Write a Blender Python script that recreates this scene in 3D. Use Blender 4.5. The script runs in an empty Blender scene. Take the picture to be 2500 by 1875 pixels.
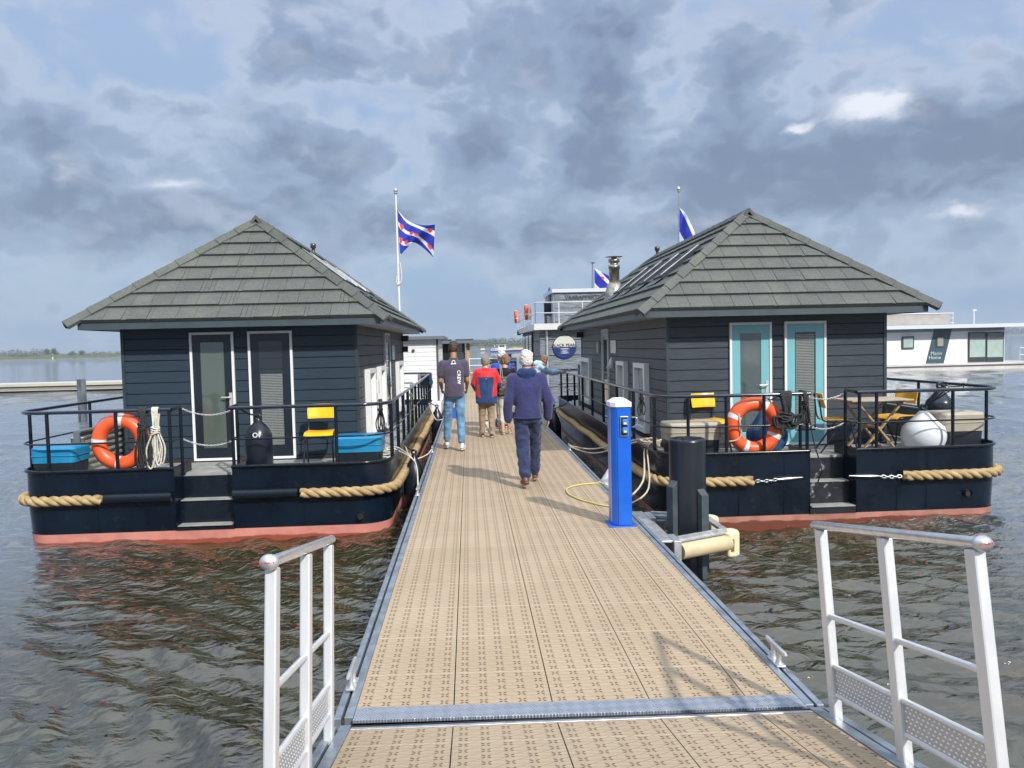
import bpy, bmesh, math, random
import numpy as np
from mathutils import Vector, Matrix, Quaternion, noise
random.seed(7)
S = bpy.context.scene
COL = S.collection
PI = math.pi
# ------------------------------------------------------------------ camera, sky, sun, exposure
H = 1.82            # camera height above the jetty deck (deck is z = 0)
WZ = -0.60          # water level
FOC = 1880.0        # focal length in pixels of the 2500 px wide photograph
RW = Matrix(((0.9981561, 0.0256073, -0.0550327), (-0.0562272, 0.0485358, -0.9972376), (-0.0228655, 0.9984931, 0.0498861)))
CAMP = Vector((0, 0, H))
cam = bpy.data.cameras.new("camera"); camo = bpy.data.objects.new("camera", cam); COL.objects.link(camo)
camo.matrix_world = Matrix.Translation(CAMP) @ RW.to_4x4()
cam.sensor_width = 36.0; cam.lens = FOC / 2500 * 36; cam.clip_start = 0.05; cam.clip_end = 12000
S.camera = camo
def ray(px, py): return (RW @ Vector(((px - 1250) / FOC, -(py - 937.5) / FOC, -1.0))).normalized()
def atY(px, py, Y): d = ray(px, py); return CAMP + d * (Y / d.y)
def atZ(px, py, Z=0.0): d = ray(px, py); return CAMP + d * ((Z - H) / d.z)
def atX(px, py, X): d = ray(px, py); return CAMP + d * (X / d.x)
SUN_EL, SUN_AZ = math.radians(38), math.radians(28)     # sun behind the camera and to the right
sdir = Vector((math.cos(SUN_EL) * math.sin(SUN_AZ), -math.cos(SUN_EL) * math.cos(SUN_AZ), math.sin(SUN_EL)))
sl = bpy.data.lights.new("sun", 'SUN'); sl.energy = 3.3; sl.angle = math.radians(1.6); sl.color = (1, 0.95, 0.87)
so = bpy.data.objects.new("sun", sl); COL.objects.link(so); so.rotation_euler = sdir.to_track_quat('Z', 'Y').to_euler()
S.view_settings.view_transform = 'Standard'; S.view_settings.look = 'None'
S.view_settings.exposure = 0.46; S.view_settings.gamma = 1.0; S.view_settings.use_curve_mapping = False
S.cycles.use_denoising = True
S.cycles.max_bounces = 7; S.cycles.diffuse_bounces = 3; S.cycles.glossy_bounces = 4; S.cycles.transparent_max_bounces = 12
S.cycles.caustics_reflective = False; S.cycles.caustics_refractive = False
S.cycles.sample_clamp_indirect = 6.0; S.cycles.sample_clamp_direct = 9.0

class NT:
    """tiny helper for node trees"""
    def __init__(s, tree): s.t = tree
    def n(s, typ, **kw):
        nd = s.t.nodes.new(typ)
        for k, v in kw.items():
            if k.startswith('i_'): s.set(nd, int(k[2:]) if k[2:].isdigit() else k[2:], v)
            else: setattr(nd, k, v)
        return nd
    def set(s, nd, key, v):
        sock = nd.inputs[key]
        if isinstance(v, bpy.types.NodeSocket): s.t.links.new(v, sock)
        elif isinstance(v, bpy.types.Node): s.t.links.new(v.outputs[0], sock)
        else:
            if sock.type == 'RGBA' and len(v) == 3: v = (*v, 1)
            sock.default_value = v
    def math(s, op, a, b=None, c=None, clamp=False):
        nd = s.n('ShaderNodeMath', operation=op); nd.use_clamp = clamp
        s.set(nd, 0, a)
        if b is not None: s.set(nd, 1, b)
        if c is not None: s.set(nd, 2, c)
        return nd.outputs[0]
    def vmath(s, op, a, b=None):
        nd = s.n('ShaderNodeVectorMath', operation=op); s.set(nd, 0, a)
        if b is not None: s.set(nd, 1, b)
        return nd.outputs['Value'] if op in ('DOT_PRODUCT', 'LENGTH', 'DISTANCE') else nd.outputs[0]
    def mix(s, f, a, b, mode='MIX'):
        nd = s.n('ShaderNodeMix', data_type='RGBA', blend_type=mode)
        for k, v in ((0, f), (6, a), (7, b)): s.set(nd, k, v)
        return nd.outputs[2]
    def noise(s, vec, scale, detail=3, rough=0.55, dist=0.0, dims='3D'):
        nd = s.n('ShaderNodeTexNoise', noise_dimensions=dims)
        if vec is not None: s.set(nd, 'Vector', vec)
        s.set(nd, 'Scale', scale); s.set(nd, 'Detail', detail); s.set(nd, 'Roughness', rough); s.set(nd, 'Distortion', dist)
        return nd
    def ramp(s, fac, stops, interp='LINEAR'):
        nd = s.n('ShaderNodeValToRGB'); cr = nd.color_ramp; cr.interpolation = interp
        while len(cr.elements) < len(stops): cr.elements.new(0.5)
        for e, (p, c) in zip(cr.elements, stops):
            e.position = p; e.color = (*c, 1) if len(c) == 3 else c
        s.set(nd, 0, fac); return nd.outputs[0]
    def smooth(s, v, a, b, lo=0.0, hi=1.0):
        nd = s.n('ShaderNodeMapRange', interpolation_type='SMOOTHSTEP')
        for k, x in enumerate((v, a, b, lo, hi)): s.set(nd, k, x)
        return nd.outputs[0]

# ---- sky: Nishita daylight under a broken layer of grey stratocumulus
W = bpy.data.worlds.new("World"); S.world = W; W.use_nodes = True
t = NT(W.node_tree); W.node_tree.nodes.clear()
sky = t.n('ShaderNodeTexSky', sky_type='NISHITA'); sky.sun_disc = False
sky.sun_elevation = SUN_EL; sky.sun_rotation = PI - SUN_AZ; sky.air_density = 1.2; sky.dust_density = 1.5
tc = t.n('ShaderNodeTexCoord').outputs['Generated']
sp = t.n('ShaderNodeSeparateXYZ'); t.set(sp, 0, tc)
az = t.math('ARCTAN2', sp.outputs[0], sp.outputs[1]); el = t.math('ARCSINE', sp.outputs[2])
cb = t.n('ShaderNodeCombineXYZ'); t.set(cb, 0, az); t.set(cb, 1, el)
P0 = cb.outputs[0]
w1 = t.noise(t.vmath('MULTIPLY', P0, (1, 1.5, 1)), 6.0, 6, 0.62)
warp = t.vmath('MULTIPLY', t.vmath('SUBTRACT', w1.outputs['Color'], (0.5, 0.5, 0.5)), (0.085, 0.07, 0))
P1 = t.vmath('ADD', P0, warp)
BLOBS = [  # centre and radii (px of the 2212 px wide view), weight: cloud masses where the photograph has them
 (700, 110, 120, 100, .50), (1230, 90, 190, 110, .62), (100, 250, 70, 50, .45), (140, 340, 170, 90, .30), (590, 300, 230, 75, .52), (330, 205, 120, 22, .30),
 (1010, 345, 100, 75, .50), (1270, 330, 110, 80, .50), (1560, 240, 170, 130, .45), (1690, 110, 120, 60, .30), (2180, 285, 70, 45, .60),
 (1850, 340, 330, 80, .42), (520, 440, 260, 60, .38), (100, 440, 120, 40, .35), (1900, 450, 300, 80, .35), (980, 520, 230, 60, .35),
 (2010, 235, 40, 35, .45), (1300, 180, 60, 60, .30), (1620, 400, 260, 70, .35), (830, 470, 120, 40, .25), (450, 560, 300, 40, .20), (1250, 520, 200, 50, .22), (150, 520, 200, 35, .2), (2050, 560, 250, 40, .30), (1150, 600, 160, 35, .30), (1500, 700, 300, 40, .3), (300, 660, 220, 30, .2), (1460, 90, 30, 60, .2),
 (150, 90, 190, 110, -.30), (1960, 90, 260, 110, -.50), (1480, 60, 70, 60, -.40), (150, 600, 260, 90, -.30), (1050, 640, 300, 70, -.40), (350, 60, 160, 60, -.2),
 (880, 270, 70, 60, -.38), (390, 405, 80, 22, -.42), (700, 205, 110, 30, -.35), (1370, 440, 90, 40, -.32), (300, 150, 150, 30, -.20), (1460, 190, 50, 60, -.3),
 (760, 240, 70, 30, -.30), (2160, 200, 90, 70, -.25), (1150, 330, 40, 60, -.30), (1700, 610, 300, 50, -.15), (2100, 600, 200, 60, -.1)]
def gauss(vec, x, y, rx, ry, w):
    d = ray(x * 1.1302, y * 1.1302); a = math.atan2(d.x, d.y); e = math.asin(d.z)
    k = 1.1302 / FOC * 1.05
    v = t.vmath('MULTIPLY', t.vmath('SUBTRACT', vec, (a, e, 0)), (1 / (rx * k), 1 / (ry * k), 0))
    return t.math('MULTIPLY', t.math('POWER', 0.3679, t.vmath('DOT_PRODUCT', v, v)), w)
acc = None
for b in BLOBS:
    g = gauss(P1, *b[:4], b[4] * (0.95 if b[4] > 0 else 0.75)); acc = g if acc is None else t.math('ADD', acc, g)
PN = t.vmath('MULTIPLY', P1, (1, 1.45, 1))
def cloud_noise(vec):
    big = t.noise(vec, 3.6, 7, 0.56); puff = None
    for sc, w in ((7.5, .50), (16.0, .27), (34.0, .15)):      # billows: rounded heads, sharp creases
        n0 = t.noise(vec, sc, 0, 0.5); q = t.math('MULTIPLY', t.math('ABSOLUTE', t.math('SUBTRACT', n0.outputs[0], 0.5)), 2.0 * w); puff = q if puff is None else t.math('ADD', puff, q)
    return t.math('ADD', t.math('MULTIPLY', t.math('SUBTRACT', big.outputs[0], 0.5), 1.6), t.math('MULTIPLY', puff, 0.95))
dn = cloud_noise(PN); dn2 = cloud_noise(t.vmath('ADD', PN, (0.022, 0.050, 0)))     # the same clouds a little higher: the difference gives lit tops and shaded bases
fine = t.noise(PN, 26.0, 6, 0.6)
dens = t.math('ADD', t.math('ADD', t.math('MULTIPLY', dn, 1.30), t.math('MULTIPLY', t.math('SUBTRACT', fine.outputs[0], 0.5), 0.22)), t.math('ADD', acc, 0.12))
relief = t.math('SUBTRACT', dn, dn2)
up = t.smooth(el, 0.0, 0.45)
body = t.smooth(dens, 0.12, 1.05)
gap = t.mix(up, (0.225, 0.330, 0.485), (0.285, 0.380, 0.560))
lit = t.mix(up, (0.32, 0.40, 0.52), (0.395, 0.455, 0.575))
mid = (0.235, 0.302, 0.422)
dark = (0.140, 0.183, 0.276)
c = t.mix(t.smooth(dens, 0.00, 0.40), gap, lit)
c = t.mix(t.smooth(dens, 0.34, 0.60), c, mid)
c = t.mix(t.smooth(dens, 0.56, 0.94), c, dark)
rl = t.math('MULTIPLY', relief, t.smooth(dens, 0.05, 0.45))
c = t.mix(t.math('MULTIPLY', t.smooth(rl, 0.05, 0.50), 0.60), c, (0.42, 0.47, 0.57))
c = t.mix(t.math('MULTIPLY', t.smooth(rl, -0.05, -0.50), 0.50), c, (0.155, 0.20, 0.285))
white = None
for b in [(1880, 245, 80, 32, 1.25), (1715, 280, 26, 10, .9), (2080, 465, 62, 14, .8), (390, 405, 70, 15, .6), (790, 255, 40, 30, .35), (1740, 380, 50, 60, .3), (180, 360, 60, 60, .35), (1400, 440, 40, 30, .3)]:
    g = gauss(P1, *b); white = g if white is None else t.math('ADD', white, g)
wf = t.math('MULTIPLY', t.smooth(t.math('ADD', white, t.math('ADD', t.math('MULTIPLY', dn, 1.3), t.math('MULTIPLY', t.math('SUBTRACT', fine.outputs[0], .5), 1.4))), 0.25, 1.35), t.math('MULTIPLY', white, 1.4, clamp=True))
c = t.mix(wf, c, (0.70, 0.72, 0.77))
c = t.mix(0.10, c, t.mix(up, (0.225, 0.305, 0.43), (0.255, 0.33, 0.475)))           # thin air between
hz = t.smooth(el, 0.16, 0.0)                       # the clouds merge into blue-grey air above the horizon
c = t.mix(t.math('MULTIPLY', hz, 0.38), c, (0.205, 0.312, 0.475))
lowc = t.smooth(sp.outputs[2], 0.0, -0.05)
c = t.mix(lowc, c, (0.10, 0.13, 0.17))
zen = t.smooth(sp.outputs[2], 0.43, 0.80, 1.0, 2.6)      # sky above the frame brightened and whitened to lift reflections and ambient light
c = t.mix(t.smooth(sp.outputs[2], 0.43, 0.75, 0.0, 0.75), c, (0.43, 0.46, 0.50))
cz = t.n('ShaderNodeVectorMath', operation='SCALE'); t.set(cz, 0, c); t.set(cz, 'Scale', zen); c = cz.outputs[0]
cloud10 = t.mix(1.0, c, (10, 10, 10), 'MULTIPLY')
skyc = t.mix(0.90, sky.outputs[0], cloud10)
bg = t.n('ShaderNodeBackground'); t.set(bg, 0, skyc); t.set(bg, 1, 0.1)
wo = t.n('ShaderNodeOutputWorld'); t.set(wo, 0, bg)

# ------------------------------------------------------------------ materials
MATS = {}
def M(name, col, rough=0.5, metal=0.0, var=0.0, vs=6.0, vcol=None, bump=0.0, bs=40.0, bdet=3, spec=0.5, coat=0.0, stretch=(1, 1, 1), alpha=1.0, rvar=0.0, trans=0.0, sheen=0.0, spots=None):
    if name in MATS: return MATS[name]
    m = bpy.data.materials.new(name); m.use_nodes = True; nt = NT(m.node_tree)
    b = m.node_tree.nodes['Principled BSDF']
    nt.set(b, 'Base Color', (*col, 1)); nt.set(b, 'Roughness', rough); nt.set(b, 'Metallic', metal)
    nt.set(b, 'Specular IOR Level', spec); nt.set(b, 'Coat Weight', coat); nt.set(b, 'Coat Roughness', 0.08)
    if sheen: nt.set(b, 'Sheen Weight', sheen)
    if alpha < 1: nt.set(b, 'Alpha', alpha)
    if trans: nt.set(b, 'Transmission Weight', trans)
    tcn = nt.n('ShaderNodeTexCoord').outputs['Object']
    v = nt.vmath('MULTIPLY', tcn, stretch)
    if var:
        nz = nt.noise(v, vs, 5, 0.6)
        vc = vcol if vcol else tuple(min(1, x * 1.6 + 0.0015) for x in col)
        lo = tuple(x * (1 - var * 0.6) for x in col)
        f = nt.smooth(nz.outputs[0], 0.3, 0.7)
        hi = tuple(a + (b2 - a) * var for a, b2 in zip(col, vc))
        cc = nt.mix(f, lo, hi)
        if spots:
            n2 = nt.noise(v, spots[1], 4, 0.65)
            cc = nt.mix(nt.smooth(n2.outputs[0], spots[2], spots[2] + 0.12), cc, spots[0])
        nt.set(b, 'Base Color', cc)
        if rvar: nt.set(b, 'Roughness', nt.math('ADD', rough - rvar / 2, nt.math('MULTIPLY', nz.outputs[0], rvar)))
    if bump:
        n3 = nt.noise(v, bs, bdet, 0.6)
        bp = nt.n('ShaderNodeBump'); nt.set(bp, 'Strength', 1.0); nt.set(bp, 'Distance', bump); nt.set(bp, 'Height', n3.outputs[0])
        nt.set(b, 'Normal', bp)
    MATS[name] = m; return m
hull_m = M('hull_paint', (0.0030, 0.0080, 0.017), 0.22, var=0.6, vs=1.6, bump=0.004, bs=2.2, spec=0.28, spots=((0.014, 0.020, 0.024), 5.0, .60), rvar=0.15)
blackp = M('black_gloss', (0.005, 0.009, 0.016), 0.18, spec=0.4, var=0.3, vs=9)
blackm = M('black_matt', (0.012, 0.014, 0.018), 0.55, var=0.4, vs=8)
red_m = M('antifouling', (0.64, 0.25, 0.20), 0.55, var=0.35, vs=3, vcol=(0.68, 0.29, 0.23), bump=0.002, bs=20)
redwet = M('wet_antifouling', (0.22, 0.055, 0.03), 0.25, var=0.6, vs=5, vcol=(0.12, 0.05, 0.02))
redbr = M('brown_antifouling', (0.42, 0.19, 0.145), 0.55, var=0.35, vs=3, bump=0.002, bs=20)
alu = M('aluminium', (0.62, 0.63, 0.65), 0.42, metal=0.75, var=0.35, vs=14, vcol=(0.8, 0.8, 0.8), bump=0.0008, bs=60, rvar=0.2)
aluw = M('white_aluminium', (0.74, 0.75, 0.76), 0.36, metal=0.35, var=0.22, vs=11, vcol=(0.55, 0.56, 0.57), bump=0.0008, bs=40, rvar=0.2, stretch=(1, 1, .35))
alud = M('dull_aluminium', (0.27, 0.31, 0.36), 0.42, metal=0.55, var=0.4, vs=7, bump=0.001, bs=50, rvar=0.2)
steel = M('stainless', (0.6, 0.6, 0.6), 0.22, metal=1.0, var=0.3, vs=20)
white = M('white_paint', (0.78, 0.79, 0.80), 0.4, var=0.12, vs=5, vcol=(0.6, 0.6, 0.58))
dark_in = M('dark_interior', (0.02, 0.022, 0.025), 0.6)
orange = M('orange_plastic', (0.80, 0.105, 0.025), 0.38, var=0.18, vs=7, vcol=(0.85, 0.2, 0.08), bump=0.001, bs=30)
rope_m = M('manila_rope', (0.42, 0.29, 0.13), 0.8, var=0.45, vs=9, vcol=(0.55, 0.42, 0.23), bump=0.004, bs=90)
rope_w = M('white_rope', (0.60, 0.58, 0.50), 0.8, var=0.3, vs=30, bump=0.003, bs=150)
rope_t = M('tan_rope', (0.52, 0.45, 0.33), 0.8, var=0.3, vs=30, bump=0.003, bs=150)
rope_k = M('black_rope', (0.012, 0.012, 0.014), 0.7, var=0.6, vs=60, vcol=(0.05, 0.05, 0.05), bump=0.004, bs=150)
yellow = M('yellow_seat', (0.86, 0.46, 0.012), 0.3, var=0.15, vs=6, spec=0.5)
mustard = M('mustard_seat', (0.70, 0.36, 0.02), 0.34, var=0.2, vs=6)
blue_lid = M('blue_plastic', (0.015, 0.22, 0.42), 0.35, var=0.15, vs=4)
beige_lid = M('beige_plastic', (0.37, 0.33, 0.26), 0.5, var=0.15, vs=4)
black_pl = M('black_plastic', (0.012, 0.016, 0.022), 0.4, var=0.3, vs=6)
rubber = M('black_vinyl', (0.010, 0.014, 0.024), 0.3, var=0.5, vs=5, spec=0.5)
deckg = M('grey_deck', (0.32, 0.32, 0.30), 0.75, var=0.4, vs=3.5, vcol=(0.42, 0.42, 0.40), bump=0.002, bs=90)
wood = M('teak', (0.38, 0.24, 0.12), 0.6, var=0.5, vs=10, vcol=(0.52, 0.38, 0.24), bump=0.002, bs=40, stretch=(1, 1, 6))
woodg = M('grey_teak', (0.42, 0.34, 0.26), 0.65, var=0.5, vs=10, vcol=(0.56, 0.48, 0.38), bump=0.002, bs=40, stretch=(1, 6, 1))
chain_m = M('galvanised', (0.7, 0.7, 0.7), 0.35, metal=0.7, var=0.3, vs=40)

def glassy(name, tint=(0.05, 0.06, 0.06), tr=0.35, rough=0.02):
    m = bpy.data.materials.new(name); m.use_nodes = True; nt = NT(m.node_tree); b = m.node_tree.nodes['Principled BSDF']
    nt.set(b, 'Base Color', (*tint, 1)); nt.set(b, 'Roughness', rough); nt.set(b, 'Specular IOR Level', 0.9); nt.set(b, 'IOR', 1.6)
    nt.set(b, 'Coat Weight', 0.6); nt.set(b, 'Coat Roughness', 0.01)
    tcn = nt.n('ShaderNodeTexCoord').outputs['Object']
    bp = nt.n('ShaderNodeBump'); nt.set(bp, 'Strength', 1.0); nt.set(bp, 'Distance', 0.004); nt.set(bp, 'Height', nt.noise(tcn, 2.5, 1).outputs[0]); nt.set(b, 'Normal', bp)
    if tr > 0:
        tp = nt.n('ShaderNodeBsdfTransparent'); ms = nt.n('ShaderNodeMixShader'); nt.set(ms, 0, tr)
        nt.t.links.new(b.outputs[0], ms.inputs[1]); nt.t.links.new(tp.outputs[0], ms.inputs[2])
        nt.t.links.new(ms.outputs[0], nt.t.nodes['Material Output'].inputs[0])
    return m
glass_door = glassy('door_glass', (0.10, 0.13, 0.11), 0.15)
glass_clear = glassy('clear_glass', (0.03, 0.04, 0.04), 0.72)
pane_pale = M('curtained_pane', (0.58, 0.61, 0.61), .15, var=.15, vs=1.5)
pane_grey = M('pale_reflection_pane', (0.34, 0.40, 0.43), .12, var=.3, vs=1.5)  # pale reflection put into the pane colour itself
glass_dark = glassy('dark_glass', (0.02, 0.03, 0.03), 0.0)
glass_frost = M('frosted_glass', (0.36, 0.46, 0.42), 0.25, var=0.12, vs=2)
blind_m = M('blind', (0.72, 0.76, 0.72), 0.5)

# ------------------------------------------------------------------ mesh builder
class MB:
    def __init__(s): s.v = []; s.f = []; s.m = []; s.s = []
    def add(s, vs, fs, m=0, sm=False):
        o = len(s.v); s.v += [tuple(p) for p in vs]
        for f in fs: s.f.append(tuple(i + o for i in f)); s.m.append(m); s.s.append(sm)
        return s
    def box(s, x0, x1, y0, y1, z0, z1, m=0):
        x0, x1 = min(x0, x1), max(x0, x1); y0, y1 = min(y0, y1), max(y0, y1); z0, z1 = min(z0, z1), max(z0, z1)
        return s.add([(x0, y0, z0), (x1, y0, z0), (x1, y1, z0), (x0, y1, z0), (x0, y0, z1), (x1, y0, z1), (x1, y1, z1), (x0, y1, z1)],
                     [(0, 3, 2, 1), (4, 5, 6, 7), (0, 1, 5, 4), (1, 2, 6, 5), (2, 3, 7, 6), (3, 0, 4, 7)], m)
    def obox(s, c, sz, mat3, m=0):
        c = Vector(c); vs = []
        for z in (-.5, .5):
            for x, y in ((-.5, -.5), (.5, -.5), (.5, .5), (-.5, .5)): vs.append(c + mat3 @ Vector((x * sz[0], y * sz[1], z * sz[2])))
        return s.add(vs, [(0, 3, 2, 1), (4, 5, 6, 7), (0, 1, 5, 4), (1, 2, 6, 5), (2, 3, 7, 6), (3, 0, 4, 7)], m)
    def bar(s, a, b, w, h, up=(0, 0, 1), m=0):
        a, b = Vector(a), Vector(b); d = (b - a); L = d.length; d = d / L; u = Vector(up)
        x = d.cross(u); x = x.normalized() if x.length > 1e-4 else Vector((1, 0, 0)); z = x.cross(d)
        return s.obox((a + b) / 2, (w, L, h), Matrix((x, d, z)).transposed(), m)
    def tube(s, pts, r, n=8, m=0, closed=False, caps=True, sm=True):
        pts = [Vector(p) for p in pts]; N = len(pts); rs = r if isinstance(r, (list, tuple)) else [r] * N
        T = []
        for i in range(N):
            a = pts[(i - 1) % N] if (closed or i) else pts[0]; b = pts[(i + 1) % N] if (closed or i < N - 1) else pts[-1]
            d = b - a; T.append(d.normalized() if d.length > 1e-9 else Vector((0, 0, 1)))
        ref = Vector((0, 0, 1)) if abs(T[0].z) < 0.9 else Vector((0, 1, 0))
        u = T[0].cross(ref).normalized(); vs = []
        for i in range(N):
            if i: 
                q = T[i - 1].rotation_difference(T[i]); u = (q @ u); u = (u - T[i] * u.dot(T[i])).normalized()
            w = T[i].cross(u)
            for k in range(n):
                a = 2 * PI * k / n; vs.append(pts[i] + (u * math.cos(a) + w * math.sin(a)) * rs[i])
        fs = []
        for i in range(N if closed else N - 1):
            j = (i + 1) % N
            for k in range(n): k2 = (k + 1) % n; fs.append((i * n + k, j * n + k, j * n + k2, i * n + k2))
        s.add(vs, fs, m, sm)
        if caps and not closed:
            s.add(vs[:n], [tuple(range(n))], m); s.add(vs[-n:], [tuple(reversed(range(n)))], m)
        return s
    def lathe(s, prof, c=(0, 0, 0), n=20, m=0, mat3=None, sc=(1, 1)):
        c = Vector(c); R = mat3 or Matrix.Identity(3); vs = []
        for r, z in prof:
            for k in range(n): a = 2 * PI * k / n; vs.append(c + R @ Vector((r * math.cos(a) * sc[0], r * math.sin(a) * sc[1], z)))
        fs = [(i * n + k, i * n + (k + 1) % n, (i + 1) * n + (k + 1) % n, (i + 1) * n + k) for i in range(len(prof) - 1) for k in range(n)]
        s.add(vs, fs, m, True)
        if prof[0][0] > 1e-4: s.add(vs[:n], [tuple(reversed(range(n)))], m)
        if prof[-1][0] > 1e-4: s.add(vs[-n:], [tuple(range(n))], m)
        return s
    def prism(s, poly, ax, a0, a1, m=0):
        """poly: 2D points extruded along axis ax (0,1,2) from a0 to a1"""
        def P(p, a): return (a, p[0], p[1]) if ax == 0 else ((p[0], a, p[1]) if ax == 1 else (p[0], p[1], a))
        n = len(poly); vs = [P(p, a0) for p in poly] + [P(p, a1) for p in poly]
        fs = [tuple(range(n)), tuple(reversed(range(n, 2 * n)))] + [(i, i + n, (i + 1) % n + n, (i + 1) % n) for i in range(n)]
        return s.add(vs, fs, m)
    def rope(s, pts, R, pitch, m=0, strands=3, n=7, step=None):
        P = resample([Vector(p) for p in pts], step or pitch / 8); N = len(P)
        T = [(P[min(i + 1, N - 1)] - P[max(i - 1, 0)]).normalized() for i in range(N)]
        u = T[0].cross(Vector((0, 0, 1)) if abs(T[0].z) < .9 else Vector((0, 1, 0))).normalized(); fr = []
        for i in range(N):
            if i: q = T[i - 1].rotation_difference(T[i]); u = q @ u; u = (u - T[i] * u.dot(T[i])).normalized()
            fr.append((u.copy(), T[i].cross(u)))
        L = 0; ls = [0]
        for i in range(1, N): L += (P[i] - P[i - 1]).length; ls.append(L)
        for k in range(strands):
            q = [P[i] + (fr[i][0] * math.cos(a) + fr[i][1] * math.sin(a)) * R * 0.48 for i in range(N) for a in [2 * PI * (k / strands + ls[i] / pitch)]]
            s.tube(q, R * 0.56, n, m)
        return s
    def chain(s, a, b, sag, link=0.045, r=0.005, m=0):
        a, b = Vector(a), Vector(b); n = max(3, int((b - a).length * (1 + sag) / (link * 0.72))); P = []
        for i in range(n + 1):
            f = i / n; p = a.lerp(b, f); p.z -= sag * 4 * f * (1 - f); P.append(p)
        for i in range(n):
            d = (P[i + 1] - P[i]).normalized(); c = (P[i] + P[i + 1]) / 2
            x = d.cross(Vector((0, 0, 1))).normalized(); z = x.cross(d); w = x if i % 2 else (z + x * .4).normalized()
            s.tube([c + d * math.cos(q) * link * .5 + w * math.sin(q) * link * .28 for q in [2 * PI * k / 8 for k in range(8)]], r, 4, m, closed=True)
        return s
    def finish(s, name, mats, bev=0.0, seg=1):
        me = bpy.data.meshes.new(name); me.from_pydata(s.v, [], s.f)
        for mt in (mats if isinstance(mats, (list, tuple)) else [mats]): me.materials.append(mt)
        me.polygons.foreach_set('material_index', s.m); me.polygons.foreach_set('use_smooth', s.s); me.update()
        return me
def resample(P, step):
    out = [P[0]]; acc = 0.0
    for a, b in zip(P, P[1:]):
        L = (b - a).length
        if L < 1e-9: continue
        n = max(1, int(round(L / step)))
        for i in range(1, n + 1): out.append(a.lerp(b, i / n))
    return out
def smoothpath(P, k=6):
    P = [Vector(p) for p in P]; out = []
    for i in range(len(P) - 1):
        p0, p1, p2, p3 = P[max(i - 1, 0)], P[i], P[i + 1], P[min(i + 2, len(P) - 1)]
        for j in range(k):
            f = j / k; out.append(0.5 * ((2 * p1) + (p2 - p0) * f + (2 * p0 - 5 * p1 + 4 * p2 - p3) * f * f + (3 * p1 - p0 - 3 * p2 + p3) * f ** 3))
    return out + [P[-1]]
def link(name, me, parent=None, loc=(0, 0, 0), bev=0.0, seg=2):
    o = bpy.data.objects.new(name, me); COL.objects.link(o); o.location = loc
    if parent is not None: o.parent = parent
    if bev > 0:
        b = o.modifiers.new('bevel', 'BEVEL'); b.width = bev; b.segments = seg; b.limit_method = 'ANGLE'; b.angle_limit = math.radians(40)
    return o
def tag(o, label=None, cat=None, group=None, kind=None):
    if label: o['label'] = label
    if cat: o['category'] = cat
    if group: o['group'] = group
    if kind: o['kind'] = kind
    return o
def thing(name, loc, label, cat, group=None, rz=0.0):
    e = bpy.data.objects.new(name, None); COL.objects.link(e); e.location = loc; e.rotation_euler = (0, 0, rz); e.empty_display_size = 0.2
    return tag(e, label, cat, group)
ORG = {}
class World:
    """a thing built in world coordinates: its Empty sits at its base, parts are shifted to it"""
    def __init__(s, name, org, label, cat, group=None): s.o = Vector(org); s.root = thing(name, org, label, cat, group)
    def part(s, name, mb, mats, parent=None, bev=0.0, seg=2, label=None):
        mb.v = [(p[0] - s.o.x, p[1] - s.o.y, p[2] - s.o.z) for p in mb.v]
        o = link(name, mb.finish(name, mats), parent or s.root, bev=bev, seg=seg)
        if label: o['label'] = label
        return o
def solo(name, mb, mats, label=None, cat=None, group=None, kind=None, bev=0.0, org=None, seg=2):
    """one mesh that is a whole thing; origin at the bottom centre of its bounds"""
    a = np.array(mb.v); lo, hi = a.min(0), a.max(0)
    c = Vector(org) if org else Vector(((lo[0] + hi[0]) / 2, (lo[1] + hi[1]) / 2, lo[2]))
    mb.v = [(p[0] - c.x, p[1] - c.y, p[2] - c.z) for p in mb.v]
    return tag(link(name, mb.finish(name, mats), None, c, bev, seg), label, cat, group, kind)
def copy_tree(o, parent=None):
    c = o.copy(); COL.objects.link(c); c.parent = parent
    for ch in list(o.children): copy_tree(ch, c)
    return c
def text_mesh(body, size, depth=0.002, bold=False, spacing=1.0):
    cu = bpy.data.curves.new('lettering', 'FONT'); cu.body = body; cu.size = size; cu.extrude = depth; cu.align_x = 'CENTER'; cu.align_y = 'CENTER'
    cu.space_character = spacing
    if bold: cu.offset = size * 0.02
    o = bpy.data.objects.new('lettering', cu); COL.objects.link(o)
    dg = bpy.context.evaluated_depsgraph_get(); me = bpy.data.meshes.new_from_object(o.evaluated_get(dg)); 
    vs = [v.co.copy() for v in me.vertices]; fs = [tuple(p.vertices) for p in me.polygons]
    bpy.data.objects.remove(o); bpy.data.meshes.remove(me); return vs, fs
def add_text(mb, body, size, c, xdir, ydir, m=0, depth=0.002, bold=False, sx=1.0, spacing=1.0):
    vs, fs = text_mesh(body, size, depth, bold, spacing); x, y = Vector(xdir).normalized(), Vector(ydir).normalized(); z = x.cross(y); c = Vector(c)
    mb.add([c + x * p.x * sx + y * p.y + z * p.z for p in vs], fs, m)
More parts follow.
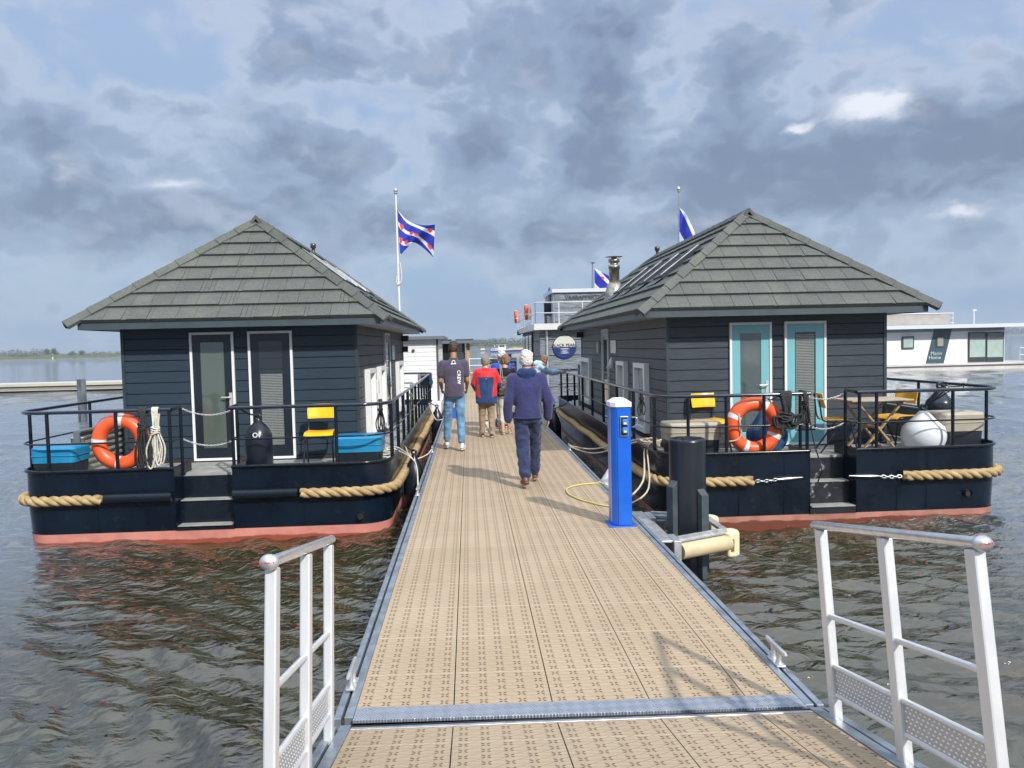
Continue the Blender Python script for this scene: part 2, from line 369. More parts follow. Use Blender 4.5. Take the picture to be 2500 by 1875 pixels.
# ------------------------------------------------------------------ water: one sheet of wind-ruffled lake to the horizon
def axis(lo, hi, step, far, grow=1.035):
    a = list(np.arange(lo, hi + 1e-6, step)); s = step
    while a[-1] < far: s *= grow; a.append(a[-1] + s)
    s = step
    while a[0] > -far: s *= grow; a.insert(0, a[0] - s)
    return np.array(a)
gx = axis(-10.5, 10.5, 0.046, 5500); gy = axis(1.5, 15.0, 0.046, 5500)
X, Y = np.meshgrid(gx, gy); rs = np.random.RandomState(3)
dx = np.gradient(gx)[None, :]; dy = np.gradient(gy)[:, None]; cell = np.maximum(dx, dy)
Z = np.zeros_like(X); wx = X + 0.35 * np.sin(Y * 0.9 + 0.7 * np.sin(X * .5)); wy = Y + 0.35 * np.sin(X * 0.8 + 1.3)
for k in range(76):
    lam = 0.16 * (32.0 ** (rs.rand() ** 1.25)); th = math.radians(66) + rs.randn() * 0.42
    amp = 0.0078 * lam ** 0.78 * (0.6 + 0.8 * rs.rand())
    ph = rs.rand() * 6.28; kk = 2 * PI / lam
    amp *= 2.0 if lam < .5 else (1.2 if lam < 1 else .58)
    q = (wx * math.cos(th) + wy * math.sin(th)) * kk + ph
    fade = np.clip((lam / cell - 2.6) / 2.0, 0, 1)
    s = np.sin(q); Z += amp * fade * (s - 0.30 * np.cos(2 * q))
gust = 0.75 + 0.35 * np.sin(X * 0.33 + 1.0) * np.sin(Y * 0.27 + X * 0.11) ; calm = np.clip(1.0 - 0.45 * np.exp(-((X + 3.3) / 3.2) ** 2 - ((Y - 8) / 2.5) ** 2) - 0.4 * np.exp(-((X - 4.6) / 2.8) ** 2 - ((Y - 7.5) / 2.6) ** 2), .3, 1)
Z = WZ + Z * gust * calm * (1 + 1.1 * np.clip((np.hypot(X, Y) - 14) / 40, 0, 1))
nx, ny = len(gx), len(gy)
co = np.stack([X, Y, Z], -1).reshape(-1, 3).astype(np.float32)
idx = np.arange(nx * ny).reshape(ny, nx); quads = np.stack([idx[:-1, :-1], idx[:-1, 1:], idx[1:, 1:], idx[1:, :-1]], -1).reshape(-1, 4).astype(np.int32)
me = bpy.data.meshes.new('water'); me.vertices.add(len(co)); me.vertices.foreach_set('co', co.ravel())
me.loops.add(quads.size); me.loops.foreach_set('vertex_index', quads.ravel()); me.polygons.add(len(quads))
me.polygons.foreach_set('loop_start', np.arange(0, quads.size, 4, dtype=np.int32)); me.polygons.foreach_set('loop_total', np.full(len(quads), 4, np.int32))
me.polygons.foreach_set('use_smooth', np.ones(len(quads), bool)); me.update(); me.validate()
wm = bpy.data.materials.new('lake_water'); wm.use_nodes = True; nt = NT(wm.node_tree); b = wm.node_tree.nodes['Principled BSDF']
tcn = nt.n('ShaderNodeTexCoord').outputs['Object']
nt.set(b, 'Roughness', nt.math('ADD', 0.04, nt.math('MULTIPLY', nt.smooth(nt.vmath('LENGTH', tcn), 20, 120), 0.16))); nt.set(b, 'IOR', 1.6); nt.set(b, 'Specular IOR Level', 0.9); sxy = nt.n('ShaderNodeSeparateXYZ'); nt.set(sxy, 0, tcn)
open_ = nt.math('MAXIMUM', nt.smooth(nt.math('ABSOLUTE', nt.math('SUBTRACT', sxy.outputs[0], 0.6)), 3.6, 7.5), nt.smooth(nt.vmath('LENGTH', tcn), 14, 40))   # water away from the boats: paler colour and extra coat imitate silvery sky reflection
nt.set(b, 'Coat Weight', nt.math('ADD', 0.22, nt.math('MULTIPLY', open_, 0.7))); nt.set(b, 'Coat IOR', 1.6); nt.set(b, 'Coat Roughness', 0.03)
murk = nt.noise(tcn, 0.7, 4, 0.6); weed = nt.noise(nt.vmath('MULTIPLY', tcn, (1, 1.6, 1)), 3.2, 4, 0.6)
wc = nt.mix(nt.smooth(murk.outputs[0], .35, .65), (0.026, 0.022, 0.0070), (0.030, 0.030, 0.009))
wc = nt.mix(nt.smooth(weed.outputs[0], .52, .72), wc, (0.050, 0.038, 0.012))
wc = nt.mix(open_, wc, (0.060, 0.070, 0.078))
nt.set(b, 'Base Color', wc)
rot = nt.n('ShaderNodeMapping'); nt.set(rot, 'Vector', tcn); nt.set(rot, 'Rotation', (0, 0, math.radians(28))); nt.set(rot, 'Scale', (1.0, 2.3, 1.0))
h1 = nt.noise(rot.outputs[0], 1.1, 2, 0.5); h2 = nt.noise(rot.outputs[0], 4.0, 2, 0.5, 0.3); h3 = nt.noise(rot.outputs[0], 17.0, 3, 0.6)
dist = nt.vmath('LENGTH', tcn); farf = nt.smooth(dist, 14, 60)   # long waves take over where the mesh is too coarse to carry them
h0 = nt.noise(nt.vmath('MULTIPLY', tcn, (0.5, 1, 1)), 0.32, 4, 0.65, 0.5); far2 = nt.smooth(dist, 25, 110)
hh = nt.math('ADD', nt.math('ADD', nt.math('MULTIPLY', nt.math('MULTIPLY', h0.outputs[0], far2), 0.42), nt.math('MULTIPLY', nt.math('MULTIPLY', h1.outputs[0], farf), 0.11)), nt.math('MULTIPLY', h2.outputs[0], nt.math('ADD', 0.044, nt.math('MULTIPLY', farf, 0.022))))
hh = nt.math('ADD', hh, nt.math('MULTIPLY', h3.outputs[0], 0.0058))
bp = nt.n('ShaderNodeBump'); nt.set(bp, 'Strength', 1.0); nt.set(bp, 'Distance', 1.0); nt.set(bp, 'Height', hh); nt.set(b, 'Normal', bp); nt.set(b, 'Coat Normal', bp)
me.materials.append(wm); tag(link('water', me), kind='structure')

# ------------------------------------------------------------------ far shore: land strips, reeds and woods
def foliage_mat(name, c1, c2):
    m = bpy.data.materials.new(name); m.use_nodes = True; nt = NT(m.node_tree); b = m.node_tree.nodes['Principled BSDF']
    g = nt.n('ShaderNodeNewGeometry'); tcn = nt.n('ShaderNodeTexCoord').outputs['Object']
    nz = nt.noise(tcn, 0.18, 4, 0.7)
    f = nt.math('MULTIPLY', nt.math('ADD', g.outputs['Random Per Island'], nt.smooth(nz.outputs[0], .35, .65)), 0.5)
    nt.set(b, 'Base Color', nt.mix(f, c1, c2)); nt.set(b, 'Roughness', 0.8); return m
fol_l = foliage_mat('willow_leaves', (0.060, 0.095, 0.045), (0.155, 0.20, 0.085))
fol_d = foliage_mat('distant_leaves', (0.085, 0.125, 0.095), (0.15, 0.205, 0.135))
fol_f = foliage_mat('far_leaves', (0.075, 0.105, 0.11), (0.115, 0.150, 0.150))  # blue-grey of distant haze put into the leaf colour
reed = foliage_mat('reeds', (0.10, 0.115, 0.07), (0.17, 0.18, 0.10))
bark = M('bark', (0.09, 0.07, 0.05), 0.9)
def leafcloud(mb, c, rx, ry, rz, n, sz, rnd, m=0):
    for _ in range(n):
        u = Vector((rnd.gauss(0, 1), rnd.gauss(0, 1), rnd.gauss(0, 1))).normalized() * (rnd.random() ** 0.45)
        p = Vector((c[0] + u.x * rx, c[1] + u.y * ry, c[2] + u.z * rz)); s = sz * rnd.uniform(.6, 1.4)
        a = Vector((rnd.gauss(0, 1), rnd.gauss(0, 1), rnd.gauss(0, .6))).normalized(); b2 = a.cross(Vector((rnd.gauss(0, 1), rnd.gauss(0, 1), rnd.gauss(0, 1)))).normalized()
        mb.add([p - a * s, p - b2 * s * .8, p + a * s, p + b2 * s * .7], [(0, 1, 2, 3)], m)
def wood_strip(name, px0, px1, D, hmin, hmax, mat, label, n, seed, horizon_px, prof=None):
    rnd = random.Random(seed); mb = MB()
    for i in range(n):
        f = (i + rnd.random()) / n; px = px0 + (px1 - px0) * f; d = D * rnd.uniform(1.0, 1.12); x = (px - 1144) * d / FOC
        k = prof(f) if prof else 1.0; h = rnd.uniform(hmin, hmax) * k
        leafcloud(mb, (x, d, WZ + 1 + h * .52), h * .55, h * .5, h * .50, 90, h * .085, rnd)
        leafcloud(mb, (x + rnd.uniform(-.3, .3) * h, d, WZ + 1 + h * .25), h * .6, h * .4, h * .28, 40, h * .09, rnd)
    return solo(name, mb, mat, label, 'wood', kind='stuff')
def land(name, px0, px1, D, depth, z=0.3):
    mb = MB(); n = 40; vs = []
    for i in range(n + 1):
        px = px0 + (px1 - px0) * i / n; d = D * (1 + .012 * math.sin(i * 1.7)); x = (px - 1144) / FOC
        vs += [(x * d, d, WZ - .5), (x * d, d + 1, WZ + z), (x * (d + depth), d + depth, WZ + z + 1), (x * (d + depth), d + depth, WZ - .5)]
    fs = [(i * 4 + j, i * 4 + 4 + j, i * 4 + 5 + j, i * 4 + 1 + j) for i in range(n) for j in range(3)]
    mb.add(vs, fs); return tag(link(name, mb.finish(name, M('shore_earth', (0.10, 0.105, 0.065), .9, var=.4, vs=.05))), kind='structure')
land('shore', -150, 420, 800, 500); land('shore', 960, 1420, 950, 400); land('shore', 2150, 2900, 2000, 500)
def reeds(name, px0, px1, D, h, n, seed, label):
    rnd = random.Random(seed); mb = MB()
    for i in range(n):
        px = rnd.uniform(px0, px1); d = D * rnd.uniform(1.0, 1.02); x = (px - 1144) * d / FOC; hh = h * rnd.uniform(.5, 1.15) * (1 + .3 * math.sin(px * .05)); w = rnd.uniform(1.2, 2.6)
        a = rnd.uniform(-.4, .4)
        mb.add([(x - w, d, WZ), (x + w, d + a, WZ), (x + w * .8 + a, d, WZ + hh * .9), (x - w * .6, d, WZ + hh)], [(0, 1, 2, 3)])
    return solo(name, mb, reed, label, 'reeds', kind='stuff')
reeds('reed_bed', -120, 400, 790, 3.0, 900, 1, 'pale reed bed along the far left shore')
reeds('reed_bed', 1000, 1400, 945, 2.2, 400, 2, 'reed bed below the wood on the central far shore')
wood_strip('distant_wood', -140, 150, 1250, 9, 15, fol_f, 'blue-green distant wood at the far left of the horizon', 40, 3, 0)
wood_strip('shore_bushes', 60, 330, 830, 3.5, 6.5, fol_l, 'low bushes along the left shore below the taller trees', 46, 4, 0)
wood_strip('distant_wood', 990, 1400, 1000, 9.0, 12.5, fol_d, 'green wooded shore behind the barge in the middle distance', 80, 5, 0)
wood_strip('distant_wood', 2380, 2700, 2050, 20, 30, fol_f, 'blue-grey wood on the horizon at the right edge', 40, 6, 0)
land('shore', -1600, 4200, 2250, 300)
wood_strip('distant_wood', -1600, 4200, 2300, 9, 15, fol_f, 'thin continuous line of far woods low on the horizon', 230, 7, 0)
def far_tree(px, D, h, w, seed, label):
    rnd = random.Random(seed); x = (px - 1144) * D / FOC
    e = thing('tree', (x, D, WZ + .4), label, 'tree', 'tall trees on the left shore')
    mb = MB(); mb.tube([(0, 0, 0), (.1, 0, h * .25), (-.1, 0, h * .55)], [h * .03, h * .022, h * .012], 6); link('trunk', mb.finish('trunk', bark), e)
    mb = MB()
    for k in range(9):
        a = rnd.random() * 6.28; r = rnd.uniform(.0, .32) * w
        leafcloud(mb, (math.cos(a) * r, math.sin(a) * r, h * rnd.uniform(.38, .78)), w * .26, w * .26, h * .2, 110, h * .03, rnd)
    link('crown', mb.finish('crown', fol_l), e)
for a in ((150, 820, 10.5, 9, 11, 'leftmost round tree of the pair on the left shore'), (166, 815, 11.5, 9, 12, 'tallest rounded tree on the left far shore'),
          (208, 825, 9, 8, 13, 'spreading tree just right of the tallest shore tree'), (229, 825, 8.5, 8, 14, 'rightmost of the taller trees on the left shore'),
          (126, 830, 6.5, 9, 15, 'low wide tree left of the tall shore trees')): far_tree(*a)

# ------------------------------------------------------------------ floating jetty
deck_m = bpy.data.materials.new('perforated_decking'); deck_m.use_nodes = True; nt = NT(deck_m.node_tree); b = deck_m.node_tree.nodes['Principled BSDF']
uv = nt.n('ShaderNodeUVMap').outputs[0]; sp2 = nt.n('ShaderNodeSeparateXYZ'); nt.set(sp2, 0, uv)
U, V = sp2.outputs[0], sp2.outputs[1]                  # metres across / along one strip of panels
TL = 0.545
cxs, cys = 0.498 / 5, TL / 7
fu = nt.math('SUBTRACT', nt.math('FRACT', nt.math('DIVIDE', U, cxs)), 0.5); fv = nt.math('SUBTRACT', nt.math('FRACT', nt.math('DIVIDE', V, cys)), 0.5)
lu = nt.math('MULTIPLY', fu, cxs); lv = nt.math('MULTIPLY', fv, cys)
au, av = nt.math('ABSOLUTE', lu), nt.math('ABSOLUTE', lv)
d1 = nt.math('MULTIPLY', nt.math('ADD', au, av), 0.7071); d2 = nt.math('ABSOLUTE', nt.math('MULTIPLY', nt.math('SUBTRACT', au, av), 0.7071))
petal = nt.math('MULTIPLY', nt.math('MULTIPLY', nt.smooth(d1, 0.008, 0.010), nt.smooth(d1, 0.0270, 0.0250)), nt.smooth(d2, 0.0052, 0.0036))
# raised non-slip pattern between the hole clusters: short bars at changing angles
bu = nt.math('FRACT', nt.math('ADD', nt.math('DIVIDE', U, cxs), 0.5)); bv = nt.math('FRACT', nt.math('DIVIDE', V, cys / 2))
skew = nt.math('ABSOLUTE', nt.math('SUBTRACT', nt.math('FRACT', nt.math('ADD', nt.math('DIVIDE', V, cys), nt.math('MULTIPLY', bu, 0.8))), 0.5))
bars = nt.math('MULTIPLY', nt.smooth(skew, 0.02, 0.10), nt.smooth(nt.math('ABSOLUTE', nt.math('SUBTRACT', bu, 0.5)), 0.34, 0.26))
bars2 = nt.smooth(nt.math('ABSOLUTE', nt.math('SUBTRACT', bv, 0.5)), 0.05, 0.14)
ty = nt.math('ABSOLUTE', nt.math('SUBTRACT', nt.math('FRACT', nt.math('ADD', nt.math('DIVIDE', V, TL), 0.5)), 0.5))
joint = nt.smooth(ty, 0.006, 0.0035)
tco = nt.n('ShaderNodeTexCoord').outputs['Object']
n1 = nt.noise(tco, 1.3, 4, 0.6); n2 = nt.noise(tco, 55, 3, 0.6); n3 = nt.noise(nt.vmath('MULTIPLY', tco, (1, .25, 1)), 4.0, 5, .65)
base = nt.mix(nt.smooth(n1.outputs[0], .3, .7), (0.378, 0.292, 0.196), (0.438, 0.346, 0.242))
base = nt.mix(nt.math('MULTIPLY', nt.smooth(n2.outputs[0], .4, .75), .35), base, (0.38, 0.28, 0.19))
base = nt.mix(nt.math('MULTIPLY', nt.smooth(n3.outputs[0], .52, .80), .28), base, (0.34, 0.27, 0.20))
base = nt.mix(nt.math('MULTIPLY', nt.math('SUBTRACT', 1.0, nt.math('MULTIPLY', bars, bars2)), 0.27), base, (0.35, 0.25, 0.155))
base = nt.mix(nt.math('MULTIPLY', joint, .75), base, (0.66, 0.54, 0.42))
# each moulded panel has its own slight shade
vor = nt.n('ShaderNodeTexWhiteNoise', noise_dimensions='2D'); cc2 = nt.n('ShaderNodeCombineXYZ'); nt.set(cc2, 0, nt.math('FLOOR', nt.math('DIVIDE', U, 0.498))); nt.set(cc2, 1, nt.math('FLOOR', nt.math('DIVIDE', V, TL))); nt.set(vor, 'Vector', cc2)
base = nt.mix(nt.math('MULTIPLY', vor.outputs[0], 0.22), base, (0.36, 0.28, 0.19))
st1 = nt.noise(tco, 2.3, 6, .7, .4); st2 = nt.noise(tco, 7.5, 4, .6)      # stains, scuffs and a few droppings
base = nt.mix(nt.math('MULTIPLY', nt.smooth(st1.outputs[0], .60, .70), .30), base, (0.24, 0.19, 0.13))
vd = nt.n('ShaderNodeTexVoronoi'); nt.set(vd, 'Vector', tco); nt.set(vd, 'Scale', 2.6)
base = nt.mix(nt.math('MULTIPLY', nt.smooth(vd.outputs['Distance'], .030, .018), nt.smooth(st2.outputs[0], .55, .6)), base, (0.70, 0.68, 0.62))
base = nt.mix(nt.math('MULTIPLY', petal, 0.76), base, (0.05, 0.035, 0.022))
nt.set(b, 'Base Color', base); nt.set(b, 'Roughness', 0.72); nt.set(b, 'Specular IOR Level', 0.3)
hgt = nt.math('ADD', nt.math('MULTIPLY', nt.math('MULTIPLY', bars, bars2), 0.0030), nt.math('MULTIPLY', petal, -0.008))
bp = nt.n('ShaderNodeBump'); nt.set(bp, 'Strength', 0.8); nt.set(bp, 'Distance', 1.0); nt.set(bp, 'Height', hgt); nt.set(b, 'Normal', bp)

tread_m = bpy.data.materials.new('checker_plate'); tread_m.use_nodes = True; nt = NT(tread_m.node_tree); b = tread_m.node_tree.nodes['Principled BSDF']
tco = nt.n('ShaderNodeTexCoord').outputs['Object']; s3 = nt.n('ShaderNodeSeparateXYZ'); nt.set(s3, 0, tco)
p = 0.062; A = nt.math('DIVIDE', nt.math('ADD', s3.outputs[0], s3.outputs[1]), p); B = nt.math('DIVIDE', nt.math('SUBTRACT', s3.outputs[0], s3.outputs[1]), p)
chk = nt.math('MODULO', nt.math('ADD', nt.math('FLOOR', A), nt.math('FLOOR', B)), 2.0); chk = nt.math('ABSOLUTE', chk)
ra = nt.math('SINE', nt.math('MULTIPLY', A, 2 * PI * 4)); rb = nt.math('SINE', nt.math('MULTIPLY', B, 2 * PI * 4))
hh = nt.math('ADD', nt.math('MULTIPLY', chk, ra), nt.math('MULTIPLY', nt.math('SUBTRACT', 1.0, chk), rb))
bp = nt.n('ShaderNodeBump'); nt.set(bp, 'Distance', 0.0016); nt.set(bp, 'Height', hh); nt.set(b, 'Normal', bp)
pc_ = nt.mix(nt.noise(tco, 9, 4).outputs[0], (0.20, 0.23, 0.29, 1), (0.34, 0.38, 0.45, 1))
nt.set(b, 'Base Color', nt.mix(nt.math('MULTIPLY', nt.smooth(hh, .1, .9), nt.math('ADD', .35, nt.math('MULTIPLY', chk, .45))), pc_, (0.66, 0.70, 0.76))); nt.set(b, 'Metallic', 0.45); nt.set(b, 'Roughness', 0.36)  # raised strokes lightened in the colour as painted highlights

SKEW = -0.038
PXL, PXR, PY0, PY1 = -0.614, 1.622, 3.815, 38.6        # tan decking from edge to edge
SEAMS = [PXL, -0.121, 0.380, 0.876, 1.368, PXR]
def deck_strips(name, y0, y1, off, parent, xf=None):
    me = bpy.data.meshes.new(name); vs, fs, uvs = [], [], []
    for a, c in zip(SEAMS[:-1], SEAMS[1:]):
        a2, c2 = a + (0 if a == PXL else .003), c - (0 if c == PXR else .003)
        if a == PXR: continue
        n = max(1, int((y1 - y0) / 2.0)); o = len(vs)
        for i in range(n + 1):
            y = y0 + (y1 - y0) * i / n
            for (x, z) in ((a2, -0.02), (a2, 0.0), (c2, 0.0), (c2, -0.02)): vs.append((x, y + SKEW * (x - .5), z)); uvs.append((x - a2 if a != PXL else x - (c - .498), y - off))
        for i in range(n):
            for j in range(3): fs.append((o + i * 4 + j, o + i * 4 + 4 + j, o + i * 4 + 5 + j, o + i * 4 + 1 + j))
        for e in (0, n): fs.append((o + e * 4, o + e * 4 + 1, o + e * 4 + 2, o + e * 4 + 3))
    me.from_pydata(vs, [], fs); l = me.uv_layers.new(name='UVMap')
    for lp in me.loops: l.data[lp.index].uv = uvs[lp.vertex_index]
    me.materials.append(deck_m); me.update()
    bm = bmesh.new(); bm.from_mesh(me); bmesh.ops.recalc_face_normals(bm, faces=bm.faces); bm.to_mesh(me); bm.free()
    if xf: me.transform(xf)
    return link(name, me, parent)
J = World('floating_jetty', (0, 0, 0), 'long tan perforated jetty with aluminium edges running between the houseboats', 'jetty')
deck_strips('decking', PY0, PY1, 4.207, J.root)
def edge_profile(y0, y1, side):
    """aluminium side beam: inner flange, dark rubber slot, rounded outer nosing, cream fender strip below"""
    sx = -1 if side == 'L' else 1; xe = PXL if side == 'L' else PXR; m = MB()
    def sec(a, c, z0, z1, mi): m.box(xe + sx * a, xe + sx * c, y0, y1, z0, z1, mi)
    sec(0.002, 0.046, -0.30, 0.006, 0); sec(0.046, 0.062, -0.30, -0.016, 1); sec(0.062, 0.098, -0.30, 0.002, 0)
    return m
for sd in 'LR':
    J.part('edge_profile', edge_profile(PY0 - (.06 if sd == 'L' else .16), PY1, sd), [alud, M('slot_rubber', (0.03, 0.035, 0.02), .7) if sd == 'L' else blackm], bev=0.004)
m = MB(); m.box(PXL - .098, PXR + .098, PY0 + .1, PY1, -0.66, -0.31); J.part('floats', m, M('concrete_float', (0.16, 0.15, 0.14), .8, var=.5, vs=4))
m = MB(); m.box(PXL - .11, PXL - .099, PY0, PY1, -0.10, -0.03); J.part('fender_strip', m, M('cream_strip', (0.55, 0.47, 0.30), .6))
m = MB(); m.box(PXL - .0, PXR, PY0 - .135, PY0 - .004, -.012, 0.007); m.v = [(x, y + SKEW * (x - .5), z) for x, y, z in m.v]; J.part('hinge_plate', m, tread_m, bev=.003)
def end_rail():
    m = MB()
    for z in (1.2, .87, .5): m.tube([(0.0, PY1 - .1, z), (1.62, PY1 - .1, z)], .022, 8)
    for x in (0.02, .82, 1.6): m.tube([(x, PY1 - .1, 0), (x, PY1 - .1, 1.2)], .022, 8)
    return m
J.part('end_rail', end_rail(), white)
m = MB(); m.box(-4.5, 2.4, PY1 + .01, 41.5, -.5, -.002); J.part('end_platform', m, M('platform_deck', (0.47, 0.40, 0.31), .7, var=.3, vs=3))
# cleats: two legs with a T bar
def cleat(px, py, side, i):
    p = atZ(px, py); x = (PXL - .06) if side == 'L' else (PXR + .06)
    lab = {0: 'nearest cleat on the left jetty edge by the hinge plate', 1: 'nearest cleat on the right jetty edge', 2: 'cleat on the right jetty edge beyond the blue pedestal, with mooring lines',
           3: 'cleat on the left jetty edge beside the nearest black fender', 4: 'second cleat on the left jetty edge, small and far'}[i]
    e = thing('mooring_cleat', (x, p.y, 0.006), lab, 'cleat', 'mooring cleats along the jetty edges')
    m = MB()
    m.box(-.026, .026, -.075, .075, 0, .012)
    for y in (-.04, .04): m.lathe([(.022, .01), (.014, .03), (.013, .075), (.017, .09)], (0, y, 0), 10)
    link('base', m.finish('base', alu), e, bev=.003)
    m = MB(); m.tube([(0, -.135, .098), (0, -.11, .093), (0, 0, .09), (0, .11, .093), (0, .135, .098)], [.008, .014, .016, .014, .008], 10); link('horn', m.finish('horn', alu), e)
cleat(880, 1675, 'L', 0); cleat(1888, 1620, 'R', 1); cleat(1398, 1100, 'R', 2); cleat(1017, 1210, 'L', 3); cleat(1051, 1105, 'L', 4)

# gangway in the foreground, sloping up towards the viewer
TH = math.atan(345 / 1880.0); G0 = Vector((0, 3.655, -.004)); Gv = Vector((0, -math.cos(TH), math.sin(TH))); Gn = Vector((0, math.sin(TH), math.cos(TH)))
GM = Matrix(((1, 0, 0), (0, Gv.y, Gn.y), (0, Gv.z, Gn.z)))      # local (x, s, h) -> world
GSH = Matrix(((1, 0, 0, 0), (-SKEW, 1, 0, SKEW * .5), (0, 0, 1, 0), (0, 0, 0, 1)))      # the joint runs slightly askew
GX = Matrix.Translation(G0) @ GM.to_4x4() @ GSH
G = World('gangway', G0, 'near gangway ramp with tan panels and aluminium edges sloping down to the jetty', 'gangway')
gm = Matrix.Translation(-G0) @ GX
SKEW = 0.0
def gpart(name, mb, mats, bev=0.0, parent=None):
    mb.v = [tuple(gm @ Vector(p)) for p in mb.v]
    me = mb.finish(name, mats)
    bm = bmesh.new(); bm.from_mesh(me); bmesh.ops.recalc_face_normals(bm, faces=bm.faces); bm.to_mesh(me); bm.free()
    return link(name, me, parent or G.root, bev=bev)
deck_strips('decking', 0.06, 4.6, 0.30, G.root, gm)
m = MB(); m.box(PXL, PXR, 0.0, 0.056, -.06, .003); gpart('threshold', m, alu, .002)
m = MB(); m.box(PXL, PXR, 0.012, 0.026, .0028, .0065); gpart('rubber_strip', m, blackm)
for sx, xe in ((-1, PXL), (1, PXR)):
    m = MB()
    for a, c, z0, z1, mi in ((.002, .056, -.16, .008, 0), (.056, .072, -.16, -.014, 1), (.072, .112, -.16, .004, 0)): m.box(xe + sx * a, xe + sx * c, .0, 4.6, z0, z1, mi)
    gpart('edge_profile', m, [alud, M('slot_rubber', (0.05, 0.05, 0.02), .7) if sx < 0 else blackm], .004)
def handrail(x, ss, sa, hgt, lab, sx):
    e = World('handrail', G0, lab, 'handrail', 'aluminium handrails at the foot of the gangway')
    def gp(name, mb, mats, bev=0.0, parent=None):
        mb.v = [tuple(gm @ Vector(p)) for p in mb.v]; me = mb.finish(name, mats)
        bm = bmesh.new(); bm.from_mesh(me); bmesh.ops.recalc_face_normals(bm, faces=bm.faces); bm.to_mesh(me); bm.free()
        return link(name, me, parent or e.root, bev=bev)
    s0 = ss[-1] - 1.0
    for s in ss: m = MB(); m.box(x - .021, x + .021, s - .029, s + .029, -.12, hgt - .022); gp('post', m, aluw, .007)
    m = MB(); m.tube([(x, sa, hgt), (x, sa + .015, hgt), (x, s0 + 1.03, hgt)], [.015, .0205, .0205], 18); tr = gp('top_rail', m, M('rail_aluminium', (0.72, 0.73, 0.74), .25, metal=.7, var=.2, vs=20))
    m = MB(); m.lathe([(.0, -.026), (.014, -.023), (.024, -.012), (.028, .0), (.024, .012), (.014, .023), (0, .026)], (x, s0 + 1.045, hgt), 18, mat3=Matrix(((1, 0, 0), (0, 0, 1), (0, -1, 0))), sc=(1.25, 1.0)); cap = gp('end_cap', m, alu)
    vs, fs = text_mesh('PORALU', 0.011, .0004, True)
    m = MB(); m.add([(x - p.x * 1.05, s0 + 1.0725 + p.z - abs(p.x) * .28, hgt + p.y) for p in vs], fs); gp('lettering', m, M('red_print', (0.55, 0.04, 0.04), .5), parent=cap)
    for a, c in zip(ss, ss[1:]):
        m = MB(); m.tube([(x, a + .02, hgt * .53), (x, c - .02, hgt * .53)], .0135, 12); gp('mid_rail', m, aluw)
        m = MB(); m.tube([(x, a + .02, .245), (x, c - .02, .245)], .013, 10); m.tube([(x, a + .02, .115), (x, c - .02, .115)], .013, 10)
        pn = M('perforated_panel', (0.5, 0.51, 0.53), .35, metal=.6)
        m.box(x - .003, x + .003, a + .028, c - .028, .12, .24, 1)
        for i in range(19):                                   # embossed diamonds in the toe panel
            for j in range(6):
                cs, ch = a + .045 + i * .0295 + (.0147 if j % 2 else 0), .135 + j * .018
                if cs > c - .045: continue
                for q in (-1, 1): m.add([(x + q * .0034, cs - .010, ch), (x + q * .0034, cs, ch - .006), (x + q * .0034, cs + .010, ch), (x + q * .0034, cs, ch + .006), (x + q * .0075, cs, ch)], [(0, 1, 4), (1, 2, 4), (2, 3, 4), (3, 0, 4)], 2)
        gp('toe_panel', m, [aluw, pn, M('emboss', (0.75, 0.76, 0.78), .3, metal=.5)])
handrail(-.69, (.19, .69, 1.23), .10, .905, 'left aluminium handrail with round silver end cap', -1)
handrail(1.675, (.18, .76, 1.33), .10, .895, 'right aluminium handrail with perforated toe panels', 1)
# ------------------------------------------------------------------ the two houseboats
def clad(name, c1, c2, grain, joint_dark=0.4):
    m = bpy.data.materials.new(name); m.use_nodes = True; nt = NT(m.node_tree); b = m.node_tree.nodes['Principled BSDF']
    tcn = nt.n('ShaderNodeTexCoord').outputs['Object']; g = nt.n('ShaderNodeNewGeometry')
    st = nt.noise(nt.vmath('MULTIPLY', tcn, (3.0, 1.0, 55)), 1.4, 5, 0.65); big = nt.noise(tcn, 1.1, 4, .6)
    f = nt.math('ADD', nt.math('MULTIPLY', nt.smooth(st.outputs[0], .32, .70), grain), nt.math('MULTIPLY', nt.smooth(big.outputs[0], .3, .7), .35), clamp=True)
    c = nt.mix(f, c1, c2); c = nt.mix(nt.math('MULTIPLY', g.outputs['Random Per Island'], .3), c, tuple(x * .55 for x in c2))
    nt.set(b, 'Base Color', c); nt.set(b, 'Roughness', 0.55); nt.set(b, 'Specular IOR Level', .35)
    bp = nt.n('ShaderNodeBump'); nt.set(bp, 'Distance', 0.0016); nt.set(bp, 'Height', st.outputs[0]); nt.set(b, 'Normal', bp); return m
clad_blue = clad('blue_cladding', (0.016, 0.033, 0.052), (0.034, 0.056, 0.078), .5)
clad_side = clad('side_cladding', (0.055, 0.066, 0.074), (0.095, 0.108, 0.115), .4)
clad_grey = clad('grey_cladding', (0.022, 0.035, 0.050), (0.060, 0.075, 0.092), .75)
clad_side_r = clad('right_side_cladding', (0.075, 0.092, 0.10), (0.12, 0.14, 0.15), .45)  # side and back boards of the right houseboat, paler than its front
trim_m = M('dark_trim', (0.025, 0.04, 0.05), .45, var=.3, vs=5)
soffit_m = M('soffit', (0.42, 0.42, 0.40), .6)
